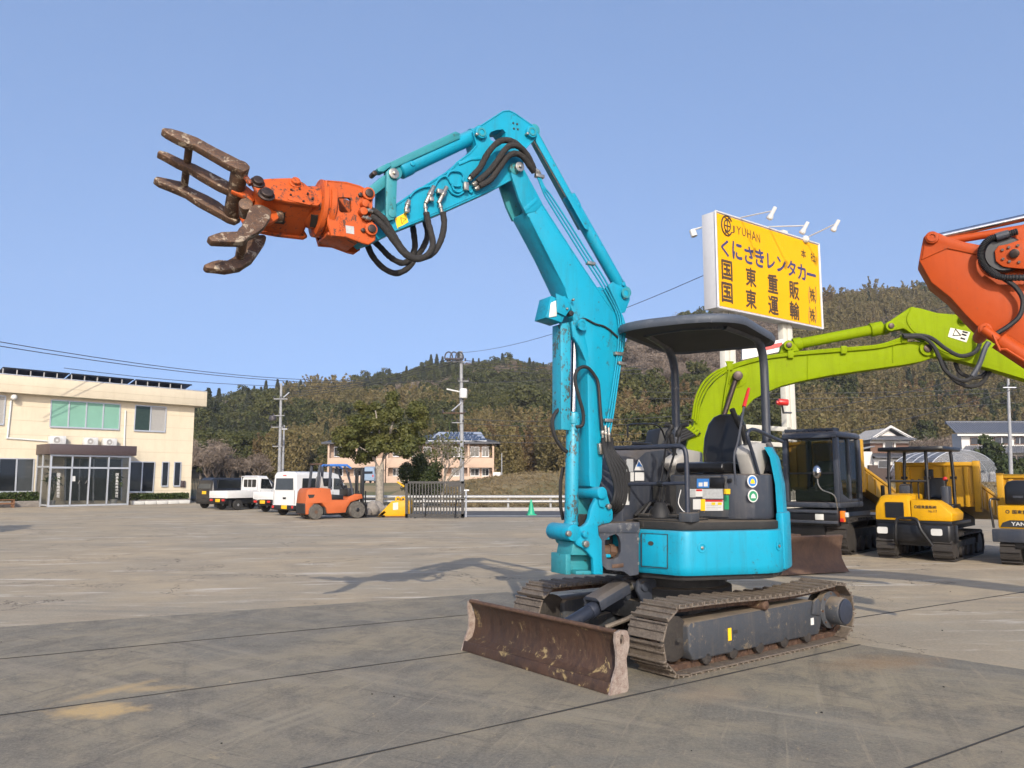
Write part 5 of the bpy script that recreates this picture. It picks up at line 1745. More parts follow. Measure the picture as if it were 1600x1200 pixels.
# black hoses on the boom foot
pipe('hose', [(900, 667), (910, 664), (911, 645), (905, 622), (899, 598), (900, 582), (908, 574), (919, 575), (930, 588), (935, 602), (938, 640), (941, 672)], [-0.0, -0.02, -0.03] + [-0.04] * 9, 0.016, 'black_rubber', boom, 5)
pipe('hose', [(876, 637), (866, 648), (863, 664), (868, 684), (878, 700), (886, 706)], 0.10, 0.018, 'black_rubber', ex, 5)
pipe('hose', [(880, 730), (876, 755), (876, 790), (880, 812)], 0.30, 0.016, 'black_rubber', ex, 5)
for k in range(6):
    o = k * 5.2
    d_ = -0.06 + k * 0.05
    pipe('hose', [(942 + k * 2.6, 684), (944 + k * 2.6, 702), (950 + o * 0.7, 722 - k), (957 + o * 0.85, 742 - k * 2), (962 + o * 0.78, 764), (958 + o * 0.78, 784 + k), (950 + o * 0.6, 796 + k * 1.4), (944, 800 + k)], [d_, d_, d_ - 0.03, d_ - 0.05, d_ - 0.05, d_ - 0.03, d_ + 0.06, d_ + 0.2], 0.019, 'black_rubber', ex, 5)
for k in range(3):
    A, B = bp(941 + k * 5, 662 + k * 3, -0.03), bp(942 + k * 5, 690, -0.03)
    build('fitting', MB().cyl(A, B, 0.013, 8).cyl(A + (B - A) * 0.4, A + (B - A) * 0.6, 0.020, 6), 'zinc', boom, 0.002)
plate('fitting_block', [(936, 693), (946, 690), (948, 710), (938, 710)], -0.045, 0.04, 'zinc', boom, 0.005)
for k in range(5):
    pipe('hose', [(907 + k * 2.6, 804), (905 + k * 2.6, 812), (906 + k * 3, 822)], 0.12, 0.016, 'black_rubber', ex, 3)

# ---- gripping claw on the arm end
ear = [(511, 283), (541, 286), (562, 292), (575, 299), (581, 308), (580, 318), (582, 350), (586, 363), (584, 375), (575, 381), (564, 378), (540, 369), (518, 367), (513, 350), (511, 320)]
win = [(528, 309), (531, 308), (545, 308.5), (548, 311), (549.5, 329), (547, 332.5), (533, 332), (530, 329)]
claw = build('claw_bracket', MB().holed([bpoly(ear, -0.055), bpoly(win, -0.055)], BN * 0.035), 'orange_paint', ex)
build('bracket_rim', MB().tube(bpoly(ear, -0.05), 0.010, 6, 0, True), 'orange_paint', claw)
build('bracket_cheek', MB().holed([[p + BN * 0.325 for p in bpoly(ear, -0.055)], [p + BN * 0.325 for p in bpoly(win, -0.055)]], BN * 0.035), 'orange_paint', claw)
plate('bracket_top', [(507, 281), (541, 285), (545, 290), (512, 288)], -0.02, 0.29, 'orange_paint', claw, 0.006)
plate('bracket_bottom', [(512, 362), (540, 366), (562, 376), (560, 379), (538, 371), (512, 367)], -0.02, 0.29, 'orange_paint', claw, 0.006)
for (x, y) in ((571, 307), (575, 362)):
    bcyl('pin_boss', x, y, -0.085, -0.05, 0.052, 'orange_paint', claw, 22, 0.008)
    bcyl('pin', x, y, -0.10, 0.33, 0.033, 'pin_dark', claw, 18, 0.004)
    bcyl('pin_bolt', x - 12, y + 1, -0.075, -0.05, 0.018, 'pin_dark', claw, 10)
for (x, y) in ((564, 324), (561, 336)):
    bcyl('swivel_port', x, y, -0.12, -0.05, 0.032, 'orange_paint', claw, 16, 0.006)
    A, B = bp(x + 5, y + 2, -0.09), bp(x + 18, y + 7, -0.08)
    build('fitting', MB().cyl(A, B, 0.016, 8).cyl(A + (B - A) * 0.4, A + (B - A) * 0.65, 0.023, 6), 'zinc', claw, 0.002)
plate('maker_plate', [(540, 352), (553, 354), (553.5, 366), (541, 364)], -0.058, 0.003, 'sticker_grey', claw, 0)
c_ = bp(535, 353, -0.0565)
# swivel ring and claw body, in the claw's own axes
GO = bp(455, 318, 0.125)
gdir = (bp(430, 306, 0.125) - bp(545, 331, 0.125)).normalized()
vw = (GO - CC).normalized()
e1 = (V((1, 0, 0)) * 17 + CU * 73)
e1 = (e1 - vw * e1.dot(vw)).normalized()
adir = e1 * math.cos(R(42)) - vw * math.sin(R(42))
adir = (adir - gdir * adir.dot(gdir)).normalized()
bdir = gdir.cross(adir)
if bdir.z < 0:
    bdir = -bdir


def gp(x, y, a):
    return onp(x, y, GO + adir * a, adir)


def gpoly(pts, a):
    return [gp(x, y, a) for x, y in pts]


SO = bp(501, 327, 0.125)
build('swivel_ring', MB().lathe(SO - gdir * 0.075, gdir, [(0.20, 0), (0.222, 0.01), (0.222, 0.05), (0.205, 0.055), (0.205, 0.07), (0.228, 0.075), (0.228, 0.11), (0.20, 0.12)], 36), 'orange_paint', claw, 0.0)
top_pl = [(390, 286), (420, 283), (451, 282), (462, 284), (474, 290), (484, 299), (493, 310), (500, 322), (494, 325), (450, 319), (412, 311), (404, 308), (396, 298)]
body = build('claw_body', MB().prism(gpoly(top_pl, 0.155), adir * 0.028), 'orange_paint', ex, 0.006)
bcen = sum(gpoly(top_pl, -0.17), V((0, 0, 0))) / len(top_pl)
base0 = gpoly(top_pl, 0.155)
build('body_plate', MB().prism([p - adir * 0.36 for p in base0], adir * 0.028), 'orange_paint', body, 0.006)
cen = sum(base0, V((0, 0, 0))) / len(base0)
inner = [cen + (p - cen) * 0.86 for p in base0]
build('body_side', MB().prism([p - adir * 0.335 for p in inner], adir * 0.337), 'orange_paint', body, 0.01)
# dark openings in the side of the body
for (x0, y0, x1, y1) in ((424, 331, 446, 350), (484, 335, 497, 356)):
    n_ = (CC - GO).normalized()
    q = [gp(x0, y0, 0.0), gp(x1, y0, 0.0)]
    o_ = inner[9] * 0.5 + inner[10] * 0.5
    nn = (inner[10] - inner[9]).cross(adir).normalized()
    if nn.dot(CC - o_) < 0:
        nn = -nn
    build('body_opening', MB().prism([onp(x, y, o_ + nn * 0.004, nn) for x, y in ((x0 + 2, y0), (x1, y0 + 1), (x1 - 2, y1), (x0, y1 - 2))], nn * 0.003), 'joint_dark', body)
for (x, y, r_) in ((402, 286, 0.040), (416, 305, 0.046), (461, 287, 0.034)):
    c_ = gp(x, y, 0.183)
    build('pin_head', MB().lathe(c_, adir, [(r_ * 1.35, 0), (r_ * 1.35, 0.010), (r_, 0.012), (r_, 0.035), (r_ * 0.9, 0.04)], 18), 'pin_dark' if r_ > 0.035 else 'orange_paint', body, 0.002)
build('cover_plate', MB().prism(gpoly([(452, 300), (462, 291), (474, 300), (490, 318), (484, 321), (462, 316), (449, 312)], 0.183), adir * 0.006), 'orange_paint', body, 0.002)
for (x, y) in ((455, 297), (468, 296), (481, 303), (488, 311), (474, 315), (454, 305)):
    c_ = gp(x, y, 0.189)
    build('bolt', MB().cyl(c_, c_ + adir * 0.009, 0.009, 6), 'pin_dark', body)
A, B = gp(440, 338, 0.02), gp(398, 338, 0.02)
build('jaw_cylinder', MB().cyl(A, B, 0.045, 14).cyl(B, B + (B - A) * 0.25, 0.026, 10), 'rust_claw', body, 0.004)
build('claw_neck', MB().cyl(SO + gdir * 0.03, SO + gdir * 0.16, 0.175, 24, 0.15), 'orange_paint', body, 0.006)
# three-tine upper jaw
t1 = [(252, 201), (255, 198.5), (268, 200), (285, 205), (309, 214), (336, 229), (358, 240), (383, 253), (391.5, 259), (390, 264), (383, 267), (370, 263), (357, 257), (321, 236), (304, 226), (293, 224), (276, 216), (260, 207)]
t2 = [(245.5, 237), (249, 233.5), (262, 237), (289, 250), (304, 255), (326, 266), (355, 281), (366, 288), (368, 300), (359, 298), (343, 291), (315, 275), (298, 264), (278, 255), (257, 243)]
t3 = [(240, 278), (245, 274.5), (262, 278), (285, 283), (298, 292), (326, 305), (342, 314), (352, 322), (358, 333), (376, 335), (378, 340), (369, 345), (357, 341), (347, 335), (310, 315), (291, 302), (270, 293), (249, 284.5)]
def tine(name, pts, a, th, parent):
    o_ = build(name, MB().prism(gpoly(pts, a), -adir * th), 'rust_claw', parent, 0.012, 2)
    return o_


uj = tine('upper_jaw', t2, 0.03, 0.062, ex)
tine('tine', t1, 0.275, 0.062, uj)
tine('tine', t3, -0.215, 0.062, uj)
A, B = gp(374, 262, 0.23), gp(360, 335, -0.24)
build('jaw_tube', MB().cyl(gp(376, 259, 0.26), gp(362, 336, -0.24), 0.062, 18), 'rust_claw', uj, 0.004)
build('crossbar', MB().cyl(gp(297, 217, 0.25), gp(288, 290, -0.23), 0.028, 14), 'rust_claw', uj)
for a in (0.06, -0.05):
    build('jaw_lug', MB().prism(gpoly([(362, 283), (378, 284), (398, 300), (404, 308), (396, 314), (376, 304), (362, 298)], a), -adir * 0.035), 'orange_paint', uj, 0.006)
build('weld_bead', MB().tube(gpoly([(372, 262), (382, 275), (392, 288)], 0.20), 0.02, 8), 'orange_paint', uj)
for (aa, pts) in ((0.275, ((268, 212), (283, 220), (322, 237), (345, 250))), (0.03, ((262, 247), (285, 259), (316, 276), (338, 288))), (-0.215, ((256, 289), (276, 297), (312, 317), (335, 329)))):
    for (x, y) in pts:
        c_ = gp(x, y, aa - 0.031)
        build('tine_step', MB().box(Frame(c_, 200), (-0.035, 0.035), (-0.024, 0.024), (-0.016, 0.012)), 'rust_claw', uj, 0.008)
# two-tine lower jaw
j1 = [(324, 369), (337, 364), (346, 361.5), (354, 361), (371, 360.5), (374, 355), (379, 351), (380, 345), (385, 339), (388, 330), (391, 323), (398, 318.5), (409, 319), (420, 324.5), (425, 330), (423, 339), (414, 353), (403, 363), (390, 369), (385, 375), (374, 378), (353, 377.5), (331, 376.5)]
j2 = [(318, 413), (331, 407.5), (342, 405), (355, 406), (366, 400), (370, 394), (378, 388), (386, 376), (396, 366), (414, 366), (417, 370), (415, 377), (405, 392), (395, 406), (384, 413), (377, 418), (353, 422), (343, 420.5), (323, 418.5)]
lj = tine('lower_jaw', j1, 0.16, 0.06, ex)
tine('tine', j2, -0.10, 0.06, lj)
build('crossbar', MB().cyl(gp(381, 366, 0.13), gp(374, 405, -0.13), 0.034, 14), 'rust_claw', lj)
for a in (0.13, -0.09):
    build('jaw_lug', MB().prism(gpoly([(396, 322), (414, 322), (432, 330), (436, 340), (424, 348), (404, 352)], a - 0.06), -adir * 0.035), 'orange_paint', lj, 0.006)
build('jaw_knuckle', MB().cyl(gp(384, 318, 0.08), gp(384, 335, -0.06), 0.05, 16), 'rust_claw', lj, 0.006)
vs = lettering('maker_lettering', 'TAGUCHI', bp(533, 352, -0.056), (bp(533, 360, 0) - bp(533, 340, 0)).normalized(), (bp(545, 350, 0) - bp(530, 350, 0)).normalized(), 0.035, 'orange_clean', claw, 0.17, 0.01, -0.003)

# ================================================================== office building on the left
paint('cream_wall', (0.60, 0.525, 0.39), 0.8, dirt=0.18, dcol=(0.45, 0.37, 0.25), streak=0.35, sc=0.3, bmp=0.02)
flat('wall_joint', (0.42, 0.36, 0.25), 0.8)
flat('brown_fascia', (0.060, 0.042, 0.042), 0.5, var=0.1)
flat('alu', (0.50, 0.52, 0.55), 0.4, 0.5, 0.06)
flat('blind_green', (0.17, 0.34, 0.26), 0.45, var=0.06, sc=1.5)
flat('blind_grey', (0.30, 0.29, 0.27), 0.5, var=0.06)
flat('curtain_dark', (0.020, 0.035, 0.024), 0.15, var=0.2)
flat('soil', (0.07, 0.055, 0.04), 0.95, var=0.4, sc=20, bmp=0.5)
flat('stone_low', (0.20, 0.18, 0.16), 0.9, var=0.25, sc=6, bmp=0.3)
flat('plastic_white', (0.54, 0.54, 0.52), 0.5, var=0.06)
flat('bench_wood', (0.16, 0.075, 0.035), 0.7, var=0.3, sc=9)
glassy('solar_glass', (0.010, 0.014, 0.030), 0.12)
glassy('porch_glass', (0.03, 0.036, 0.036), 0.03, 0.35)

ra_, la_ = onz(297, 785.5), onz(0, 792.5)
OF = Frame(ra_, math.degrees(math.atan2((la_ - ra_).y, (la_ - ra_).x)))     # x runs along the front to the left, y = inwards or outwards
OUT = OF.l if OF.l.dot(CC - ra_) > 0 else -OF.l
off = thing('office_building', 'cream two-storey office with glazed porch and solar panels on its flat roof', 'building', ra_, OF.ang)


def fp(px, py, d=0.0):
    return onp(px, py, ra_ + OUT * d, OUT)


def fquad(name, pts, d, th, mat, parent, bevel=0.0):
    """outline on the plane d in front of the wall, th thick towards the viewer"""
    return build(name, MB().prism([fp(x, y, d) for x, y in pts], OUT * th), mat, parent, bevel)


wall_tr = fp(299.5, 632)
Hw = wall_tr.z
Lw = 26.0
along = lambda x: ra_ + OF.f * x
q = [along(0), along(Lw), along(Lw), along(0)]
wall = build('wall', MB().prism2([along(0), along(Lw), along(Lw) - OUT * 9, along(0) - OUT * 9], [p + V((0, 0, Hw)) for p in (along(0), along(Lw), along(Lw) - OUT * 9, along(0) - OUT * 9)]), 'cream_wall', off)
ztop = fp(318, 612, 0.6).z
zbot = fp(318, 635, 0.6).z
e = 0.55
rp_ = [along(-e) + OUT * 0.6, along(Lw + 0.5) + OUT * 0.6, along(Lw + 0.5) - OUT * 9.5, along(-e) - OUT * 9.5]
roof = build('roof_band', MB().prism([p + V((0, 0, zbot - p.z)) for p in rp_], V((0, 0, ztop - zbot))), 'cream_wall', off, 0.02)
build('roof_cap', MB().prism([p + V((0, 0, ztop + 0.002)) for p in rp_], V((0, 0, 0.06))), 'alu', roof, 0.01)
# siding joints and one crack on the band
for k in range(1, 8):
    z = Hw * k / 8
    p0, p1 = along(0.02) + OUT * 0.004, along(Lw) + OUT * 0.004
    build('siding_joint', MB().prism2([p0 + V((0, 0, z)), p1 + V((0, 0, z)), p1 + V((0, 0, z + 0.018)), p0 + V((0, 0, z + 0.018))], [p + OUT * 0.004 for p in (p0 + V((0, 0, z)), p1 + V((0, 0, z)), p1 + V((0, 0, z + 0.018)), p0 + V((0, 0, z + 0.018)))]), 'wall_joint', wall)
zz = (ztop + zbot) / 2 - 0.05
build('siding_joint', MB().prism2([along(-e) + OUT * 0.604 + V((0, 0, zz)), along(Lw) + OUT * 0.604 + V((0, 0, zz)), along(Lw) + OUT * 0.604 + V((0, 0, zz + 0.015)), along(-e) + OUT * 0.604 + V((0, 0, zz + 0.015))], [p + OUT * 0.003 for p in (along(-e) + OUT * 0.604 + V((0, 0, zz)), along(Lw) + OUT * 0.604 + V((0, 0, zz)), along(Lw) + OUT * 0.604 + V((0, 0, zz + 0.015)), along(-e) + OUT * 0.604 + V((0, 0, zz + 0.015)))]), 'wall_joint', roof)


def lerp(a, b, t):
    return (a[0] + (b[0] - a[0]) * t, a[1] + (b[1] - a[1]) * t)


def window(quad, n, mats, parent=off, d=0.0, name='window'):
    """quad: tl, tr, br, bl in photo pixels; n panes"""
    P4 = [fp(x, y, d) for x, y in quad]
    tl, tr, br, bl = P4
    w_ = build(name, MB().prism([p for p in P4], OUT * 0.012), 'dark_glass', parent)
    t = 0.06

    def bar(a, b, th=t, dep=0.06, nm='frame'):
        D = (b - a).normalized()
        up = D.cross(OUT).normalized()
        build(nm, MB().prism([a - up * th / 2, b - up * th / 2, b + up * th / 2, a + up * th / 2], OUT * dep), 'alu', w_)
    bar(tl, tr); bar(bl - V((0, 0, 0.03)), br - V((0, 0, 0.03)), 0.09, 0.10, 'sill'); bar(tl, bl); bar(tr, br)
    for k in range(n):
        a0, a1 = tl + (tr - tl) * (k / n), tl + (tr - tl) * ((k + 1) / n)
        b0, b1 = bl + (br - bl) * (k / n), bl + (br - bl) * ((k + 1) / n)
        build('pane', MB().prism([a0, a1, b1, b0], OUT * 0.02), mats[k % len(mats)], w_)
        if k:
            bar(a0, b0, 0.075)
    return w_


window([(80, 624.8), (187.5, 632), (185.4, 670.5), (77.5, 666)], 4, ['blind_green'])
window([(211.5, 633.2), (259.4, 636.3), (257.3, 674.2), (209, 672)], 2, ['curtain_dark', 'blind_grey'])
window([(-22, 616), (8.3, 619), (5, 662.5), (-25, 661)], 2, ['blind_grey'])
window([(203, 721.5), (241.6, 722), (238.5, 768), (201, 768)], 2, ['window_glass', 'dark_glass'])
window([(253.5, 721.8), (263.5, 722), (261.5, 758.8), (251.5, 759)], 1, ['dark_glass'])
window([(272.5, 722), (282.5, 722.2), (280.5, 758.5), (270.5, 758.8)], 1, ['dark_glass'])
window([(-30, 716), (53, 717), (50, 767.5), (-32, 768)], 3, ['window_glass', 'dark_glass', 'window_glass'])
# porch
PD = 1.9
pf = lambda px, py, d=PD: fp(px, py, d)
zc0, zc1 = pf(76, 709.5).z, pf(76, 693.3).z
xl, xr = (pf(75.5, 750) - ra_).dot(OF.f), (pf(211, 705) - ra_).dot(OF.f)
xr2 = (pf(201, 750) - ra_).dot(OF.f)
pc = [along(xl + 0.12) + OUT * (PD + 0.25), along(xr) + OUT * (PD + 0.25), along(xr) + OUT * 0.002, along(xl + 0.12) + OUT * 0.002]
porch = build('porch_roof', MB().prism([p + V((0, 0, zc0)) for p in pc], V((0, 0, zc1 - zc0))), 'brown_fascia', off, 0.015)
gl0, gl1 = along(xl) + OUT * PD, along(xr2) + OUT * PD
def gbar(a, b, th=0.09, dep=0.09):
    D = (b - a).normalized()
    sd_ = OF.f if abs(D.z) > 0.5 else V((0, 0, 1))
    build('porch_frame', MB().prism([a - sd_ * th / 2, b - sd_ * th / 2, b + sd_ * th / 2, a + sd_ * th / 2], OUT * dep), 'alu', porch)
ztr = pf(140, 731).z
for px in (76.5, 110, 137.5, 167, 200):
    p = pf(px, 760); p.z = 0.0
    gbar(p, p + V((0, 0, zc0 - 0.005)), 0.10 if px in (76.5, 200) else 0.08)
for z in (0.06, ztr, zc0 - 0.06):
    gbar(gl0 + V((0, 0, z)), gl1 + V((0, 0, z)), 0.10)
build('porch_pane', MB().prism([gl0 + OUT * 0.03 + V((0, 0, 0.1)), gl1 + OUT * 0.03 + V((0, 0, 0.1)), gl1 + OUT * 0.03 + V((0, 0, zc0 - 0.1)), gl0 + OUT * 0.03 + V((0, 0, zc0 - 0.1))], OUT * 0.012), 'porch_glass', porch)
# left flank of the porch, glazed too
s0, s1 = along(xl) + OUT * 0.05, along(xl) + OUT * (PD - 0.05)
build('porch_pane', MB().prism([s0 + V((0, 0, 0.1)), s1 + V((0, 0, 0.1)), s1 + V((0, 0, zc0 - 0.05)), s0 + V((0, 0, zc0 - 0.05))], OF.f * 0.012), 'porch_glass', porch)
for p in (s0, s0 * 0.5 + s1 * 0.5):
    build('porch_frame', MB().prism([p - OUT * 0.04, p + OUT * 0.04, p + OUT * 0.04 + V((0, 0, zc0 - 0.01)), p - OUT * 0.04 + V((0, 0, zc0 - 0.01))], OF.f * 0.06), 'alu', porch)
for z in (0.06, ztr):
    build('porch_frame', MB().prism([s0 + V((0, 0, z)), s1 + V((0, 0, z)), s1 + V((0, 0, z + 0.09)), s0 + V((0, 0, z + 0.09))], OF.f * 0.06), 'alu', porch)
# inner doorway, handles, notice
fquad('inner_glazing', [(104, 716), (190, 718), (188, 782), (102, 782)], 0.004, 0.03, 'dark_glass', porch)
for px in (102, 124, 146, 168, 190):
    a, b = fp(px, 717), fp(px - 1, 782)
    build('porch_frame', MB().prism([a - OF.f * 0.04, b - OF.f * 0.04, b + OF.f * 0.04, a + OF.f * 0.04], OUT * 0.06), 'alu', porch)
for px in (122, 133):
    build('door_handle', MB().tube([pf(px, 756, PD + 0.14), pf(px + 3, 750.5, PD + 0.17)], 0.03, 6), 'chrome', porch)
fquad('door_notice', [(112, 744), (117.5, 744), (117.5, 752), (112, 752)], PD + 0.05, 0.01, 'sticker_white', porch)
for (px, col) in ((91.5, 'sticker_white'), (183, 'sticker_white')):
    for k, ch in enumerate('国東重販株式会社'):
        c_ = pf(px - k * 0.1, 741.5 + k * 4.8, PD + 0.06)
        lettering('door_lettering', ch, c_, -OF.f, V((0, 0, 1)), 0.155, col, porch, 0.17, 0.015)
# small fixings on the wall
for pts in ([(17.5, 626), (11.5, 684.5)], [(10, 684.5), (78, 689.5)], [(196, 641), (194, 697)]):
    build('conduit', MB().tube([fp(x, y, 0.05) for x, y in pts], 0.05, 8), 'plastic_white', off)
build('wall_lamp', MB().ball(fp(22, 620.5, 0.35), 0.17, 12, 8).tube([fp(17, 624, 0.03), fp(20, 623, 0.3)], 0.03, 6), 'plastic_white', off)
for px in (283.5, 287.5):
    fquad('letter_box', [(px - 1.4, 751), (px + 1.2, 751.2), (px + 1.0, 761.5), (px - 1.6, 761.5)], 0.0, 0.12, 'brown_fascia', off, 0.01)
# solar arrays on the roof
zs = ztop + 0.06
for i, (x0, y0, x1, y1) in enumerate(((3, 579, 108, 592.5), (110.5, 588, 208, 601.5), (211, 597, 299, 609))):
    sol = thing('solar_array', ['longest tilted dark solar array over the upper left windows', 'tilted dark solar array in the middle of the office roof', 'tilted dark solar array at the right end of the office roof'][i], 'solar panel', onp(x0, y0, ra_ - OUT * 0.3, OUT), OF.ang, 'solar arrays on the office roof')
    a = (onp(x0, y0 + 8, ra_ - OUT * 0.2, OUT) - ra_).dot(OF.f); b = (onp(x1, y1, ra_ - OUT * 0.2, OUT) - ra_).dot(OF.f)
    n = 5
    for k in range(n):
        xa, xb = a + (b - a) * k / n, a + (b - a) * (k + 0.985) / n
        A0, B0 = along(xa) - OUT * 0.15, along(xb) - OUT * 0.15
        A1, B1 = A0 - OUT * 1.3, B0 - OUT * 1.3
        hz = lambda p, z: V((p.x, p.y, z))
        build('panel', MB().prism([hz(A0, zs + 0.42), hz(B0, zs + 0.42), hz(B1, zs + 0.08), hz(A1, zs + 0.08)], V((0, 0, 0.04))), 'solar_glass', sol)
        build('support', MB().prism([hz(A0, zs), hz(A0, zs + 0.41), hz(A0 - OUT * 0.06, zs + 0.40), hz(A0 - OUT * 0.06, zs)], OF.f * (0.05 if b > a else -0.05)), 'blind_grey', sol)
    build('back_frame', MB().prism([hz(along(a) - OUT * 0.13, zs + 0.37), hz(along(b) - OUT * 0.13, zs + 0.37), hz(along(b) - OUT * 0.13, zs + 0.45), hz(along(a) - OUT * 0.13, zs + 0.45)], -OUT * 0.02), 'black_metal', sol)
# air conditioners on the porch roof
for i, (x0, y0, x1, y1, lab) in enumerate(((78, 681, 103, 694.5, 'larger white air conditioner unit at the left end of the porch roof'), (132, 683.5, 153, 697, 'white air conditioner unit in the middle of the porch roof'), (162, 685, 182.5, 698, 'white air conditioner unit at the right of the porch roof near the pipe'))):
    d0 = 0.45
    t_ = thing('air_conditioner', lab, 'air conditioner', fp(x0, y1, d0), OF.ang, 'air conditioners on the porch roof')
    A, B = fp(x0, y1, d0), fp(x1, y1, d0)
    wd = (B - A).length
    D = (B - A).normalized(); A = V((A.x, A.y, zc1 + 0.002)); h_ = fp(x0, y0, d0).z - zc1
    box_ = MB().prism([A, A + D * wd, A + D * wd + V((0, 0, h_)), A + V((0, 0, h_))], -OUT * 0.40)
    build('casing', box_, 'plastic_white', t_, 0.02)
    c_ = A + D * wd * 0.42 + V((0, 0, h_ * 0.5))
    build('fan_grille', MB().ring(c_ + OUT * 0.004, OUT, h_ * 0.43, h_ * 0.36, 0.03, 24), 'plastic_white', t_)
    build('fan', MB().cyl(c_ + OUT * 0.003, c_ + OUT * 0.012, h_ * 0.36, 24), 'blind_grey', t_)
    build('fan_hub', MB().cyl(c_ + OUT * 0.012, c_ + OUT * 0.03, h_ * 0.12, 14), 'plastic_white', t_)
# planting strip, hedges, planters, bench
def hedge(label, px0, px1, py0, py1, dd, seed):
    a, b = fp(px0, py1, dd), fp(px1, py1, dd)
    a.z = b.z = 0
    h_ = fp(px0, py0, dd).z
    t_ = thing('hedge', label, 'hedge', (a + b) / 2, OF.ang)
    n = 2600
    r_ = np.random.default_rng(seed)
    u = r_.uniform(0, 1, n)[:, None]; v_ = r_.uniform(-0.25, 0.25, n)[:, None]; z = r_.uniform(0.30, 1.0, n)[:, None]
    C = np.array(a)[None] * (1 - u) + np.array(b)[None] * u + v_ * np.array(OUT)[None] + z * np.array([[0, 0, h_]])
    M = np.array(ROOTM[t_.name].inverted())
    C = C @ M[:3, :3].T + M[:3, 3]
    o = bpy.data.objects.new('foliage', quads_to_mesh('foliage', leaf_mesh('l', C, 0.10, 1.4), 'leaf_hedge')); COL.objects.link(o); o.parent = t_
    build('low_wall', MB().prism([a - OUT * 0.3, b - OUT * 0.3, b + OUT * 0.3, a + OUT * 0.3], V((0, 0, h_ * 0.42))), 'stone_low', t_, 0.02)


hedge('low clipped hedge on a stone kerb right of the glazed porch', 204, 293, 771.5, 784, 0.6, 61)
hedge('low clipped hedge under the window left of the porch', -25, 58, 770, 786.5, 0.6, 62)
for i, (x0, x1) in enumerate(((207, 225.5), (227, 243.5), (245, 261.5), (263, 279), (280, 296))):
    a, b = fp(x0, 789, 1.35), fp(x1, 789, 1.35); a.z = b.z = 0
    D = (b - a).normalized(); L_ = (b - a).length
    t_ = thing('flower_planter', ['white trough planter nearest the porch', 'white trough planter second from the porch', 'white trough planter in the middle of the row', 'white trough planter second from the building corner', 'white trough planter at the building corner'][i] + ' below the hedge', 'planter', a, OF.ang, 'trough planters along the office')
    build('trough', MB().prism2([a, b, b - OUT * 0.25, a - OUT * 0.25], [a - D * 0.03 + OUT * 0.03 + V((0, 0, 0.22)), b + D * 0.03 + OUT * 0.03 + V((0, 0, 0.22)), b + D * 0.03 - OUT * 0.28 + V((0, 0, 0.22)), a - D * 0.03 - OUT * 0.28 + V((0, 0, 0.22))]), 'plastic_white', t_, 0.01)
    build('soil', MB().prism([a + V((0, 0, 0.2)), b + V((0, 0, 0.2)), b - OUT * 0.25 + V((0, 0, 0.2)), a - OUT * 0.25 + V((0, 0, 0.2))], V((0, 0, 0.03))), 'soil', t_)
bn0, bn1 = fp(-8, 789.5, 1.6), fp(23, 789.5, 1.6)
bn0.z = bn1.z = 0
bch = thing('bench', 'brown slatted wooden bench at the left edge of the office front', 'bench', bn1, OF.ang)
D = (bn1 - bn0).normalized(); L_ = (bn1 - bn0).length
for k in range(4):
    p = bn0 - OUT * 0.11 * k + V((0, 0, 0.42))
    build('slat', MB().prism([p, p + D * L_, p + D * L_ - OUT * 0.09, p - OUT * 0.09], V((0, 0, 0.04))), 'bench_wood', bch)
for t in (0.08, 0.92):
    for s_ in (0.03, 0.34):
        p = bn0 + D * L_ * t - OUT * s_
        build('leg', MB().prism([p, p + D * 0.08, p + D * 0.08 - OUT * 0.06, p - OUT * 0.06], V((0, 0, 0.419))), 'bench_wood', bch)
build('rail', MB().prism([bn0 + V((0, 0, 0.2)), bn1 + V((0, 0, 0.2)), bn1 + V((0, 0, 0.28)), bn0 + V((0, 0, 0.28))], -OUT * 0.03), 'bench_wood', bch)
# pot plants inside the porch
for i, (px, py, lab) in enumerate(((80, 787, 'potted plant in the left corner of the glazed porch'), (177, 786, 'tall spiky potted plant at the right of the porch doors'))):
    p = fp(px, py, PD - 0.35); p.z = 0
    t_ = thing('pot_plant', lab, 'plant', p, 0)
    build('pot', MB().lathe(p, V((0, 0, 1)), [(0.17, 0), (0.22, 0.36), (0.24, 0.37)], 14), 'plastic_white', t_)
    mb = MB()
    for k in range(5):
        a = k * 1.3
        top_ = p + V((math.cos(a) * 0.25, math.sin(a) * 0.2, 1.4 + 0.25 * (k % 3)))
        mb.tube([p + V((0, 0, 0.3)), p * 0.5 + top_ * 0.5, top_], 0.025, 5, 2)
        for j in range(16):
            b_ = RNG.normal(size=3); b_ /= np.linalg.norm(b_); b_ = V(tuple(b_)) * 0.42
            mb.add([top_, top_ + b_ * 0.5 + V((0.03, 0, 0.08)), top_ + b_ + V((0, 0, -0.02)), top_ + b_ * 0.5 + V((-0.03, 0, 0.02))], [(0, 1, 2, 3)])
    build('foliage', mb, 'leaf_hedge', t_)
# dark railing beyond the building corner
rl = thing('railing', 'black metal railing between the office corner and the dark car', 'railing', onz(303, 785), 0)
for k in range(9):
    p = onz(300 + k * 2.4, 785)
    build('bar', MB().box(Frame(p, 0), (-0.02, 0.02), (-0.02, 0.02), (0, 1.55)), 'black_metal', rl)
a, b = onz(300, 785), onz(319.5, 785)
for z in (0.1, 1.5):
    build('rail', MB().prism([a + V((0, 0.03, z)), b + V((0, 0.03, z)), b + V((0, 0.03, z + 0.06)), a + V((0, 0.03, z + 0.06))], V((0, -0.06, 0))), 'black_metal', rl)

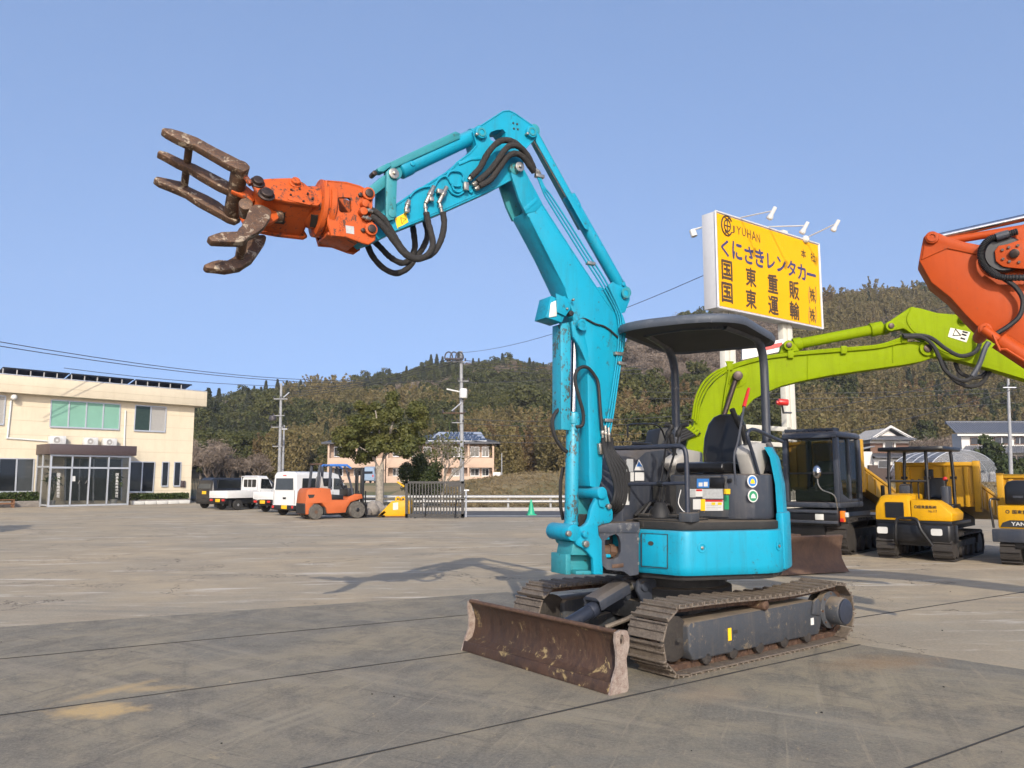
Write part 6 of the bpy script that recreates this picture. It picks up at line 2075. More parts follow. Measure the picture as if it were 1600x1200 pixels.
# ================================================================== flats behind the road
flat('pink_wall', (0.44, 0.32, 0.24), 0.85, var=0.08, sc=1.0)
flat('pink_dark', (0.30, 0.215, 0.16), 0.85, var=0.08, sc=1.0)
flat('roof_dark', (0.045, 0.048, 0.058), 0.6, var=0.2, sc=3)
AY = 100.0
AZ = land_z(-10, AY)
apx = lambda px, py, d=0.0: ony(px, py, AY - d)
flats = thing('apartment_block', 'two-storey pink apartment block with balconies and solar panels on a dark hipped roof', 'building', V((apx(645, 757).x, AY, AZ)), 0)
zb = AZ - 0.6
ze = apx(600, 692).z
x0, x1 = apx(512, 750).x, apx(776, 750).x
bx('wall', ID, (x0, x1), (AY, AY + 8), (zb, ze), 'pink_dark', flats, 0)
zmid0, zmid1 = apx(600, 731).z, apx(600, 716).z
zlow1 = apx(600, 744).z
for (pa, pb) in ((512, 602), (604, 690), (692, 772)):
    xa, xb = apx(pa, 700, 1.4).x, apx(pb, 700, 1.4).x
    build('balcony', MB().box(ID, (xa, xb), (AY - 1.4, AY - 0.004), (zmid0, zmid1)), 'pink_wall', flats, 0.02)
    build('balcony', MB().box(ID, (xa, xb), (AY - 1.4, AY - 0.004), (zb, zlow1)), 'pink_wall', flats, 0.02)
    for t in (0.0, 0.5, 1.0):
        xx = xa + (xb - xa - 0.22) * t
        build('pillar', MB().box(ID, (xx, xx + 0.22), (AY - 1.36, AY - 1.14), (zmid1, ze)), 'pink_wall', flats)
        build('pillar', MB().box(ID, (xx, xx + 0.22), (AY - 1.36, AY - 1.14), (zlow1, zmid0)), 'pink_wall', flats)
for (px, w_) in ((522, 14), (553, 13), (575, 14), (614, 10), (636, 12), (662, 12), (706, 12), (735, 14), (753, 11)):
    for (pt, pb_) in ((698, 714), (731.5, 744)):
        P4 = [apx(px, pt), apx(px + w_, pt), apx(px + w_, pb_), apx(px, pb_)]
        wn_ = build('window', MB().prism([p - V((0, 0.01, 0)) for p in P4], V((0, -0.05, 0))), 'alu', flats)
        c_ = sum(P4, V((0, 0, 0))) / 4
        for s_ in (0, 1):
            xa = P4[0].x + (P4[1].x - P4[0].x) * (0.06 + 0.46 * s_); xb = xa + (P4[1].x - P4[0].x) * 0.43
            build('pane', MB().box(ID, (xa, xb), (AY - 0.075, AY - 0.062), (P4[2].z + 0.08, P4[0].z - 0.08)), 'dark_glass' if s_ else 'window_glass', wn_)
# hipped roofs: left wing and right wing
def hip(xa, xb, ya, yb, z, rise, inset, mat, name='roof'):
    e_ = 0.5
    a = [V((xa - e_, ya - e_, z)), V((xb + e_, ya - e_, z)), V((xb + e_, yb + e_, z)), V((xa - e_, yb + e_, z))]
    ym = (ya + yb) / 2
    r1, r2 = V((xa + inset, ym, z + rise)), V((xb - inset, ym, z + rise))
    mb = MB().add(a + [r1, r2] + [p - V((0, 0, 0.2)) for p in a], [(0, 1, 5, 4), (1, 2, 5), (2, 3, 4, 5), (3, 0, 4), (0, 6, 7, 1), (1, 7, 8, 2), (2, 8, 9, 3), (3, 9, 6, 0), (6, 9, 8, 7)])
    return build(name, mb, mat, flats), a, r1, r2


xm = apx(638, 700).x
rise = apx(690, 684).z - ze + 0.9
hip(x0, xm, AY - 1.4, AY + 8, ze, rise, 5.0, 'roof_dark')
rf, ra4, r1, r2 = hip(xm - 1.0, x1, AY - 1.4, AY + 8, ze + 0.02, rise, 5.0, 'roof_dark')
for (xa_, xb_, z0_) in ((apx(540, 690).x, apx(590, 690).x, 0), (apx(672, 690).x, apx(760, 690).x, 0)):
    nx = 8 if xb_ - xa_ > 5 else 5
    for r_ in range(4):
        for k in range(nx):
            t0, t1 = (r_ + 0.35) / 4.9, (r_ + 1.27) / 4.9
            sh = 0.4 * (r_ % 2)
            shrink = 0.16 * r_
            span = (xb_ - xa_) * (1 - shrink)
            xa = xa_ + (xb_ - xa_) * shrink / 2 + span * k / nx + 0.04
            xb = xa + span / nx - 0.08
            f = lambda t: V((0, (AY - 1.9) + (AY + 3.3 - AY + 1.9) * t, ze + 0.08 + rise * t))
            a, b = f(t0), f(t1)
            build('solar_panel', MB().prism([V((xa, a.y, a.z)), V((xb, a.y, a.z)), V((xb, b.y, b.z)), V((xa, b.y, b.z))], V((0, 0, 0.06))), 'solar_glass', rf)
    base = [V((xa_ - 0.1, f(0.05).y, f(0.05).z - 0.02)), V((xb_ + 0.1, f(0.05).y, f(0.05).z - 0.02)), V((xb_ - 0.8, f(0.93).y, f(0.93).z - 0.02)), V((xa_ + 0.8, f(0.93).y, f(0.93).z - 0.02))]
    build('panel_rails', MB().prism(base, V((0, 0, 0.05))), 'alu', rf)
build('gas_cabinet', MB().box(ID, (apx(771, 740).x, apx(783, 740).x), (AY - 2.4, AY - 1.5), (zb, apx(775, 738).z)), 'plastic_white', flats, 0.03)

# ================================================================== houses on the right
flat('house_brown', (0.115, 0.062, 0.042), 0.8, var=0.15, sc=2)
flat('house_white', (0.52, 0.51, 0.49), 0.8, var=0.05, sc=1)
flat('house_dark', (0.05, 0.03, 0.024), 0.7, var=0.2)


def tile_mat():
    m, nt, b, N, L = nodes('roof_tiles')
    v = coord(nt)
    n = noise(nt, v, 2.5, 5, 0.6)
    L(mix(nt, n, (0.085, 0.09, 0.105), (0.15, 0.155, 0.17)), b.inputs['Base Color'])
    b.inputs['Roughness'].default_value = 0.5
    return m


SPEC['roof_tiles'] = tile_mat


def tiled_slope(name, p00, p10, p11, p01, parent, n=None, rise=0.09):
    """eave p00-p10, ridge p01-p11: rows of raised tile ribs on a slab"""
    nrm = (p10 - p00).cross(p01 - p00).normalized()
    if nrm.z < 0:
        nrm = -nrm
    sl_ = build(name, MB().prism([p00, p10, p11, p01], nrm * 0.1), 'roof_tiles', parent)
    L_ = (p10 - p00).length
    n = n or max(4, int(L_ / 0.36))
    rib = MB()
    for k in range(n + 1):
        t = k / n
        a, b = p00 + (p10 - p00) * t, p01 + (p11 - p01) * t
        rib.tube([a + nrm * 0.10, b + nrm * 0.10], rise, 5)
    build('tile_ribs', rib, 'roof_tiles', sl_, kind='stuff')
    return sl_


HY = 112.0
hq = lambda px, py, Y=HY: ony(px, py, Y)
hz0 = land_z(hq(1380, 735).x, HY) - 0.5
h1 = thing('farmhouse', 'brown and white two-storey house with a tiled gable facing the yard', 'house', V((hq(1382, 740).x, HY, hz0)), 0)
xa, xb = hq(1360, 700).x, hq(1420, 700).x
zl = hq(1390, 712).z
bx('wall', ID, (hq(1357, 700).x, hq(1440, 700).x), (HY - 1.5, HY + 7), (hz0, hq(1390, 717).z), 'house_white', h1, 0)
bx('plinth', ID, (hq(1349, 700).x, hq(1441, 700).x), (HY - 1.55, HY + 7), (hz0, hq(1390, 727).z), 'house_dark', h1, 0)
bx('upper_wall', ID, (xa, xb), (HY, HY + 6), (hq(1390, 718).z, hq(1390, 688).z), 'house_brown', h1, 0)
bx('upper_band', ID, (xa - 0.02, xb + 0.02), (HY - 0.02, HY + 6), (hq(1390, 692.5).z, hq(1390, 688.4).z), 'house_white', h1, 0)
gx, gz_ = hq(1388, 669), None
pk = hq(1388, 670)
build('gable', MB().prism([hq(1366, 686.5), hq(1410, 686.5), hq(1388, 672)], V((0, 1.0, 0))), 'house_white', h1)
for s_, xe in ((-1, hq(1356, 688.5)), (1, hq(1425, 688.5))):
    tiled_slope('roof', xe + V((0, -0.8, 0)), xe + V((0, 7, 0)), pk + V((0, 7, 0)), pk + V((0, -0.8, 0)), h1, 16)
    build('barge_board', MB().prism([xe + V((0, -0.85, -0.1)), pk + V((0, -0.85, 0.05)), pk + V((0, -0.85, 0.45)), xe + V((0, -0.85, 0.25))], V((0, 0.25, 0))), 'house_white', h1)
tiled_slope('gable_skirt', hq(1355, 688) + V((0, -1.4, 0)), hq(1424, 688) + V((0, -1.4, 0)), hq(1414, 682.5), hq(1364, 682.5), h1, 22)
tiled_slope('porch_roof', hq(1356, 716) + V((0, -2.6, 0)), hq(1449, 716) + V((0, -2.6, 0)), hq(1446, 709.5), hq(1359, 709.5), h1, 26)
for (pa, pb_, ta, tb_) in ((1382, 1394, 690.5, 702), (1372, 1388, 720, 731), (1395, 1404, 720, 732), (1425, 1436, 719, 729)):
    yo = 0.0 if ta < 700 else -1.5
    P4 = [hq(pa, ta, HY + yo), hq(pb_, ta, HY + yo), hq(pb_, tb_, HY + yo), hq(pa, tb_, HY + yo)]
    wq = build('window', MB().prism([p - V((0, 0.02, 0)) for p in P4], V((0, -0.08, 0))), 'dark_glass', h1)
    build('frame', MB().tube([p - V((0, 0.1, 0)) for p in P4], 0.05, 4, 0, True), 'alu', wq)
build('shutter', MB().prism([hq(1379, 691) - V((0, 0.1, 0)), hq(1382, 691) - V((0, 0.1, 0)), hq(1382, 702) - V((0, 0.1, 0)), hq(1379, 702) - V((0, 0.1, 0))], V((0, -0.05, 0))), 'house_white', h1)
build('shutter', MB().prism([hq(1396, 691) - V((0, 0.1, 0)), hq(1399, 691) - V((0, 0.1, 0)), hq(1399, 702) - V((0, 0.1, 0)), hq(1396, 702) - V((0, 0.1, 0))], V((0, -0.05, 0))), 'house_white', h1)
# white lean-to
wl2 = hq(1341, 710)
bx('lean_to', ID, (hq(1339, 710).x, hq(1358, 710).x), (HY - 1, HY + 5), (hz0, hq(1350, 706).z), 'house_white', h1, 0)
tiled_slope('lean_to_roof', hq(1337, 704.5) + V((0, -1.4, 0)), hq(1337, 704.5) + V((0, 5, 0)), hq(1360, 699) + V((0, 5, 0)), hq(1360, 699) + V((0, -1.4, 0)), h1, 16)
# second house
H2 = 104.0
hz2 = land_z(hq(1560, 735, H2).x, H2) - 0.5
h2 = thing('white_house', 'long white house with dark tiled roof behind the grey pole', 'house', V((hq(1550, 738, H2).x, H2, hz2)), 0)
hh = lambda px, py, d=0.0: ony(px, py, H2 - d)
bx('wall', ID, (hh(1503, 700).x, hh(1660, 700).x), (H2, H2 + 2.2), (hz2, hh(1550, 677).z), 'house_white', h2, 0)
tiled_slope('roof', hh(1494, 677.5, 1.0), hh(1668, 677.5, 1.0), hh(1668, 658) + V((0, 4, 0)), hh(1504, 658) + V((0, 4, 0)), h2, 44)
build('ridge', MB().tube([hh(1503, 657) + V((0, 4, 0)), hh(1668, 657) + V((0, 4, 0))], 0.22, 6), 'roof_tiles', h2)
build('eave_board', MB().prism([hh(1496, 678, 0.9), hh(1666, 678, 0.9), hh(1666, 681, 0.9), hh(1496, 681, 0.9)], V((0, 0.5, 0))), 'house_white', h2)
tiled_slope('porch_roof', hh(1506, 708, 2.0), hh(1664, 708, 2.0), hh(1664, 698, 0.0), hh(1510, 698, 0.0), h2, 44)
for (pa, pb_, ta, tb_) in ((1516, 1539, 684, 695), (1553, 1576, 683, 694), (1585, 1600, 683, 694), (1552, 1566, 713, 724), (1574, 1600, 713, 726)):
    P4 = [hh(pa, ta), hh(pb_, ta), hh(pb_, tb_), hh(pa, tb_)]
    wq = build('window', MB().prism([p - V((0, 0.02, 0)) for p in P4], V((0, -0.08, 0))), 'dark_glass', h2)
    build('frame', MB().tube([p - V((0, 0.1, 0)) for p in P4], 0.06, 4, 0, True), 'bench_wood', wq)
    mid = (P4[0] + P4[1]) / 2
    build('mullion', MB().tube([mid - V((0, 0.1, 0)), (P4[2] + P4[3]) / 2 - V((0, 0.1, 0))], 0.05, 4), 'alu', wq)
# plastic hoop greenhouse
glassy('poly_film', (0.24, 0.25, 0.27), 0.3, 0.5)
GY = 88.0
gq = lambda px, py: ony(px, py, GY)
gzz = land_z(gq(1505, 735).x, GY) - 0.2
gh = thing('greenhouse', 'grey translucent plastic hoop greenhouse in front of the white house', 'greenhouse', V((gq(1505, 740).x, GY, gzz)), 0)
gx0, gx1 = gq(1446, 720).x, gq(1562, 720).x
ht = gq(1505, 703).z - gzz
secs = []
for k in range(9):
    yv = GY + k * 1.1
    secs.append([V(((gx0 + gx1) / 2 + (gx1 - gx0) / 2 * math.cos(a) * (1 if abs(math.cos(a)) < 0.9 else 1), yv, gzz + ht * math.sin(a) ** 0.8)) for a in [math.pi * j / 22 for j in range(23)]])
build('film', MB().loft(secs, False), 'poly_film', gh, ang=60)
fr_ = MB().add(secs[0], [tuple(range(23))])
build('film', fr_, 'poly_film', gh)
for k in (0, 2, 4, 6, 8):
    build('hoop', MB().tube(secs[k], 0.04, 5), 'alu', gh)
for j in (5, 9, 13, 17):
    build('purlin', MB().tube([secs[0][j], secs[-1][j]], 0.03, 5), 'alu', gh)

# ================================================================== big yellow sign on posts
flat('sign_yellow', (0.66, 0.33, 0.001), 0.5, var=0.03, sc=1, spec=0.15)
flat('sign_grey', (0.46, 0.465, 0.48), 0.45, var=0.04)
flat('post_cream', (0.50, 0.48, 0.41), 0.5, var=0.06)
SYL, SYR = 23.0, 26.4
tl, bl, = ony(1117, 327.5, SYL), ony(1117, 480, SYL)
tr_, br_ = ony(1279, 383.5, SYR), ony(1280, 513.5, SYR)
zt_, zb_ = (tl.z + tr_.z) / 2, (bl.z + br_.z) / 2
tl.z = tr_.z = zt_; bl = V((tl.x, tl.y, zb_)); br_ = V((tr_.x, tr_.y, zb_))
SX = (tr_ - tl).normalized()
SN = SX.cross(V((0, 0, 1)))                # faces the yard
if SN.dot(CC - tl) < 0:
    SN = -SN
SWD, SHT, STH = (tr_ - tl).length, zt_ - zb_, 0.50
sg = thing('billboard', 'yellow billboard with dark Japanese lettering on tall cream posts', 'sign', V(((tl.x + tr_.x) / 2, (tl.y + tr_.y) / 2, 0)), math.degrees(math.atan2(SX.y, SX.x)))
sp = lambda u, v_, d=0.0: tl + SX * (SWD * u) - V((0, 0, SHT * v_)) + SN * d
build('case', MB().prism([sp(0, 0), sp(1, 0), sp(1, 1), sp(0, 1)], -SN * STH), 'sign_grey', sg, 0.01)
build('panel', MB().prism([sp(0.012, 0.018), sp(0.988, 0.018), sp(0.988, 0.982), sp(0.012, 0.982)], SN * 0.012), 'sign_yellow', sg)
for a, b in (((0, 0), (1, 0)), ((0, 1), (1, 1)), ((0, 0), (0, 1)), ((1, 0), (1, 1))):
    build('frame', MB().tube([sp(*a, 0.01), sp(*b, 0.01)], 0.035, 6), 'sign_grey', sg)


def sign_uv(px, py):
    p = onp(px, py, tl, SN)
    return ((p - tl).dot(SX) / SWD, (zt_ - p.z) / SHT)


def sign_text(ch, x0, y0, x1, y1, mat, off_=0.02):
    """glyph filling the pixel box"""
    u0, v0 = sign_uv((x0 + x1) / 2, y0); u1, v1 = sign_uv((x0 + x1) / 2, y1)
    ua, _ = sign_uv(x0, (y0 + y1) / 2); ub, _ = sign_uv(x1, (y0 + y1) / 2)
    lettering('lettering', ch, sp((ua + ub) / 2, (v0 + v1) / 2, 0.014), SX, V((0, 0, 1)), (v1 - v0) * SHT, mat, sg, (ub - ua) * SWD, off_, 0.004)


# pixel boxes from the enlarged view (1060 + x/5, 300 + y/5)
zx = lambda x: 1060 + x / 5.0
zy = lambda y: 300 + y / 5.0
for ch, x0, y0, x1, y1 in (('く', 333, 375, 388, 500), ('に', 420, 395, 492, 528), ('さ', 515, 430, 580, 560), ('き', 600, 452, 664, 586), ('レ', 692, 488, 748, 600), ('ン', 768, 512, 832, 624), ('タ', 848, 540, 912, 656), ('カ', 930, 568, 990, 684), ('ー', 1002, 641, 1068, 655)):
    sign_text(ch, zx(x0), zy(y0), zx(x1), zy(y1), 'ink_blue', 0.028)
for ch, x0, y0, x1, y1 in (('国', 336, 538, 416, 688), ('東', 524, 596, 602, 738), ('重', 696, 648, 772, 788), ('販', 864, 700, 938, 838), ('国', 336, 712, 418, 862), ('東', 524, 766, 604, 908), ('運', 700, 818, 776, 956), ('輸', 868, 860, 940, 996)):
    sign_text(ch, zx(x0), zy(y0), zx(x1), zy(y1), 'ink_brown', 0.024)
for (ya, yb_) in ((740, 872), (896, 1028)):
    sign_text('株', zx(1024), zy(ya + 18), zx(1064), zy(yb_ - 14), 'ink_brown', 0.02)
    for s_, xx in ((1, 1016), (-1, 1072)):
        pts = [sp(*sign_uv(zx(xx + s_ * (6 if j in (0, 4) else (1.5 if j in (1, 3) else 0))), zy(ya + (yb_ - ya) * j / 4)), 0.016) for j in range(5)]
        build('bracket', MB().tube(pts, 0.014, 5, 3), 'ink_brown', sg)
for ch, x0, y0, x1, y1 in (('本', 954, 452, 992, 514), ('社', 1030, 478, 1066, 544)):
    sign_text(ch, zx(x0), zy(y0), zx(x1), zy(y1), 'ink_brown', 0.018)
for ch, x0, y0, x1, y1 in (('J', 410, 262, 436, 322), ('Y', 450, 270, 486, 332), ('U', 494, 282, 522, 346), ('H', 534, 296, 562, 362), ('A', 568, 308, 604, 380), ('N', 608, 330, 634, 396)):
    sign_text(ch, zx(x0), zy(y0), zx(x1), zy(y1), 'ink_brown', -0.012)
# emblem: open ring enclosing a globe-like figure
ec_ = (375, 265)
def em(x, y):
    return sp(*sign_uv(zx(x), zy(y)), 0.017)
ring_ = [em(375 + 42 * math.cos(a), 265 + 76 * math.sin(a) + 0.32 * 42 * math.cos(a)) for a in [R(35 + 290 * k / 30) for k in range(31)]]
build('emblem', MB().tube(ring_, 0.026, 6), 'ink_brown', sg)
inn = [em(378 + 24 * math.cos(a), 264 + 46 * math.sin(a) + 0.32 * 24 * math.cos(a)) for a in [R(360 * k / 24) for k in range(24)]]
build('emblem', MB().tube(inn, 0.020, 6, 0, True), 'ink_brown', sg)
for pts in ([(352, 258), (404, 274)], [(378, 212), (378, 322)], [(358, 198), (396, 232)], [(400, 202), (362, 226)], [(356, 326), (398, 300)], [(398, 340), (360, 302)]):
    build('emblem', MB().tube([em(*p) for p in pts], 0.020, 6), 'ink_brown', sg)
# posts and braces
UL, UR = sign_uv(1152, 500)[0], sign_uv(1243, 520)[0]
for (u, dd) in ((UL, 0.31), (UR, 0.31)):
    p = tl + SX * SWD * u - SN * dd
    build('post', MB().box(Frame((p.x, p.y, 0), math.degrees(math.atan2(SX.y, SX.x))), (-0.13, 0.13), (-0.12, 0.12), (-0.05, zb_ + 0.1)), 'post_cream', sg, 0.012)
    p2 = p + SX * 0.42
    build('post_rail', MB().box(Frame((p.x, p.y, 0), math.degrees(math.atan2(SX.y, SX.x))), (-0.36, -0.16), (-0.1, 0.1), (-0.05, zb_ + 0.08)), 'post_cream', sg, 0.008)
p = tl + SX * SWD * UR - SN * 0.31
q_ = tl + SX * SWD * UL - SN * 0.31
for z in (2.6, 3.1):
    build('brace', MB().prism([V((q_.x, q_.y, z)), V((p.x, p.y, z)), V((p.x, p.y, z + 0.14)), V((q_.x, q_.y, z + 0.14))], SN * 0.1), 'post_cream', sg, 0.006)
build('post_top', MB().box(Frame((p.x, p.y, 0), math.degrees(math.atan2(SX.y, SX.x))), (-0.16, 0.1), (-0.12, 0.12), (zt_ - 0.02, zt_ + 0.22)), 'post_cream', sg, 0.01)
# flood lamps on arms along the top edge
def lamp(px0, py0, px1, py1, parent, lab=None):
    u, _ = sign_uv(px0, py0)
    a = sp(u, 0, 0.02)
    b = onp(px1, py1, a + SX * 0.02, SX) if False else None
    # lamp hangs 1.25 m out in front of the panel
    tip = onp(px1, py1, tl + SN * 1.25, SN)
    l_ = build('lamp_arm', MB().tube([a + V((0, 0, 0.04)), tip + V((0, 0, 0.05))], 0.02, 8), 'plastic_white', parent)
    dn = (V((0, 0, -1)) - SN * 0.75).normalized()
    build('lamp_head', MB().lathe(tip - dn * 0.18, dn, [(0.05, 0), (0.06, 0.03), (0.06, 0.22), (0.085, 0.29), (0.10, 0.36), (0.09, 0.38)], 14), 'plastic_white', l_)
    build('lamp_lens', MB().lathe(tip - dn * 0.18 + dn * 0.38, dn, [(0.088, 0), (0.07, 0.02), (0.03, 0.03)], 14), 'lamp_glass', l_)


for (x0, y0, x1, y1) in ((480, 190, 735, 160), (700, 270, 990, 275), (985, 385, 1232, 258)):
    lamp(zx(x0), zy(y0), zx(x1), zy(y1), sg)
build('lamp_base', MB().ball(sp(0.845, 0.0, 0.05), 0.13, 10, 6), 'lamp_glass', sg)
build('back_lamp', MB().cyl(sp(-0.005, 0.13, -STH - 0.35), sp(0.0, 0.20, -STH - 0.3), 0.10, 10).tube([sp(0.01, 0.12, -STH), sp(-0.005, 0.13, -STH - 0.35)], 0.03, 6), 'plastic_white', sg)
# small red and white board half hidden behind the canopy post
rb = thing('small_sign', 'small red and white sign board fixed to the billboard posts', 'sign', V((ony(1215, 560, 24).x, 24, 4.5)), 0)
build('board', MB().prism([ony(1160, 540, 24.4), ony(1224, 530, 24.4), ony(1224, 548, 24.4), ony(1160, 562, 24.4)], V((0, 0.1, 0))), 'sticker_white', rb)
build('red_band', MB().prism([ony(1196, 540, 24.38), ony(1222, 535, 24.38), ony(1222, 541, 24.38), ony(1196, 547, 24.38)], V((0, -0.02, 0))), 'red_plastic', rb)
bc_ = thing('red_beacon', 'red warning lamp mounted on the billboard bracket', 'lamp', ony(1225, 630, 23.6), 0)
build('lens', MB().cyl(ony(1216, 628, 23.6), ony(1231, 629, 23.6), 0.10, 14).cyl(ony(1213, 629, 23.6), ony(1217, 629, 23.6), 0.06, 10), 'red_plastic', bc_, 0.01)
build('bracket', MB().tube([ony(1222, 634, 23.6), ony(1224, 645, 23.9), ony(1236, 645, 25.0)], 0.03, 6), 'black_metal', bc_)

# ================================================================== poles and wires
flat('pole_concrete', (0.24, 0.245, 0.255), 0.7, var=0.12, sc=4)
flat('insulator', (0.05, 0.045, 0.05), 0.4)
flat('rail_steel', (0.40, 0.40, 0.39), 0.5, 0.3, 0.1)
flat('wire', (0.035, 0.035, 0.04), 0.6)


def upole(label, px, top_py, base_py, Y, r0, zb0, arms, tilt=0.0):
    b = ony(px, base_py, Y); b.z = zb0
    t = ony(px - tilt, top_py, Y)
    t_ = thing('utility_pole', label, 'utility pole', b, 0)
    build('pole', MB().tube([V((b.x, b.y, zb0 - 0.3)), t], [r0, r0 * 0.62], 12), 'pole_concrete', t_)
    for (py, x0, x1, th, mt) in arms:
        a, c_ = ony(x0, py, Y - r0 - 0.05), ony(x1, py, Y - r0 - 0.05)
        ca = build('crossarm', MB().prism([a, c_, c_ + V((0, 0, th)), a + V((0, 0, th))], V((0, 0.08, 0))), mt, t_)
        n = max(2, int((c_ - a).length / 0.7))
        for k in range(n + 1):
            p = a + (c_ - a) * (k / n) + V((0, 0.04, th))
            build('insulator', MB().lathe(p, V((0, 0, 1)), [(0.05, 0), (0.07, 0.06), (0.04, 0.1), (0.07, 0.14), (0.03, 0.2)], 8), 'insulator', ca)
    return t_, t


P1, p1t = upole('tall utility pole with transformer box and looped cables behind the gate', 722, 549, 800, 52.0, 0.16, 0.4, ((566, 699, 727, 0.08, 'pole_concrete'), (596, 716, 732, 0.05, 'pole_concrete'), (646, 692, 726, 0.06, 'rust_dry'), (661, 706, 724, 0.05, 'pole_concrete')), 1.5)
build('transformer', MB().lathe(ony(724, 622, 51.7), V((0, 0, 1)), [(0.24, 0), (0.26, 0.05), (0.26, 0.55), (0.2, 0.62)], 12), 'plastic_white', P1)
build('side_arm', MB().tube([ony(698, 608, 51.8), ony(722, 613, 51.8)], 0.05, 6), 'plastic_white', P1)
build('strut', MB().tube([ony(706, 642, 51.8), ony(721, 629, 51.8)], 0.04, 6), 'alu', P1)
for k in range(3):
    c0 = 701 + k * 8.5
    pts = [ony(c0 + 6 * math.cos(a), 559 - 9 * math.sin(a), 51.6) for a in [R(-10 + 200 * j / 8) for j in range(9)]]
    build('cable_loop', MB().tube(pts, 0.045, 6, 2), 'wire', P1)
    build('insulator', MB().lathe(ony(c0, 561, 51.6), V((1, 0, 0)), [(0.06, -0.25), (0.11, -0.1), (0.07, 0), (0.11, 0.1), (0.05, 0.25)], 8), 'insulator', P1)
build('cable_loop', MB().tube([ony(695, 679, 51.8), ony(700, 682, 51.8), ony(703, 672, 51.8), ony(702, 660, 51.8), ony(712, 657, 51.8)], 0.035, 6, 4), 'leaf_hedge', P1)
P2, p2t = upole('silver utility pole with crossarms standing left of the vans', 436, 599, 760, 74.0, 0.17, 0.7, ((624, 428, 449, 0.09, 'pole_concrete'), (650, 427, 444, 0.07, 'pole_concrete'), (668, 424, 442, 0.07, 'pole_concrete'), (698, 426, 441, 0.07, 'pole_concrete')), -3.5)
build('strut', MB().tube([ony(443, 621, 73.8), ony(452, 613, 73.8)], 0.06, 6), 'alu', P2)
build('transformer', MB().lathe(ony(426, 657, 73.7), V((0, 0, 1)), [(0.3, 0), (0.32, 0.1), (0.32, 0.4), (0.25, 0.45)], 10), 'insulator', P2)
P4_, p4t = upole('shorter bare concrete pole right beside the silver utility pole', 441, 664, 758, 78.0, 0.14, 0.8, ((671, 437, 449, 0.08, 'alu'),), -3.0)
P3, p3t = upole('grey concrete utility pole in front of the white house', 1579, 592, 745, 70.0, 0.18, 0.9, ((606, 1568, 1588, 0.08, 'alu'),), 4.0)
P5, p5t = upole('slim steel post at the right end of the pink flats', 784, 708, 760, 96.0, 0.09, 0.9, ())


ORD = ['topmost', 'second from top', 'third from top', 'fourth from top', 'fifth from top', 'sixth from top', 'lowest']
_rank = {}


def rank(l):
    _rank[l] = _rank.get(l, -1) + 1
    return ORD[_rank[l]] + ' ' + l


def wire(a, b, sag, r_, label, group, n=14):
    pts = []
    for k in range(n + 1):
        t = k / n
        p = a + (b - a) * t
        pts.append(p - V((0, 0, sag * 4 * t * (1 - t))))
    m_ = (a + b) / 2
    o = build('overhead_wire', MB().tube(pts, r_, 5), 'wire', None)
    tag(o, label, 'wire', group)


# spans from the tall pole to the left and right, and across the hills
LL = 'black overhead cable running from the tall pole down towards the silver pole'
for (a, b, Ya, Yb) in (((699, 562), (452, 613), 51.6, 73.8), ((707, 565), (452, 616), 51.6, 73.8), ((716, 566), (450, 620), 51.6, 73.8)):
    wire(ony(*a, Ya), ony(*b, Yb), 0.35, 0.022, rank(LL), 'cables between the two poles')
LL = 'thin overhead wire crossing the open sky above the office roof'
for (a, b, Ya, Yb) in (((-30, 529, ), (612, 592), 40, 90), ((-30, 536), (640, 596), 40, 90), ((100, 575), (640, 597), 60, 90)):
    wire(ony(*a, Ya), ony(*b, Yb), 0.9, 0.024, rank(LL), 'wires over the office')
wire(ony(612, 592, 90), ony(1010, 575, 70), 0.8, 0.026, 'long faint wire passing level behind the tall pole top', 'wires over the office')
wire(ony(722, 551, 52), ony(1100, 430, 25), 0.5, 0.012, 'single thin wire rising from the tall pole to the billboard', None)
LL = 'black cable crossing behind the teal boom'
for (a, b) in (((726, 563), (1010, 572)), ((727, 568), (1010, 577)), ((727, 573), (1010, 583)), ((726, 655), (1080, 648)), ((726, 662), (1080, 657)), ((726, 678), (1080, 672)), ((726, 688), (1080, 684))):
    wire(ony(*a, 51.8), ony(*b, 48), 0.25, 0.018, rank(LL), 'cables across the hill')
LL = 'dark cable sloping across the brown hill under the orange arm'
for (a, b) in (((1220, 540), (1600, 440)), ((1230, 645), (1620, 560)), ((1230, 690), (1620, 597))):
    wire(ony(*a, 46), ony(*b, 40), 0.3, 0.022, rank(LL), 'cables right of the billboard')
LL = 'pale bluish cable running level across the brown hill on the right'
for (a, b) in (((1000, 612), (1590, 606)), ((1000, 622), (1590, 612)), ((1240, 640), (1590, 628))):
    wire(ony(*a, 72), ony(*b, 70), 0.3, 0.022, rank(LL), 'level cables across the right hill')

# ================================================================== gate, guard rail, cone, bucket, rocks
gt = thing('sliding_gate', 'black barred sliding gate standing open beside the yellow bucket', 'gate', onz(680, 810), 0)
GYY = onz(680, 810).y
gg = lambda px, py, d=0.0: ony(px, py, GYY + d)
for (x0, y0, x1, y1) in ((633, 752, 725, 755.5), (633, 803, 725, 808.5), (633, 752, 637, 809), (720.5, 752, 725, 809)):
    build('frame', MB().prism([gg(x0, y0), gg(x1, y0), gg(x1, y1), gg(x0, y1)], V((0, 0.07, 0))), 'black_metal', gt)
for k in range(17):
    x = 641 + k * 4.75
    build('bar', MB().prism([gg(x - 1.0, 755.4), gg(x + 1.0, 755.4), gg(x + 1.0, 803), gg(x - 1.0, 803)], V((0, 0.03, 0))), 'black_metal', gt)
build('name_board', MB().prism([gg(700, 755.6), gg(720.4, 755.6), gg(720.4, 760.5), gg(700, 760.5)], V((0, -0.02, 0))), 'black_metal', gt)
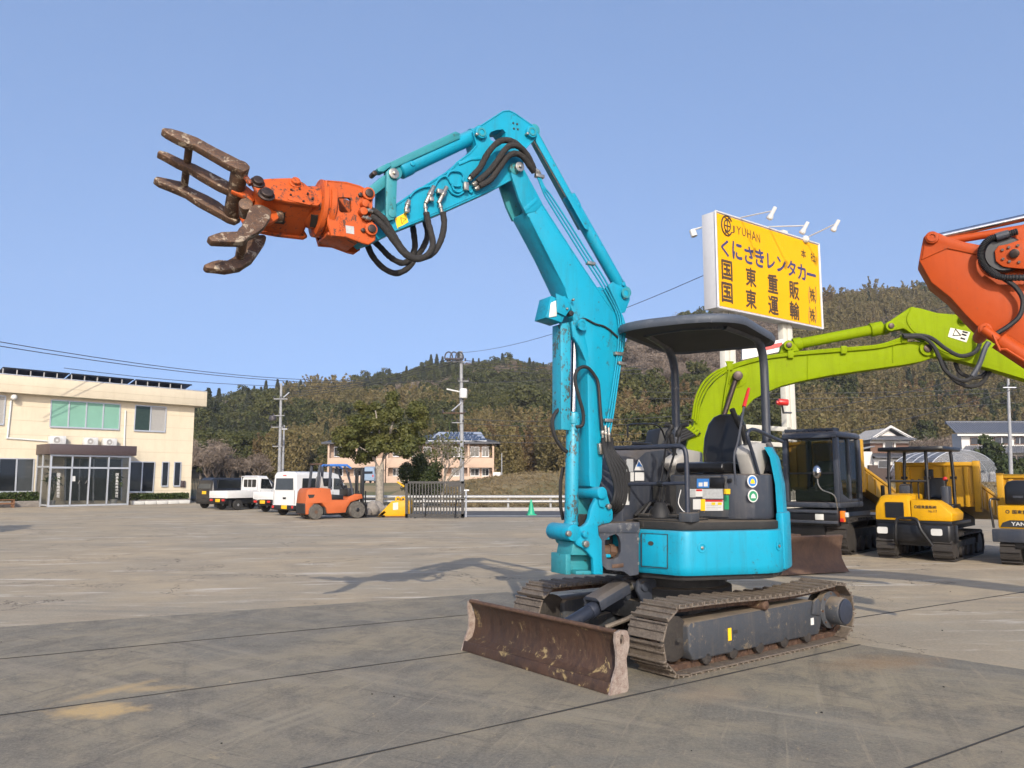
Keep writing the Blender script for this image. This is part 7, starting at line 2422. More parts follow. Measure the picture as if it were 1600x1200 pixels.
build('mid_rail', MB().prism([gg(643, 789.5), gg(716, 791), gg(716, 792.5), gg(643, 791)], V((0, -0.03, 0))), 'black_metal', gt)
build('brace', MB().tube([gg(711, 809, -0.1), gg(713, 783, -0.1), gg(719, 779, -0.1), gg(725, 779, -0.1)], 0.035, 6, 3), 'black_metal', gt)
build('brace', MB().tube([gg(664, 806, -0.1), gg(666, 790, -0.1)], 0.03, 6), 'black_metal', gt)
for px in (648, 715):
    build('wheel', MB().cyl(gg(px, 808.5, 0.0), gg(px, 808.5, 0.06), 0.055, 12), 'black_rubber', gt)
pg = thing('gate_post', 'slim grey steel gate post at the right end of the black gate', 'post', onz(728, 808), 0)
build('post', MB().tube([onz(728, 808), ony(728, 766, onz(728, 808).y)], 0.04, 8), 'alu', pg)
build('cap', MB().prism([ony(725, 765, 33), ony(733, 765, 33), ony(733, 767, 33), ony(725, 767, 33)], V((0, 0.1, 0))), 'alu', pg)
gr_ = thing('guard_rail', 'pale steel guard rail on short posts along the road', 'guard rail', V((2, 41.6, 0)), 0)
for z in (0.36, 0.60):
    build('rail', MB().prism([V((-9.3, 41.5, z)), V((60, 41.5, z)), V((60, 41.44, z + 0.05)), V((60, 41.5, z + 0.10)), V((-9.3, 41.5, z + 0.10)), V((-9.3, 41.44, z + 0.05))] if False else [V((-9.3, 41.50, z)), V((-9.3, 41.42, z + 0.045)), V((-9.3, 41.42, z + 0.10)), V((-9.3, 41.50, z + 0.15)), V((-9.3, 41.54, z + 0.075))], V((18.5, 0, 0))), 'rail_steel', gr_)
for k in range(9):
    x = -9 + k * 2.2
    build('post', MB().cyl(V((x, 41.62, -0.1)), V((x, 41.62, 0.70)), 0.06, 8), 'rail_steel', gr_)
cone_p = onz(830, 805)
flat('cone_green', (0.01, 0.30, 0.16), 0.5)
cn = thing('traffic_cone', 'green traffic cone standing by the road', 'traffic cone', cone_p, 0)
build('cone', MB().lathe(cone_p + V((0, 0, 0.05)), V((0, 0, 1)), [(0.17, 0), (0.12, 0.2), (0.035, 0.62), (0.02, 0.63)], 16), 'cone_green', cn)
build('base', MB().box(Frame(cone_p, 12), (-0.2, 0.2), (-0.2, 0.2), (0, 0.05)), 'cone_green', cn, 0.02)
# yellow bucket on a pallet board
bkp = onz(617, 808)
BY = bkp.y
bq = lambda px, py, d=0.0: ony(px, py, BY + d)
bkt = thing('digger_bucket', 'yellow excavator bucket lying beside the black gate', 'bucket', bkp, 0)
build('shell', MB().prism([bq(590, 806.5), bq(612, 783), bq(640, 782), bq(643, 788), bq(642, 800), bq(638, 806.5)], V((0, 0.9, 0))), 'yellow_paint', bkt, 0.02)
build('cutting_lip', MB().prism([bq(588, 807.4), bq(600, 798), bq(604, 800), bq(596, 807.4)], V((0, 0.95, 0))), 'yellow_paint', bkt, 0.01)
for px in (621.5, 630):
    c_ = bq(px, 780, 0.3)
    build('ear', MB().ring(c_, V((0, 1, 0)), 0.12, 0.05, 0.08, 16), 'yellow_paint', bkt)
build('cover_tag', MB().prism([bq(614, 786, -0.02), bq(622, 785, -0.02), bq(622, 796, -0.02), bq(614, 797, -0.02)], V((0, 0.015, 0))), 'post_cream', bkt)
build('pallet', MB().box(Frame(bkp, 0), (-0.4, 0.55), (-0.05, 0.9), (0.0, 0.03)), 'bench_wood', bkt)
ga = thing('yellow_barrier_arm', 'short yellow arm sticking out from the gate frame', 'barrier', gg(627, 757), 0)
build('arm', MB().prism([gg(619, 753, -0.05), gg(622, 752, -0.05), gg(632, 759, -0.05), gg(631, 761.5, -0.05)], V((0, 0.06, 0))), 'yellow_paint', ga)
rk = random.Random(4)
for i, (px, py, w_, h_) in enumerate(((577, 806, 0.42, 0.36), (588, 805, 0.40, 0.34), (570, 807, 0.28, 0.22), (600, 803, 0.35, 0.22))):
    c_ = onz(px, py)
    mb = MB().ball(c_ + V((0, 0, h_ * 0.7)), 1.0, 14, 9, (w_, w_ * 0.8, h_))
    for k in range(len(mb.v)):
        d_ = mb.v[k] - c_
        mb.v[k] = mb.v[k] + d_ * 0.13 * math.sin(d_.x * 9 + i) * math.cos(d_.z * 11 + d_.y * 7)
    o = build('boulder', mb, 'stone_low', None)
    tag(o, ['large grey boulder at the foot of the pale tree trunk, by the forklift mast', 'tallest grey boulder right under the tree beside the yellow bucket', 'small boulder next to the forklift front wheel', 'low boulder half behind the yellow bucket'][i], 'boulder', 'boulders under the tree')
# parked small blue van at the flats

# ================================================================== other machines
def belt(F, xa, xb, yc, wd, h, parent, mat='track_dark', n=44, lug=0.03, rollers=5, wheel_mat='track_dark', plain=False):
    """closed crawler belt with lugs, wheels and rollers; returns the belt object"""
    r_ = h / 2
    pts = []
    L_ = abs(xb - xa) - h
    per = 2 * L_ + math.pi * h
    x0, x1 = min(xa, xb) + r_, max(xa, xb) - r_
    for k in range(n):
        s_ = per * k / n
        if s_ < L_:
            pts.append((x0 + s_, 0.0, -90))
        elif s_ < L_ + math.pi * r_:
            a = -90 + (s_ - L_) / r_ * 180 / math.pi
            pts.append((x1 + r_ * math.cos(R(a)), r_ + r_ * math.sin(R(a)), a))
        elif s_ < 2 * L_ + math.pi * r_:
            pts.append((x1 - (s_ - L_ - math.pi * r_), h, 90))
        else:
            a = 90 + (s_ - 2 * L_ - math.pi * r_) / r_ * 180 / math.pi
            pts.append((x0 + r_ * math.cos(R(a)), r_ + r_ * math.sin(R(a)), a))
    mb = MB()
    outer = [F.P(x, yc - wd / 2, z) for x, z, a in pts]
    ins = [F.P(x - 0.035 * math.cos(R(a)), yc - wd / 2, z - 0.035 * math.sin(R(a))) for x, z, a in pts]
    mb.holed([outer, ins], F.l * wd)
    for x, z, a in pts:
        c, s_ = math.cos(R(a)), math.sin(R(a))
        hw = per / n * 0.24
        q = [(x - s_ * hw, z + c * hw), (x + s_ * hw, z - c * hw), (x + s_ * hw + c * lug, z - c * hw + s_ * lug), (x - s_ * hw + c * lug, z + c * hw + s_ * lug)]
        mb.prism([F.P(u, yc - wd / 2 + 0.004, max(0.0, v_)) for u, v_ in q], F.l * (wd - 0.008))
    t_ = build('track', mb, mat, parent)
    for x, rr_ in [(x0, r_ * 0.78), (x1, r_ * 0.78)] + [(x0 + (x1 - x0) * (k + 0.5) / rollers, r_ * 0.42) for k in range(rollers)]:
        zc = r_ if rr_ > r_ * 0.5 else rr_ + 0.045
        c = F.P(x, yc - wd * 0.42, zc)
        build('track_wheel', MB().lathe(c, F.l, [(rr_ * 0.4, 0), (rr_, 0.02), (rr_, wd * 0.3), (rr_ * 0.55, wd * 0.36), (rr_ * 0.55, wd * 0.5), (rr_, wd * 0.54), (rr_, wd * 0.84), (rr_ * 0.4, wd * 0.86)], 16), wheel_mat, t_)
    build('track_frame', MB().box(F, (x0 + 0.15, x1 - 0.15), (yc - wd * 0.3, yc + wd * 0.3), (h * 0.35, h * 0.72)), 'black_grimy', parent, 0.02)
    return t_


HEAD = 228.0
# ---------------------------------------------------------------- canopy carrier (No.117)
M2 = Frame((7.98, 16.02, 0), HEAD)
c2 = thing('crawler_carrier', 'yellow crawler carrier with black four-post canopy, lettered with number 117', 'carrier', M2.o, HEAD, 'yellow crawler carriers')
for s_ in (1, -1):
    belt(M2, 0.05, -2.6, s_ * 0.52, 0.36, 0.50, c2)
bx('chassis', M2, (-2.4, -0.05), (-0.36, 0.36), (0.28, 0.74), 'black_metal', c2, 0.02)
bx('deck', M2, (-1.55, -0.02), (-0.70, 0.70), (0.70, 0.77), 'black_metal', c2, 0.01)
bump_ = build('bumper', MB().prism([M2.P(x, y, 0.36) for x, y in ((-0.10, -0.74), (0.04, -0.66), (0.06, 0.66), (-0.06, 0.74), (-0.3, 0.74), (-0.3, -0.74))], V((0, 0, 0.345))), 'black_metal', c2, 0.03)
for y in (-0.56, 0.44):
    build('headlight', MB().prism(rrect(M2, 0.056, y - 0.10, y + 0.10, 0.50, 0.63, 0.03), M2.f * 0.02), 'lamp_glass', bump_)
build('bull_bar', MB().tube([M2.P(0.08, -0.30, 0.30), M2.P(0.20, -0.28, 0.42), M2.P(0.20, -0.24, 0.78), M2.P(0.18, -0.10, 0.82), M2.P(0.18, 0.12, 0.80), M2.P(0.20, 0.20, 0.6), M2.P(0.10, 0.36, 0.30)], 0.032, 10, 4), 'black_metal', bump_)
hs_ = [[M2.P(x, y, z) for y, z in ((-0.70, 0.775), (-0.70, zt - 0.16), (-0.62, zt - 0.03), (-0.50, zt), (-0.10, zt), (-0.04, zt - 0.03), (-0.03, 0.775))] for x, zt in ((-0.95, 1.30), (-0.4, 1.30), (-0.12, 1.27), (-0.02, 1.18), (0.0, 1.05))]
hood2 = build('hood', MB().loft(hs_), 'yellow_paint', c2, 0.012, ang=40)
build('grille', MB().prism(rrect(M2, 0.003, -0.50, -0.15, 0.82, 1.13, 0.02), M2.f * 0.015), 'black_metal', hood2)
for k in range(7):
    build('grille_bar', MB().box(M2, (0.018, 0.026), (-0.49, -0.16), (0.845 + k * 0.04, 0.855 + k * 0.04)), 'black_rubber', hood2)
lb = build('front_cowl', MB().prism([M2.P(0.0, y, z) for y, z in ((-0.02, 0.775), (0.70, 0.775), (0.72, 0.92), (0.52, 1.11), (0.42, 1.17), (-0.02, 1.18))], -M2.f * 0.9), 'yellow_paint', c2, 0.02)
ex_, ez_ = M2.l, V((0, 0, 1))
lettering('lettering', '国東重販㈱', M2.P(0.004, 0.28, 1.045), ex_, ez_, 0.062, 'ink_black', lb, 0.34, 0.01)
build('emblem', MB().ring(M2.P(0.003, 0.075, 1.045), M2.f, 0.030, 0.018, 0.003, 16), 'ink_black', lb)
lettering('lettering', 'No.117', M2.P(0.004, 0.38, 0.965), ex_, ez_, 0.05, 'ink_black', lb, 0.15, 0.0)
# canopy
rf_ = build('canopy_roof', MB().loft([[M2.P(x, y, z) for x, y in ((-0.08, -0.62), (-0.02, -0.5), (-0.02, 0.5), (-0.08, 0.62), (-1.35, 0.64), (-1.42, 0.5), (-1.42, -0.5), (-1.35, -0.64))] for z in (2.16, 2.24)]), 'black_metal', c2, 0.02)
for (x, y, lx) in ((-0.20, -0.46, 0.0), (-0.45, 0.20, 0.0), (-1.25, -0.46, 0.0), (-0.95, 0.56, 0.0)):
    zb3 = 1.18 if y < 0 else 0.77
    po = build('canopy_post', MB().tube([M2.P(x, y, zb3), M2.P(x, y, 1.7), M2.P(x - 0.02, y * 0.95, 2.17)], 0.032, 10), 'black_metal', c2)
    build('clamp', MB().cyl(M2.P(x - 0.0, y - 0.06, 1.62), M2.P(x, y + 0.06, 1.62), 0.03, 8), 'black_metal', po)
build('cross_bar', MB().tube([M2.P(-0.2, -0.46, 1.55), M2.P(-0.45, 0.2, 1.55)], 0.025, 8), 'black_metal', c2)
st2 = build('seat', MB().prism([M2.P(x, -0.02, z) for x, z in ((-0.55, 1.10), (-0.55, 1.18), (-0.95, 1.20), (-1.02, 1.62), (-1.10, 1.62), (-1.12, 1.08))], M2.l * 0.42), 'black_vinyl', c2, 0.03)
bx('console', M2, (-0.75, -0.5), (0.42, 0.56), (0.9, 1.45), 'slate_paint', c2, 0.03)
bx('seat_base', M2, (-1.15, -0.55), (-0.05, 0.62), (0.77, 1.09), 'black_metal', c2, 0.02)
for (x, y) in ((-0.4, -0.1), (-0.45, 0.02), (-0.55, 0.5)):
    build('lever', MB().tube([M2.P(x, y, 1.2), M2.P(x, y, 1.5), M2.P(x + 0.03, y + 0.04, 1.58)], [0.015, 0.015, 0.03], 8), 'black_rubber', c2)
build('instrument_hood', MB().prism([M2.P(x, -0.34, z) for x, z in ((-0.40, 1.28), (-0.40, 1.46), (-0.55, 1.5), (-0.62, 1.28))], M2.l * 0.22), 'slate_paint', c2, 0.02)
build('red_knob', MB().ball(M2.P(-0.55, 0.50, 1.60), 0.045, 8, 6), 'red_plastic', c2)


def dump_bed(F, xf, yc, hw, z0, zh, length, tilt, parent, mat='yellow_bed'):
    """open tipping tray with ribbed headboard and sides"""
    d_ = math.tan(R(tilt))
    tr_b = build('dump_bed', MB().prism([F.P(xf, yc - hw, z0), F.P(xf - length, yc - hw, z0 - length * d_), F.P(xf - length, yc - hw, z0 - length * d_ + 0.08), F.P(xf, yc - hw, z0 + 0.08)], F.l * 2 * hw), mat, parent)
    hb = build('headboard', MB().box(F, (xf, xf + 0.07), (yc - hw, yc + hw), (z0, zh)), mat, tr_b, 0.008)
    for k in range(4):
        y = yc - hw + 2 * hw * (k + 0.5) / 4
        build('rib', MB().box(F, (xf + 0.07, xf + 0.12), (y - 0.04, y + 0.04), (z0, zh - 0.03)), mat, hb, 0.008)
    build('top_rail', MB().box(F, (xf - 0.03, xf + 0.13), (yc - hw - 0.02, yc + hw + 0.02), (zh - 0.01, zh + 0.07)), mat, hb, 0.012)
    for s_ in (1, -1):
        y = yc + s_ * hw
        build('corner_post', MB().box(F, (xf - 0.02, xf + 0.14), (y - 0.06, y + 0.06), (z0 - 0.1, zh + 0.09)), mat, hb, 0.01)
        zs_ = 0.42
        sd2 = build('side_board', MB().prism([F.P(xf, y - 0.025, z0), F.P(xf - length, y - 0.025, z0 - length * d_), F.P(xf - length, y - 0.025, z0 - length * d_ + zs_), F.P(xf, y - 0.025, z0 + zs_)], F.l * 0.05), mat, tr_b, 0.006)
        for k in range(5):
            x = xf - length * (k + 0.5) / 5
            zz_ = z0 - (xf - x) * d_
            build('rib', MB().box(F, (x - 0.035, x + 0.035), (y + s_ * 0.026 - 0.025, y + s_ * 0.026 + 0.025), (zz_ + 0.02, zz_ + zs_ - 0.03)), mat, sd2)
        build('side_rail', MB().prism([F.P(xf, y - 0.05, z0 + zs_), F.P(xf - length, y - 0.05, z0 - length * d_ + zs_), F.P(xf - length, y - 0.05, z0 - length * d_ + zs_ + 0.07), F.P(xf, y - 0.05, z0 + zs_ + 0.07)], F.l * 0.1), mat, sd2, 0.008)
    return tr_b


dump_bed(M2, -1.62, 0.10, 0.76, 1.02, 1.88, 1.9, 10, c2)
build('side_lamp', MB().box(M2, (-1.50, -1.46), (-0.12, 0.06), (1.58, 1.80)), 'black_metal', c2, 0.02)
bx('bed_frame', M2, (-3.3, -1.2), (-0.4, 0.4), (0.55, 0.95), 'black_grimy', c2, 0.02)

# ---------------------------------------------------------------- carrier with the grey cab
M1 = Frame((6.9, 16.9, 0), HEAD)
c1 = thing('cab_carrier', 'yellow crawler carrier with a glazed slate grey cab, left of the canopy carrier', 'carrier', M1.o, HEAD, 'yellow crawler carriers')
for y in (-1.38, -0.10):
    belt(M1, 0.0, -3.0, y, 0.42, 0.72, c1, 'track_dark', 40, 0.035, 5, 'track_dark')
bx('chassis', M1, (-2.9, 0.05), (-1.15, -0.32), (0.35, 0.95), 'black_metal', c1, 0.02)
# cab: posts, roof, floor, glazing
cz0, cz1 = 0.98, 2.62
cab_b = bx('cab_floor', M1, (-1.42, 0.02), (-1.20, 0.02), (cz0, cz0 + 0.12), 'slate_paint', c1, 0.03)
build('cab_roof', MB().loft([[M1.P(x, y, z) for x, y in ((0.02 - i, -1.20 + i), (0.02 - i, 0.02 - i), (-1.42 + i, 0.02 - i), (-1.42 + i, -1.20 + i))] for z, i in ((cz1 - 0.14, 0.0), (cz1 - 0.05, 0.0), (cz1, 0.06))]), 'slate_paint', c1, 0.03)
for (x, y) in ((-0.05, -1.14), (-0.05, -0.04), (-0.72, -0.04), (-1.36, -0.04), (-1.36, -1.14)):
    w_ = 0.065 if x != -0.72 else 0.03
    build('cab_pillar', MB().box(M1, (x - w_, x + w_), (y - 0.055, y + 0.055), (cz0 + 0.12, cz1 - 0.14)), 'slate_paint', c1, 0.02)
build('door_panel', MB().prism([M1.P(-0.10, 0.0, z) if False else M1.P(x, 0.0, z) for x, z in ((-0.12, 1.10), (-0.12, 1.62), (-0.20, 1.50), (-0.24, 1.28), (-0.60, 1.16), (-1.28, 1.16), (-1.28, 1.10))], -M1.l * 0.05), 'slate_paint', c1, 0.01)
build('windscreen', MB().prism(rrect(M1, -0.012, -1.07, -0.11, 1.13, cz1 - 0.17, 0.06), -M1.f * 0.012), 'cab_glass', c1)
build('windscreen_bar', MB().box(M1, (-0.02, 0.01), (-1.08, -0.10), (1.70, 1.735)), 'black_metal', c1)
build('side_glass', MB().prism([M1.P(x, -0.03, z) for x, z in ((-0.13, 1.12), (-0.13, cz1 - 0.18), (-1.29, cz1 - 0.18), (-1.29, 1.12))], -M1.l * 0.01), 'cab_glass', c1)
build('far_glass', MB().prism([M1.P(x, -1.15, z) for x, z in ((-0.13, 1.12), (-0.13, cz1 - 0.18), (-1.29, cz1 - 0.18), (-1.29, 1.12))], -M1.l * 0.01), 'cab_glass', c1)
build('rear_glass', MB().prism(rrect(M1, -1.38, -1.07, -0.11, 1.5, cz1 - 0.2, 0.05), -M1.f * 0.01), 'cab_glass', c1)
build('cab_seat', MB().prism([M1.P(x, -0.85, z) for x, z in ((-0.5, 1.30), (-0.5, 1.42), (-0.95, 1.44), (-1.05, 2.0), (-1.15, 2.0), (-1.18, 1.28))], M1.l * 0.5), 'black_vinyl', c1, 0.04)
bx('dashboard', M1, (-0.35, -0.12), (-1.0, -0.2), (1.10, 1.36), 'black_metal', c1, 0.03)
build('steering_column', MB().tube([M1.P(-0.25, -0.6, 1.3), M1.P(-0.42, -0.6, 1.62)], 0.03, 8), 'black_metal', c1)
bx('visor', M1, (0.0, 0.06), (-1.18, 0.0), (cz1 - 0.15, cz1 - 0.10), 'slate_paint', c1, 0.01)
for k in range(9):
    y = -1.12 + k * 0.13
    build('roof_grille', MB().box(M1, (-0.35, -0.02), (y - 0.012, y + 0.012), (cz1 - 0.01, cz1 + 0.07)), 'slate_paint', c1)
for x in (-0.02, -0.33):
    build('roof_grille', MB().box(M1, (x - 0.015, x + 0.015), (-1.14, -0.05), (cz1 + 0.02, cz1 + 0.06)), 'slate_paint', c1)
bmp1 = build('front_bumper', MB().box(M1, (0.06, 0.16), (-1.30, 0.02), (0.62, 0.95)), 'black_metal', c1, 0.02)
for z in (0.66, 0.88):
    build('bumper_bar', MB().box(M1, (0.16, 0.21), (-1.30, 0.02), (z, z + 0.06)), 'slate_paint', bmp1, 0.008)
build('headlight', MB().box(M1, (0.161, 0.185), (-0.46, -0.28), (0.73, 0.86)), 'lamp_glass', bmp1, 0.015)
build('indicator', MB().box(M1, (0.0, 0.10), (0.03, 0.12), (0.70, 0.93)), 'amber_plastic', bmp1, 0.01)
build('indicator', MB().box(M1, (0.101, 0.115), (0.035, 0.115), (0.705, 0.78)), 'red_plastic', bmp1, 0.004)
build('number_lamp', MB().box(M1, (-0.02, 0.08), (0.125, 0.18), (0.80, 0.90)), 'lamp_glass', bmp1, 0.01)
mr = build('mirror_arm', MB().tube([M1.P(0.12, 0.0, 0.95), M1.P(0.22, -0.02, 1.25), M1.P(0.24, -0.25, 1.36), M1.P(0.26, -0.33, 1.48), M1.P(0.26, -0.34, 1.62)], 0.013, 8, 4), 'zinc', c1)
build('mirror', MB().ball(M1.P(0.26, -0.34, 1.74), 0.15, 14, 10, (0.62, 0.62, 1.0)), 'chrome', mr)
dump_bed(M1, -1.62, -0.90, 0.85, 1.40, 2.40, 2.6, 14, c1)
build('bed_prop', MB().tube([M1.P(-2.2, 0.2, 0.7), M1.P(-2.2, 0.2, 1.45)], 0.045, 8), 'black_metal', c1)
bx('bed_frame', M1, (-4.2, -1.3), (-1.1, -0.3), (0.85, 1.25), 'black_grimy', c1, 0.02)

# ---------------------------------------------------------------- carrier at the right edge
M3 = Frame((9.12, 15.2, 0), HEAD)
c3 = thing('small_carrier', 'yellow crawler carrier cut off by the right edge, lettered YANMAR with number 107', 'carrier', M3.o, HEAD, 'yellow crawler carriers')
for y in (0.22, 1.18):
    belt(M3, 0.0, -2.2, y, 0.34, 0.46, c3)
bx('chassis', M3, (-2.0, 0.0), (0.3, 1.1), (0.3, 0.62), 'black_metal', c3, 0.02)
bx('front_beam', M3, (-0.15, 0.05), (-0.05, 1.45), (0.42, 0.66), 'slate_paint', c3, 0.02)
n3 = build('nose', MB().prism([M3.P(-0.02, y, z) for y, z in ((0.05, 0.67), (1.35, 0.67), (1.35, 1.10), (0.05, 1.10))], -M3.f * 0.7), 'yellow_paint', c3, 0.03)
build('name_band', MB().prism([M3.P(-0.018, y, z) for y, z in ((0.09, 0.70), (1.30, 0.70), (1.30, 0.80), (1.2, 0.83), (0.25, 0.83), (0.13, 0.78))], M3.f * 0.006), 'ink_black', n3)
lettering('lettering', 'YANMAR', M3.P(-0.010, 0.50, 0.765), M3.l, V((0, 0, 1)), 0.065, 'sticker_white', n3, 0.46, 0.02)
lettering('lettering', '国東重販㈱', M3.P(-0.016, 0.50, 0.985), M3.l, V((0, 0, 1)), 0.07, 'ink_black', n3, 0.40, 0.01)
build('emblem', MB().ring(M3.P(-0.017, 0.22, 0.985), M3.f, 0.034, 0.02, 0.003, 16), 'ink_black', n3)
lettering('lettering', 'No.107', M3.P(-0.016, 0.62, 0.895), M3.l, V((0, 0, 1)), 0.05, 'ink_black', n3, 0.16, 0.0)
sb3 = build('seat_back', MB().prism([M3.P(-0.28, y, z) for y, z in ((0.14, 1.11), (0.14, 1.45), (0.19, 1.54), (0.28, 1.57), (0.66, 1.57), (0.74, 1.52), (0.80, 1.30), (0.82, 1.11))], -M3.f * 0.10), 'black_vinyl', c3, 0.03)
for y in (0.36, 0.60):
    build('seat_slot', MB().box(M3, (-0.279, -0.272), (y - 0.08, y + 0.08), (1.24, 1.28)), 'slate_paint', sb3)
build('hand_rail', MB().tube([M3.P(0.0, -0.02, 0.68), M3.P(0.02, -0.05, 1.16), M3.P(-0.06, 0.0, 1.22), M3.P(-0.22, 0.05, 1.2)], 0.022, 8, 4), 'black_metal', c3)
dump_bed(M3, -0.95, 0.7, 0.72, 0.95, 1.62, 1.5, 8, c3)
build('rear_cover', MB().loft([[M3.P(x, y, z) for x, y in ((-1.7 - i, 0.35 + i), (-1.7 - i, 1.35 - i), (-2.6 + i, 1.35 - i), (-2.6 + i, 0.35 + i))] for z, i in ((1.0, 0.0), (1.75, 0.0), (1.98, 0.12), (2.02, 0.25))]), 'yellow_paint', c3, 0.02)

# ---------------------------------------------------------------- lime green excavator
GMF = Frame((3.9, 15.0, 0), -68)
lx = thing('lime_excavator', 'lime green excavator behind the teal one, its boom reaching over to the right', 'excavator', GMF.o, 0)
for s_ in (1, -1):
    belt(GMF, 1.30, -1.35, s_ * 0.72, 0.42, 0.58, lx, 'rust_dry', 40, 0.035, 5, 'rust_dry')
bx('cross_frame', GMF, (-0.7, 0.9), (-0.52, 0.52), (0.25, 0.55), 'black_grimy', lx, 0.03)
br2 = onz(1321, 894); 
BF = Frame(br2, -68)
prof2 = [(0.10, 0.02), (0.02, 0.10), (-0.06, 0.24), (-0.07, 0.40), (-0.03, 0.56), (-0.0, 0.62), (-0.06, 0.64), (-0.12, 0.56), (-0.15, 0.40), (-0.13, 0.2), (-0.05, 0.02)]
bl2 = build('dozer_blade', MB().prism([BF.P(x, -0.06 if False else 0.0, z) for x, z in prof2], -BF.l * 1.95), 'rust_dry', lx, 0.006)
# the blade runs to the left of its right-hand end
for v_ in bl2.data.vertices:
    pass
build('blade_arm', MB().prism([GMF.P(x, -0.3, z) for x, z in ((0.8, 0.2), (0.8, 0.4), (1.6, 0.36), (1.6, 0.2))], GMF.l * 0.6), 'rust_dry', lx, 0.02)
# house
GU = Frame((3.3, 15.4, 0), 8)
bx('engine_house', GU, (-1.15, 0.1), (-0.85, 0.85), (0.72, 1.75), 'lime_paint', lx, 0.08)
bx('deck', GU, (-1.1, 0.9), (-0.9, 0.9), (0.58, 0.74), 'black_grimy', lx, 0.03)
gcab = build('cab', MB().loft([[GU.P(x, y, z) for x, y in ((-0.55 + i, -0.1), (0.30 - i, -0.1), (0.30 - i, 0.75), (-0.55 + i, 0.75))] for z, i in ((0.75, 0), (2.2, 0.0), (2.58, 0.08))]), 'black_rubber', lx, 0.05)
# boom, in its own upright plane
GA_ = -8.0
GNn = V((-math.sin(R(GA_)), math.cos(R(GA_)), 0))
GOo = V((3.2, 14.3, 0))
vp = lambda x, y, d=0.0: onp(x, y, GOo + GNn * d, GNn)
vpoly = lambda l, d=0.0: [vp(x, y, d) for x, y in l]
gbo = [(1058, 790), (1066, 720), (1078, 678), (1090, 645), (1104, 611), (1120, 592), (1141, 577), (1170, 565), (1202, 557), (1262, 548), (1330, 542), (1398, 536), (1431, 533), (1455, 536), (1462, 546), (1461, 558), (1440, 565), (1414, 570), (1350, 579), (1296, 587), (1250, 596), (1222, 603), (1198, 613), (1178, 624), (1160, 643), (1144, 668), (1132, 720), (1128, 790)]
gb = build('boom', MB().prism(vpoly(gbo), GNn * 0.34), 'lime_paint', lx, 0.02)
garm = [(1397, 516), (1390, 512), (1384, 506), (1400, 495), (1424, 479), (1440, 482), (1465, 489), (1490, 491), (1509, 492), (1522, 505), (1533, 519), (1600, 546), (1760, 610), (1770, 650), (1600, 592), (1550, 577), (1499, 563), (1461, 557), (1450, 545), (1444, 530), (1426, 522), (1412, 513)]
ga_ = build('arm', MB().prism(vpoly(garm, 0.05), GNn * 0.24), 'lime_paint', lx, 0.012)
for l in ([(1424, 480), (1417, 500), (1428, 518), (1446, 526), (1460, 540), (1476, 550), (1500, 556)], [(1262, 549), (1262, 592)], [(1395, 538), (1395, 566)]):
    build('weld_bead', MB().tube(vpoly(l, 0.045 if l[0][0] > 1400 else -0.002), 0.012, 6, 3), 'lime_paint', gb)
for (px, py, r_, mt) in ((1232, 540, 0.09, 'lime_paint'), (1391, 510, 0.09, 'lime_paint'), (1448, 545, 0.13, 'lime_paint'), (1506, 498, 0.08, 'lime_paint')):
    c = vp(px, py)
    build('pin_boss', MB().cyl(c - GNn * 0.05, c + GNn * 0.38, r_, 18), mt, gb, 0.01)
    build('pin', MB().cyl(c - GNn * 0.075, c - GNn * 0.03, r_ * 0.55, 14), 'pin_dark', gb, 0.006)
lug2 = [(1218, 552), (1224, 538), (1232, 531), (1240, 536), (1250, 548)]
build('cylinder_lug', MB().prism(vpoly(lug2, 0.04), GNn * 0.26), 'lime_paint', gb, 0.01)
A, B = vp(1234, 540, 0.17), vp(1391, 510, 0.17)
D = (B - A).normalized()
L_ = (B - A).length
gc = build('arm_cylinder', MB().cyl(A + D * 0.1, A + D * L_ * 0.90, 0.095, 18).cyl(A + D * L_ * 0.80, A + D * L_ * 0.92, 0.125, 18).cyl(A + D * 0.06, A + D * 0.2, 0.12, 16), 'lime_paint', lx, 0.005)
build('rod', MB().cyl(A + D * L_ * 0.9, B, 0.06, 14), 'pin_dark', gc)
# lift cylinder on the flank
A, B = vp(1151, 589, -0.12), vp(1108, 720, -0.12)
lc2 = build('boom_cylinder', MB().cyl(A, A + (B - A) * 0.55, 0.045, 14), 'pin_dark', lx)
build('barrel', MB().cyl(A + (B - A) * 0.5, B, 0.085, 16), 'lime_paint', lc2)
c = vp(1151, 589)
build('lift_pin', MB().cyl(c - GNn * 0.20, c + GNn * 0.5, 0.085, 16), 'pin_dark', lc2, 0.01)
build('pin_plate', MB().cyl(c - GNn * 0.02, c + GNn * 0.01, 0.19, 22), 'lime_paint', lc2, 0.006)
# pipes along the boom and the hose loops at the elbow
for k in range(3):
    o_ = k * 3.2
    l = [(1082 + o_, 655 + o_), (1088 + o_, 620 + o_), (1106 + o_, 590 + o_), (1140 + o_, 572 + o_ * 0.4), (1205, 556 + o_ * 0.4), (1300, 546 + o_ * 0.5), (1370, 540 + o_ * 0.5), (1410, 528 + o_)]
    build('pipe', MB().tube(vpoly(l, -0.03), 0.022, 7, 4), 'lime_paint', gb)
build('pipe', MB().tube(vpoly([(1128, 655), (1134, 610), (1140, 572), (1134, 566), (1146, 566)], -0.05), 0.02, 6, 3), 'lime_paint', gb)
for (px, py) in ((1140, 572), (1235, 553), (1318, 546), (1412, 529)):
    c = vp(px, py, -0.03)
    build('pipe_clamp', MB().box(Frame(c, GA_), (-0.05, 0.05), (-0.04, 0.04), (-0.08, 0.06)), 'lime_paint', gb, 0.008)
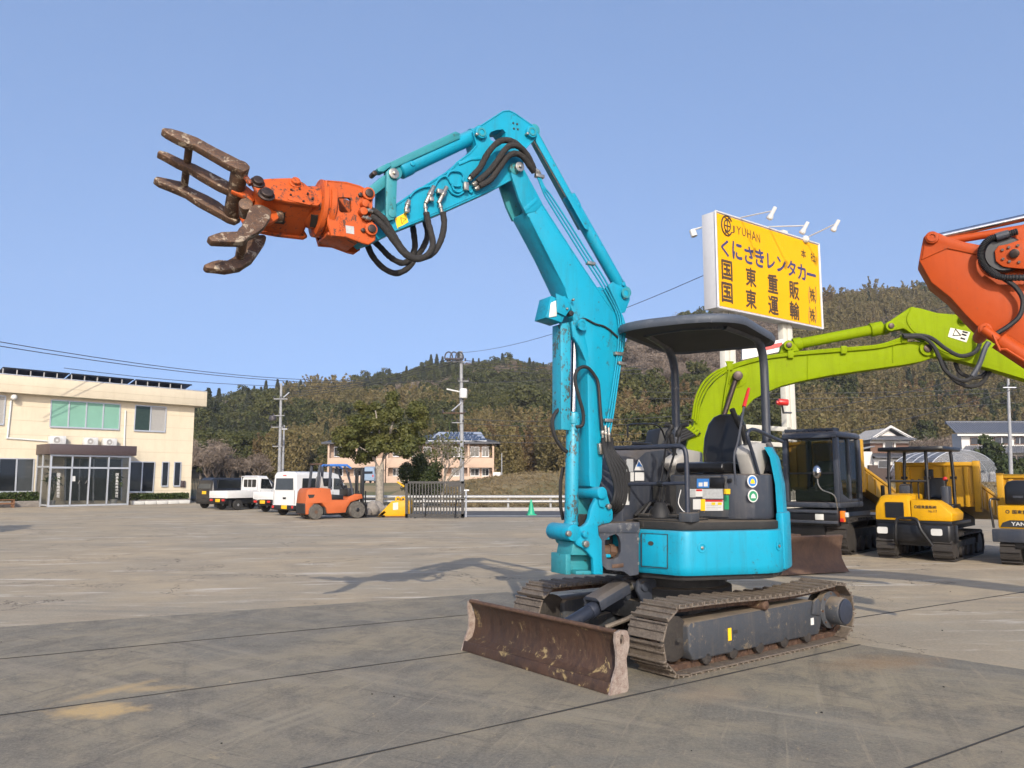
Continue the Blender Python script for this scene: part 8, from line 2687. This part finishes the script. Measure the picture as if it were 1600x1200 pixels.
for l, d in (([(1412, 526), (1440, 527), (1458, 540), (1468, 560), (1478, 580), (1500, 594), (1518, 590), (1530, 570), (1538, 545)], -0.14), ([(1410, 524), (1450, 526), (1478, 545), (1500, 556), (1520, 552), (1530, 540), (1530, 520)], -0.1), ([(1470, 556), (1478, 578), (1494, 596), (1516, 604), (1534, 598), (1546, 582), (1552, 574)], 0.25), ([(1492, 566), (1500, 582), (1518, 590), (1534, 588), (1544, 578)], 0.3)):
    build('hose', MB().tube(vpoly(l, d), 0.036, 8, 5), 'black_rubber', lx)
build('hose_sleeve', MB().tube(vpoly([(1519, 588), (1530, 570), (1539, 545), (1545, 535)], -0.15), 0.045, 8, 3), 'slate_paint', lx)
for k in range(5):
    l = [(1078 + k * 4, 664 + k * 3), (1062 + k * 3, 672 + k * 3), (1044 + k * 3, 684 + k * 2), (1030 + k * 4, 705)]
    build('hose', MB().tube(vpoly(l, -0.06), 0.03, 7, 4), 'black_rubber', lx)
    c = vp(1076 + k * 4, 662 + k * 3, -0.06)
    build('fitting', MB().cyl(c, vp(1070 + k * 4, 667 + k * 3, -0.06), 0.04, 8), 'lime_paint', lx)
wq = build('warning_sticker', MB().prism(vpoly([(1485, 512), (1516, 519), (1510, 535), (1481, 526)], 0.046), -GNn * 0.004), 'post_cream', ga_)
build('sticker_print', MB().tube(vpoly([(1489, 524), (1493, 514), (1501, 524)], 0.038), 0.012, 5, 0, True), 'ink_black', ga_)
for l in ([(1504, 518), (1512, 520)], [(1503, 522), (1510, 524)], [(1501, 528), (1508, 530)]):
    build('sticker_print', MB().tube(vpoly(l, 0.038), 0.014, 5), 'ink_black', ga_)

# ---------------------------------------------------------------- orange excavator arm at the right edge
ON_ = V((math.sin(R(25)), math.cos(R(25)), 0))     # the arm swings towards the camera on the right
OO = V((3.5, 6.8, 0))
wp = lambda x, y, d=0.0: onp(x, y, OO + ON_ * d, ON_)
wpoly = lambda l, d=0.0: [wp(x, y, d) for x, y in l]
ox = thing('orange_excavator', 'orange excavator at the right edge with only its arm end in view', 'excavator', V((10.6, 4.1, 0)), 0)
oarm = [(1436, 407), (1440, 385), (1443, 370), (1450, 364), (1458, 362), (1468, 364), (1478, 369), (1509, 378), (1549, 386), (1600, 400), (1700, 470), (1830, 600), (1800, 625), (1700, 590), (1600, 546), (1570, 530), (1540, 516), (1529, 512), (1509, 492), (1485, 465), (1455, 441)]
oa = build('arm', MB().prism(wpoly(oarm), ON_ * 0.34), 'orange_clean', ox, 0.012)
build('arm_plate', MB().prism(wpoly([(1446, 372), (1452, 366), (1462, 365), (1500, 380), (1548, 390), (1600, 404), (1600, 420), (1545, 402), (1500, 392), (1480, 388), (1448, 402), (1440, 406)], -0.012), ON_ * 0.014), 'orange_clean', oa, 0.004)
for (px, py, r_) in ((1456, 373, 0.055), (1538, 516, 0.055)):
    c = wp(px, py)
    build('pin_boss', MB().cyl(c - ON_ * 0.05, c + ON_ * 0.39, r_, 20), 'orange_clean', oa, 0.01)
    build('pin_ring', MB().ring(c - ON_ * 0.06, ON_, r_ * 0.72, r_ * 0.45, 0.014), 'orange_clean', oa)
# arm cylinder coming in from the right
A, B = wp(1458, 372, 0.17), wp(1700, 318, 0.17)
oc = build('arm_cylinder', MB().cyl(A, B, 0.032, 16), 'chrome', ox)
A2, B2 = wp(1470, 378, 0.17), wp(1720, 338, 0.17)
build('guard_tube', MB().cyl(A2, B2, 0.035, 12), 'orange_clean', oc)
build('barrel', MB().cyl(wp(1640, 332, 0.17), wp(2150, 330, 0.17), 0.085, 18), 'orange_clean', oc)
c = wp(1568, 400)
hub = build('pivot_cap', MB().lathe(c - ON_ * 0.03, ON_ * -1, [(0.155, 0), (0.155, 0.03), (0.14, 0.045)], 26), 'black_metal', ox)
build('pivot_plate', MB().prism(wpoly([(1554, 392), (1560, 384), (1575, 381), (1600, 372), (1700, 352), (1700, 430), (1600, 420), (1576, 418), (1566, 416), (1556, 408)], -0.10), ON_ * 0.022), 'orange_clean', hub, 0.006)
build('pivot_pin', MB().cyl(wp(1585, 396, -0.14), wp(1585, 396, -0.08), 0.038, 12), 'pin_dark', hub, 0.006)
for (px, py) in ((1566, 391), (1576, 387), (1567, 405), (1577, 409), (1590, 384), (1592, 410)):
    p = wp(px, py, -0.10)
    build('bolt', MB().cyl(p - ON_ * 0.016, p, 0.012, 6), 'pin_dark', hub)
def ribbed(pts, d, r_, parent):
    path_ = smooth_path(wpoly(pts, d), 14)
    rs = [r_ * (1.12 if i % 2 else 0.9) for i in range(len(path_))]
    build('ribbed_hose', MB().tube(path_, rs, 9), 'black_rubber', parent)


ribbed([(1590, 362), (1566, 368), (1546, 374), (1534, 388), (1533, 405), (1542, 420), (1560, 432), (1590, 434), (1640, 432)], -0.10, 0.026, ox)
build('hose_sleeve', MB().tube(wpoly([(1576, 365), (1556, 371)], -0.10), 0.036, 10), 'slate_paint', ox)
build('hose', MB().tube(wpoly([(1546, 420), (1566, 434), (1586, 448), (1598, 468), (1594, 492), (1578, 508), (1556, 522)], -0.08), 0.020, 8, 5), 'black_rubber', ox)
build('bucket_cylinder', MB().cyl(wp(1536, 514, -0.10), wp(1560, 532, -0.10), 0.040, 14).cyl(wp(1560, 532, -0.1), wp(1800, 690, -0.1), 0.075, 16), 'orange_clean', ox, 0.006)
build('pipe', MB().tube(wpoly([(1552, 523), (1563, 548), (1572, 546), (1640, 590)], -0.18), 0.012, 6, 2), 'orange_clean', ox)
# boom and the rest of the machine, out of frame to the right
hb_ = wp(1585, 396, 0.17)
boomc = [hb_ + V((-0.1, 0, 0.0)), hb_ + V((1.5, -0.5, 0.7)), hb_ + V((3.2, -1.4, 0.4)), V((9.3, 4.9, 1.9)), V((9.9, 4.6, 1.5))]
secs = []
for i, p in enumerate(smooth_path(boomc, 4)):
    h_ = [0.16, 0.30, 0.40, 0.36, 0.22][min(4, i // 4)]
    secs.append([p + V((0, -0.19, -h_)), p + V((0, 0.19, -h_)), p + V((0, 0.19, h_)), p + V((0, -0.19, h_))])
build('boom', MB().loft(secs), 'orange_clean', ox, 0.01)
OX = Frame((10.6, 4.1, 0), 153)
for s_ in (1, -1):
    belt(OX, 1.6, -1.7, s_ * 1.0, 0.5, 0.8, ox)
bx('deck', OX, (-1.4, 1.2), (-1.1, 1.1), (0.85, 1.1), 'black_grimy', ox, 0.03)
bx('engine_house', OX, (-1.5, -0.1), (-1.15, 1.15), (1.1, 2.0), 'orange_clean', ox, 0.08)
bx('cab', OX, (-0.1, 1.2), (0.2, 1.1), (1.1, 2.7), 'dark_glass', ox, 0.08)

# ================================================================== parked vehicles
flat('body_white', (0.55, 0.55, 0.54), 0.25, var=0.03)
flat('body_black', (0.012, 0.013, 0.016), 0.15, var=0.1)
flat('body_navy', (0.02, 0.035, 0.07), 0.2)
flat('body_blue', (0.20, 0.27, 0.36), 0.3)
flat('tyre', (0.022, 0.021, 0.020), 0.85, var=0.3, sc=12)
flat('tyre_dusty', (0.075, 0.068, 0.058), 0.9, var=0.4, sc=12)
flat('hub_grey', (0.36, 0.36, 0.36), 0.4, 0.6)
flat('plate_yellow', (0.6, 0.36, 0.01), 0.5)
paint('forklift_orange', (0.42, 0.10, 0.03), 0.45, wear=0.1, dirt=0.25, dcol=(0.28, 0.08, 0.03), spec=0.25)
flat('forklift_blue', (0.03, 0.13, 0.42), 0.4)


def wheel(F, x, y, r_, wd, parent, hub='hub_grey', tyre='tyre', side=1):
    c = F.P(x, y - wd / 2, r_)
    w_ = build('wheel', MB().lathe(c, F.l, [(r_ * 0.62, 0), (r_ * 0.93, 0.0), (r_, wd * 0.15), (r_, wd * 0.85), (r_ * 0.93, wd), (r_ * 0.62, wd)], 22), tyre, parent)
    for s_ in (0, 1):
        cc = F.P(x, y - wd / 2 + wd * s_, r_)
        d_ = F.l * (1 if s_ else -1)
        build('rim', MB().lathe(cc - d_ * 0.02, d_, [(r_ * 0.63, 0), (r_ * 0.58, 0.012), (r_ * 0.3, 0.005), (r_ * 0.22, 0.028), (r_ * 0.05, 0.03)], 18), hub, w_)
    return w_


def loft_body(name, F, secs, mat, parent, bevel=0.0, ang=35):
    """secs: list of (x, [(y, z)...]) sections along the vehicle"""
    return build(name, MB().loft([[F.P(x, y, z) for y, z in q] for x, q in secs]), mat, parent, bevel, ang=ang)


def glass_side(F, parent, y, pts, mat='dark_glass', th=0.012):
    d_ = F.l * (1 if y > 0 else -1)
    return build('window', MB().prism([F.P(x, y, z) for x, z in pts], d_ * th), mat, parent)


# vehicles stand with their tails towards the yard; forward points away to the right
VH = 58.0


def place(px_tail, py_tail):
    return onz(px_tail, py_tail)


# ---- forklift: seen from its left rear... forward to the right
fa, fb = onz(481, 812), onz(545, 810)
FK = Frame(((fa + fb) / 2 + V((0, 0.45, 0))), math.degrees(math.atan2((fb - fa).y, (fb - fa).x)))
fk_ = thing('forklift', 'orange forklift with black mast parked in front of the white van', 'forklift', FK.o, FK.ang)
WB = (fb - fa).length / 2
YN = -0.50          # near side
wheel(FK, -WB, YN + 0.05, 0.30, 0.20, fk_, 'rust_dry', 'tyre_dusty')
wheel(FK, -WB, -YN - 0.05, 0.30, 0.20, fk_, 'rust_dry', 'tyre_dusty')
wheel(FK, WB, YN, 0.345, 0.24, fk_, 'black_metal', 'tyre_dusty')
wheel(FK, WB, -YN, 0.345, 0.24, fk_, 'black_metal', 'tyre_dusty')
side_prof = [(-1.28, 0.20), (-1.30, 0.66), (-1.26, 1.06), (-1.16, 1.22), (-0.62, 1.24), (-0.28, 1.20), (-0.22, 0.98), (-0.18, 0.78), (0.42, 0.74), (0.52, 0.86), (0.78, 0.98), (1.10, 0.98), (1.14, 0.80), (0.62, 0.66), (0.46, 0.44), (0.40, 0.24), (-0.38, 0.22), (-0.44, 0.44), (-0.62, 0.64), (-0.95, 0.62), (-1.08, 0.44), (-1.10, 0.22)]
bd = build('body', MB().prism([FK.P(x, YN + 0.0, z) for x, z in side_prof], FK.l * 1.0), 'forklift_orange', fk_, 0.03)
build('counterweight', MB().prism([FK.P(x, YN + 0.02, z) for x, z in ((-1.32, 0.22), (-1.32, 0.64), (-1.0, 0.64), (-1.08, 0.44), (-1.09, 0.22))], FK.l * 0.96), 'black_grimy', fk_, 0.03)
build('belly', MB().box(FK, (-0.5, 0.9), (-0.42, 0.42), (0.2, 0.7)), 'black_grimy', fk_, 0.02)
build('vent', MB().prism([FK.P(x, YN - 0.004, z) for x, z in ((-1.22, 0.98), (-0.92, 0.98), (-0.98, 0.86), (-1.16, 0.84))], FK.l * 0.01), 'joint_dark', bd)
build('side_step', MB().prism([FK.P(x, YN - 0.003, z) for x, z in ((-0.22, 0.98), (0.28, 0.94), (0.28, 0.76), (-0.22, 0.76))], FK.l * 0.02), 'black_metal', bd, 0.01)
for y in (YN + 0.08, -YN - 0.08):
    build('guard_post', MB().prism([FK.P(x, y - 0.04, z) for x, z in ((-0.86, 1.22), (-0.76, 1.22), (-0.66, 2.16), (-0.76, 2.16))], FK.l * 0.08), 'slate_paint', fk_, 0.01)
    build('guard_post', MB().prism([FK.P(x, y - 0.04, z) for x, z in ((-0.34, 1.22), (-0.24, 1.22), (-0.20, 2.10), (-0.30, 2.10))], FK.l * 0.08), 'slate_paint', fk_, 0.01)
    build('guard_post', MB().tube([FK.P(0.72, y, 0.95), FK.P(0.62, y, 1.4), FK.P(0.42, y, 1.95), FK.P(0.34, y, 2.1)], 0.045, 8, 3), 'slate_paint', fk_)
gd = build('overhead_guard', MB().prism([FK.P(x, YN + 0.03, z) for x, z in ((-0.30, 2.10), (-0.30, 2.19), (0.44, 2.19), (0.62, 2.06), (0.62, 1.98), (0.42, 2.10))], FK.l * 0.07).prism([FK.P(x, -YN - 0.10, z) for x, z in ((-0.30, 2.10), (-0.30, 2.19), (0.44, 2.19), (0.62, 2.06), (0.62, 1.98), (0.42, 2.10))], FK.l * 0.07), 'forklift_blue', fk_, 0.01)
for k in range(6):
    build('guard_bar', MB().box(FK, (-0.26 + k * 0.13, -0.22 + k * 0.13), (YN + 0.08, -YN - 0.08), (2.12, 2.17)), 'forklift_blue', gd)
build('rear_lamp', MB().box(FK, (-0.80, -0.62), (YN + 0.04, -YN - 0.04), (2.15, 2.22)), 'rust_dry', fk_, 0.01)
build('seat', MB().prism([FK.P(x, -0.25, z) for x, z in ((-0.10, 1.18), (-0.10, 1.28), (-0.45, 1.30), (-0.52, 1.70), (-0.60, 1.68), (-0.62, 1.16))], FK.l * 0.5), 'blind_grey', fk_, 0.03)
sw = FK.P(0.36, 0.0, 1.42)
ax_ = (FK.f * -0.6 + V((0, 0, 0.8))).normalized()
build('steering_wheel', MB().ring(sw, ax_, 0.19, 0.165, 0.025, 20).tube([sw, FK.P(0.62, 0, 1.0)], 0.03, 6), 'black_metal', fk_)
bx('dash', FK, (0.50, 0.78), (-0.42, 0.42), (0.9, 1.22), 'black_metal', fk_, 0.03)
mast = build('mast', MB().box(FK, (1.16, 1.26), (-0.36, -0.26), (0.08, 2.06)).box(FK, (1.16, 1.26), (0.26, 0.36), (0.08, 2.06)).box(FK, (1.18, 1.24), (-0.26, 0.26), (1.92, 2.04)).box(FK, (1.18, 1.24), (-0.26, 0.26), (0.9, 1.0)), 'black_metal', fk_, 0.008)
for y in (-0.16, 0.16):
    build('lift_cylinder', MB().cyl(FK.P(1.2, y, 0.1), FK.P(1.2, y, 1.95), 0.035, 10), 'black_metal', mast)
build('carriage', MB().box(FK, (1.27, 1.33), (-0.46, 0.46), (0.12, 0.24)).box(FK, (1.27, 1.33), (-0.46, 0.46), (0.5, 0.6)), 'black_metal', mast, 0.005)
for y in (-0.36, 0.30):
    build('backrest_bar', MB().box(FK, (1.30, 1.34), (y - 0.02, y + 0.02), (0.24, 1.1)), 'black_metal', mast)
    build('fork', MB().box(FK, (1.34, 2.2), (y - 0.05, y + 0.05), (0.04, 0.085)).box(FK, (1.34, 1.38), (y - 0.05, y + 0.05), (0.04, 0.6)), 'black_metal', mast, 0.006)
build('mirror', MB().box(FK, (0.50, 0.53), (YN - 0.02, YN + 0.10), (1.72, 1.88)), 'black_metal', fk_, 0.01)

# ---- white van (tail towards us)
vt = onz(443, 806)
VN = Frame(vt + V((0.0, 0.0, 0)), VH)      # origin: middle of the tail on the ground
vn = thing('minivan', 'white box-shaped small van parked tail-first behind the forklift', 'van', VN.o, VH)
def van_sec(x, w0, zb3, zs3, zr3, wr):
    return (x, [(-w0, zb3), (-w0, zs3), (-w0 + 0.02, zs3 + 0.1), (-wr, zr3 - 0.12), (-wr + 0.1, zr3 - 0.02), (0, zr3 + 0.02), (wr - 0.1, zr3 - 0.02), (wr, zr3 - 0.12), (w0 - 0.02, zs3 + 0.1), (w0, zs3), (w0, zb3)])
bodyv = loft_body('body', VN, [van_sec(0.0, 0.70, 0.32, 0.98, 1.86, 0.62), van_sec(0.06, 0.735, 0.28, 1.0, 1.90, 0.66), van_sec(2.3, 0.735, 0.26, 1.0, 1.90, 0.66), van_sec(2.75, 0.735, 0.26, 1.0, 1.80, 0.62), van_sec(3.15, 0.72, 0.28, 0.98, 1.14, 0.66), van_sec(3.35, 0.68, 0.34, 0.86, 0.95, 0.62)], 'body_white', vn, 0.0, 30)
build('rear_window', MB().prism([VN.P(x, y, z) for x, y, z in ((-0.010, -0.56, 1.12), (-0.010, 0.56, 1.12), (0.006, 0.53, 1.62), (0.006, -0.53, 1.62))], -VN.f * 0.012), 'window_glass', bodyv)
for (x0, x1) in ((0.35, 1.25), (1.35, 2.15)):
    for s_ in (1, -1):
        glass_side(VN, bodyv, s_ * 0.700, ((x0, 1.12), (x1, 1.12), (x1 - 0.03, 1.62), (x0 + 0.03, 1.62)), 'dark_glass' , 0.03)
for s_ in (1, -1):
    glass_side(VN, bodyv, s_ * 0.700, ((2.25, 1.12), (2.9, 1.10), (2.62, 1.60), (2.28, 1.62)), 'window_glass', 0.03)
build('windscreen', MB().prism([VN.P(x, y, z) for x, y, z in ((3.12, -0.58, 1.18), (3.12, 0.58, 1.18), (2.80, 0.54, 1.76), (2.80, -0.54, 1.76))], VN.f * 0.03), 'dark_glass', bodyv)
build('rear_bumper', MB().box(VN, (-0.08, 0.06), (-0.72, 0.72), (0.26, 0.46)), 'black_rubber', bodyv, 0.03)
build('sill_trim', MB().box(VN, (0.1, 3.0), (-0.742, 0.742), (0.24, 0.36)), 'black_rubber', bodyv, 0.02)
build('number_plate', MB().box(VN, (-0.10, -0.083), (-0.28, 0.06), (0.30, 0.46)), 'plate_yellow', bodyv, 0.004)
for s_ in (1, -1):
    build('tail_lamp', MB().box(VN, (-0.09, -0.03), (s_ * 0.60 - 0.06, s_ * 0.60 + 0.06), (0.33, 0.44)), 'red_plastic', bodyv, 0.01)
build('roof_lamp', MB().box(VN, (-0.01, 0.03), (-0.1, 0.1), (1.72, 1.76)), 'red_plastic', bodyv)
build('door_handle', MB().box(VN, (-0.03, 0.0), (-0.12, 0.06), (0.72, 0.80)), 'black_metal', bodyv, 0.01)
build('slide_rail', MB().box(VN, (0.3, 1.4), (-0.742, -0.73), (0.88, 0.91)), 'black_metal', bodyv)
for s_ in (1, -1):
    for x in (1.30, 2.20, 3.0):
        build('door_seam', MB().box(VN, (x - 0.008, x + 0.008), (s_ * 0.7355 - 0.003, s_ * 0.7355 + 0.003), (0.40, 1.02)), 'joint_dark', bodyv)
    build('mirror', MB().box(VN, (2.86, 2.94), (s_ * 0.82 - 0.08, s_ * 0.82 + 0.08), (1.10, 1.30)), 'black_metal', bodyv, 0.02)
    build('tail_seam', MB().box(VN, (-0.012, 0.0), (s_ * 0.64 - 0.006, s_ * 0.64 + 0.006), (0.5, 1.1)), 'joint_dark', bodyv)
for x in (0.55, 2.75):
    for s_ in (1, -1):
        wheel(VN, x, s_ * 0.64, 0.28, 0.16, vn)

# ---- two small flat-bed trucks
def kei_truck(px, py, label):
    F = Frame(onz(px, py), VH)
    t_ = thing('flatbed_truck', label, 'truck', F.o, VH, 'small white flatbed trucks')
    cabs = [(1.98, 0.66, 1.70, 0.60), (2.05, 0.70, 1.76, 0.62), (2.65, 0.70, 1.74, 0.60), (3.12, 0.70, 1.12, 0.66), (3.25, 0.66, 0.98, 0.62)]
    cb_ = loft_body('cab', F, [(x, [(-w0, 0.36), (-w0, 1.0), (-wr, zr3 - 0.1), (-wr + 0.1, zr3), (wr - 0.1, zr3), (wr, zr3 - 0.1), (w0, 1.0), (w0, 0.36)]) for x, w0, zr3, wr in cabs], 'body_white', t_, 0.0, 30)
    build('rear_window', MB().prism(rrect(F, 1.975, -0.48, 0.48, 1.16, 1.56, 0.06), -F.f * 0.012), 'dark_glass', cb_)
    for k in (-0.16, 0.16):
        build('window_bar', MB().box(F, (1.955, 1.97), (k - 0.012, k + 0.012), (1.14, 1.58)), 'body_white', cb_)
    for s_ in (1, -1):
        glass_side(F, cb_, s_ * 0.655, ((2.12, 1.08), (2.92, 1.06), (2.62, 1.58), (2.16, 1.60)), 'dark_glass', 0.035)
    build('windscreen', MB().prism([F.P(x, y, z) for x, y, z in ((3.08, -0.56, 1.14), (3.08, 0.56, 1.14), (2.70, 0.52, 1.66), (2.70, -0.52, 1.66))], F.f * 0.03), 'dark_glass', cb_)
    bed_ = build('cargo_bed', MB().box(F, (0.0, 1.92), (-0.70, 0.70), (0.62, 0.68)), 'body_white', t_, 0.01)
    for (x0, x1, y0, y1) in ((0.0, 1.92, -0.70, -0.66), (0.0, 1.92, 0.66, 0.70), (0.0, 0.04, -0.66, 0.66), (1.88, 1.92, -0.66, 0.66)):
        build('side_gate', MB().box(F, (x0, x1), (y0, y1), (0.68, 0.98)), 'body_white', bed_, 0.006)
    for z in (1.0, 1.72):
        build('ladder_rail', MB().tube([F.P(1.93, -0.62, z), F.P(1.93, 0.62, z)], 0.018, 6), 'body_white', bed_)
    for y in (-0.62, -0.3, 0.0, 0.3, 0.62):
        build('ladder_rail', MB().tube([F.P(1.93, y, 0.95), F.P(1.93, y, 1.72 if abs(y) > 0.5 else 1.12)], 0.016, 6), 'body_white', bed_)
    build('chassis', MB().box(F, (0.06, 3.0), (-0.45, 0.45), (0.32, 0.60)), 'black_metal', t_, 0.02)
    build('rear_beam', MB().box(F, (-0.04, 0.02), (-0.66, 0.66), (0.44, 0.58)), 'black_metal', t_, 0.01)
    build('number_plate', MB().box(F, (-0.06, -0.042), (-0.20, 0.14), (0.42, 0.58)), 'plate_yellow', t_, 0.003)
    for s_ in (1, -1):
        build('tail_lamp', MB().box(F, (-0.07, -0.042), (s_ * 0.46 - 0.10, s_ * 0.46 + 0.10), (0.47, 0.57)), 'red_plastic', t_, 0.006)
        build('mud_flap', MB().box(F, (0.28, 0.30), (s_ * 0.56 - 0.1, s_ * 0.56 + 0.1), (0.14, 0.5)), 'black_rubber', t_)
    for s_ in (1, -1):
        build('mirror', MB().box(F, (2.84, 2.92), (s_ * 0.78 - 0.07, s_ * 0.78 + 0.07), (1.12, 1.36)), 'black_metal', cb_, 0.02)
        for x in (2.10, 2.85):
            build('door_seam', MB().box(F, (x - 0.008, x + 0.008), (s_ * 0.701 - 0.003, s_ * 0.701 + 0.003), (0.42, 1.0)), 'joint_dark', cb_)
    for x in (0.72, 2.60):
        for s_ in (1, -1):
            wheel(F, x, s_ * 0.60, 0.27, 0.15, t_)
    return t_


kei_truck(410, 801, 'white flatbed truck standing next to the white van')
kei_truck(340, 797.5, 'white flatbed truck parked in front of the dark car')

# ---- dark hatchback beyond the trucks
CR = Frame(onz(333, 793.5) + V((0.2, 1.6, 0)), VH)
cr = thing('hatchback_car', 'dark hatchback with sloping tail lamps parked behind the flatbed trucks', 'car', CR.o, VH)
def car_sec(x, w0, zb3, zs3, zr3, wr):
    return (x, [(-w0, zb3), (-w0, zs3 - 0.1), (-w0 + 0.03, zs3), (-wr, zr3 - 0.08), (-wr + 0.12, zr3), (wr - 0.12, zr3), (wr, zr3 - 0.08), (w0 - 0.03, zs3), (w0, zs3 - 0.1), (w0, zb3)])
cbd = loft_body('body', CR, [car_sec(0.0, 0.74, 0.34, 0.96, 1.02, 0.66), car_sec(0.12, 0.82, 0.26, 1.02, 1.30, 0.64), car_sec(0.45, 0.84, 0.24, 1.04, 1.62, 0.60), car_sec(1.9, 0.84, 0.22, 1.02, 1.68, 0.60), car_sec(2.7, 0.84, 0.22, 1.0, 1.50, 0.58), car_sec(3.3, 0.83, 0.24, 0.96, 1.06, 0.66), car_sec(3.95, 0.78, 0.30, 0.80, 0.86, 0.66), car_sec(4.05, 0.70, 0.36, 0.66, 0.70, 0.6)], 'body_black', cr, 0.0, 30)
build('rear_window', MB().prism([CR.P(x, y, z) for x, y, z in ((0.06, -0.56, 1.12), (0.06, 0.56, 1.12), (0.36, 0.50, 1.54), (0.36, -0.50, 1.54))], -CR.f * 0.05), 'dark_glass', cbd)
for s_ in (1, -1):
    glass_side(CR, cbd, s_ * 0.70, ((0.45, 1.10), (1.45, 1.08), (1.45, 1.52), (0.62, 1.52)), 'dark_glass', 0.09)
    glass_side(CR, cbd, s_ * 0.70, ((1.55, 1.08), (2.75, 1.06), (2.35, 1.46), (1.55, 1.52)), 'dark_glass', 0.09)
    build('tail_lamp', MB().prism([CR.P(x, s_ * 0.70, z) for x, z in ((0.0, 0.92), (0.22, 0.92), (0.34, 1.30), (0.24, 1.32), (0.05, 1.08))], CR.l * s_ * 0.13), 'red_plastic', cbd, 0.01)
build('number_plate', MB().box(CR, (-0.03, -0.012), (-0.17, 0.17), (0.62, 0.78)), 'plate_yellow', cbd)
for x in (0.75, 3.2):
    for s_ in (1, -1):
        wheel(CR, x, s_ * 0.74, 0.31, 0.19, cr)
# small yellow-plated dark kei car left of it
KC = Frame(onz(318, 795) , VH)
kc = thing('dark_kei_car', 'small dark upright car partly hidden at the far left of the parked row', 'car', KC.o, VH)
kb = loft_body('body', KC, [car_sec(0.0, 0.66, 0.36, 0.98, 1.06, 0.62), car_sec(0.08, 0.72, 0.26, 1.0, 1.52, 0.60), car_sec(0.3, 0.73, 0.24, 1.0, 1.66, 0.58), car_sec(2.0, 0.73, 0.24, 1.0, 1.64, 0.58), car_sec(2.6, 0.72, 0.24, 0.98, 1.08, 0.62), car_sec(3.1, 0.68, 0.32, 0.82, 0.88, 0.6)], 'body_black', kc, 0.0, 30)
build('rear_window', MB().prism([KC.P(x, y, z) for x, y, z in ((0.02, -0.52, 1.08), (0.02, 0.52, 1.08), (0.12, 0.48, 1.52), (0.12, -0.48, 1.52))], -KC.f * 0.03), 'window_glass', kb)
build('number_plate', MB().box(KC, (-0.02, -0.004), (-0.17, 0.17), (0.78, 0.94)), 'plate_yellow', kb)
for s_ in (1, -1):
    glass_side(KC, kb, s_ * 0.63, ((0.3, 1.08), (2.2, 1.06), (1.9, 1.5), (0.36, 1.54)), 'dark_glass', 0.06)
for x in (0.55, 2.45):
    for s_ in (1, -1):
        wheel(KC, x, s_ * 0.64, 0.27, 0.15, kc)
# pale blue car behind the railing and a van by the flats
for (F, lab, ln, hgt) in ((Frame(onz(303, 786) + V((-0.3, 3.0, 0)), 20), 'pale blue car beyond the railing at the office corner', 3.4, 1.5), (Frame(V((ony(583, 755, 92).x - 0.6, 92, land_z(ony(583, 755, 92).x, 92))), 80), 'light blue van parked at the pink flats beside the tree trunk', 3.3, 1.9)):
    t_ = thing('parked_car', lab, 'car' if hgt < 1.7 else 'van', F.o, F.ang)
    q = [car_sec(0.0, 0.70, 0.34, 0.9, 1.0, 0.62), car_sec(0.12, 0.76, 0.24, 1.0, hgt - 0.1, 0.62), car_sec(0.4, 0.76, 0.24, 1.0, hgt, 0.62), car_sec(ln * 0.62, 0.76, 0.24, 1.0, hgt, 0.62), car_sec(ln * 0.85, 0.75, 0.26, 0.96, 1.1, 0.64), car_sec(ln, 0.68, 0.34, 0.8, 0.86, 0.6)]
    b_ = loft_body('body', F, q, 'body_blue', t_, 0.0, 30)
    build('rear_window', MB().prism([F.P(x, y, z) for x, y, z in ((0.03, -0.54, 1.06), (0.03, 0.54, 1.06), (0.2, 0.5, hgt - 0.16), (0.2, -0.5, hgt - 0.16))], -F.f * 0.05), 'dark_glass', b_)
    for s_ in (1, -1):
        glass_side(F, b_, s_ * 0.66, ((0.4, 1.06), (ln * 0.72, 1.05), (ln * 0.62, hgt - 0.16), (0.45, hgt - 0.14)), 'dark_glass', 0.08)
        build('tail_lamp', MB().box(F, (-0.01, 0.05), (s_ * 0.58 - 0.08, s_ * 0.58 + 0.08), (0.7, 0.95)), 'red_plastic', b_, 0.01)
    for x in (0.6, ln * 0.8):
        for s_ in (1, -1):
            wheel(F, x, s_ * 0.66, 0.28, 0.16, t_)

# ================================================================== thin winter haze over the valley
hz_m = bpy.data.materials.new('haze')
hz_m.use_nodes = True
hn, hlk = hz_m.node_tree.nodes, hz_m.node_tree.links
hn.clear()
ho = hn.new('ShaderNodeOutputMaterial')
pv = hn.new('ShaderNodeVolumePrincipled')
pv.inputs['Color'].default_value = (0.86, 0.92, 1.0, 1)
pv.inputs['Density'].default_value = 0.00022
hlk.new(pv.outputs[0], ho.inputs['Volume'])
SPEC['haze'] = lambda: hz_m
hb_o = build('haze', MB().box(ID, (-480, 480), (-60, 520), (-1.2, 135)), 'haze', kind='stuff')
tag(hb_o, 'thin pale haze in the air over the valley', 'haze')
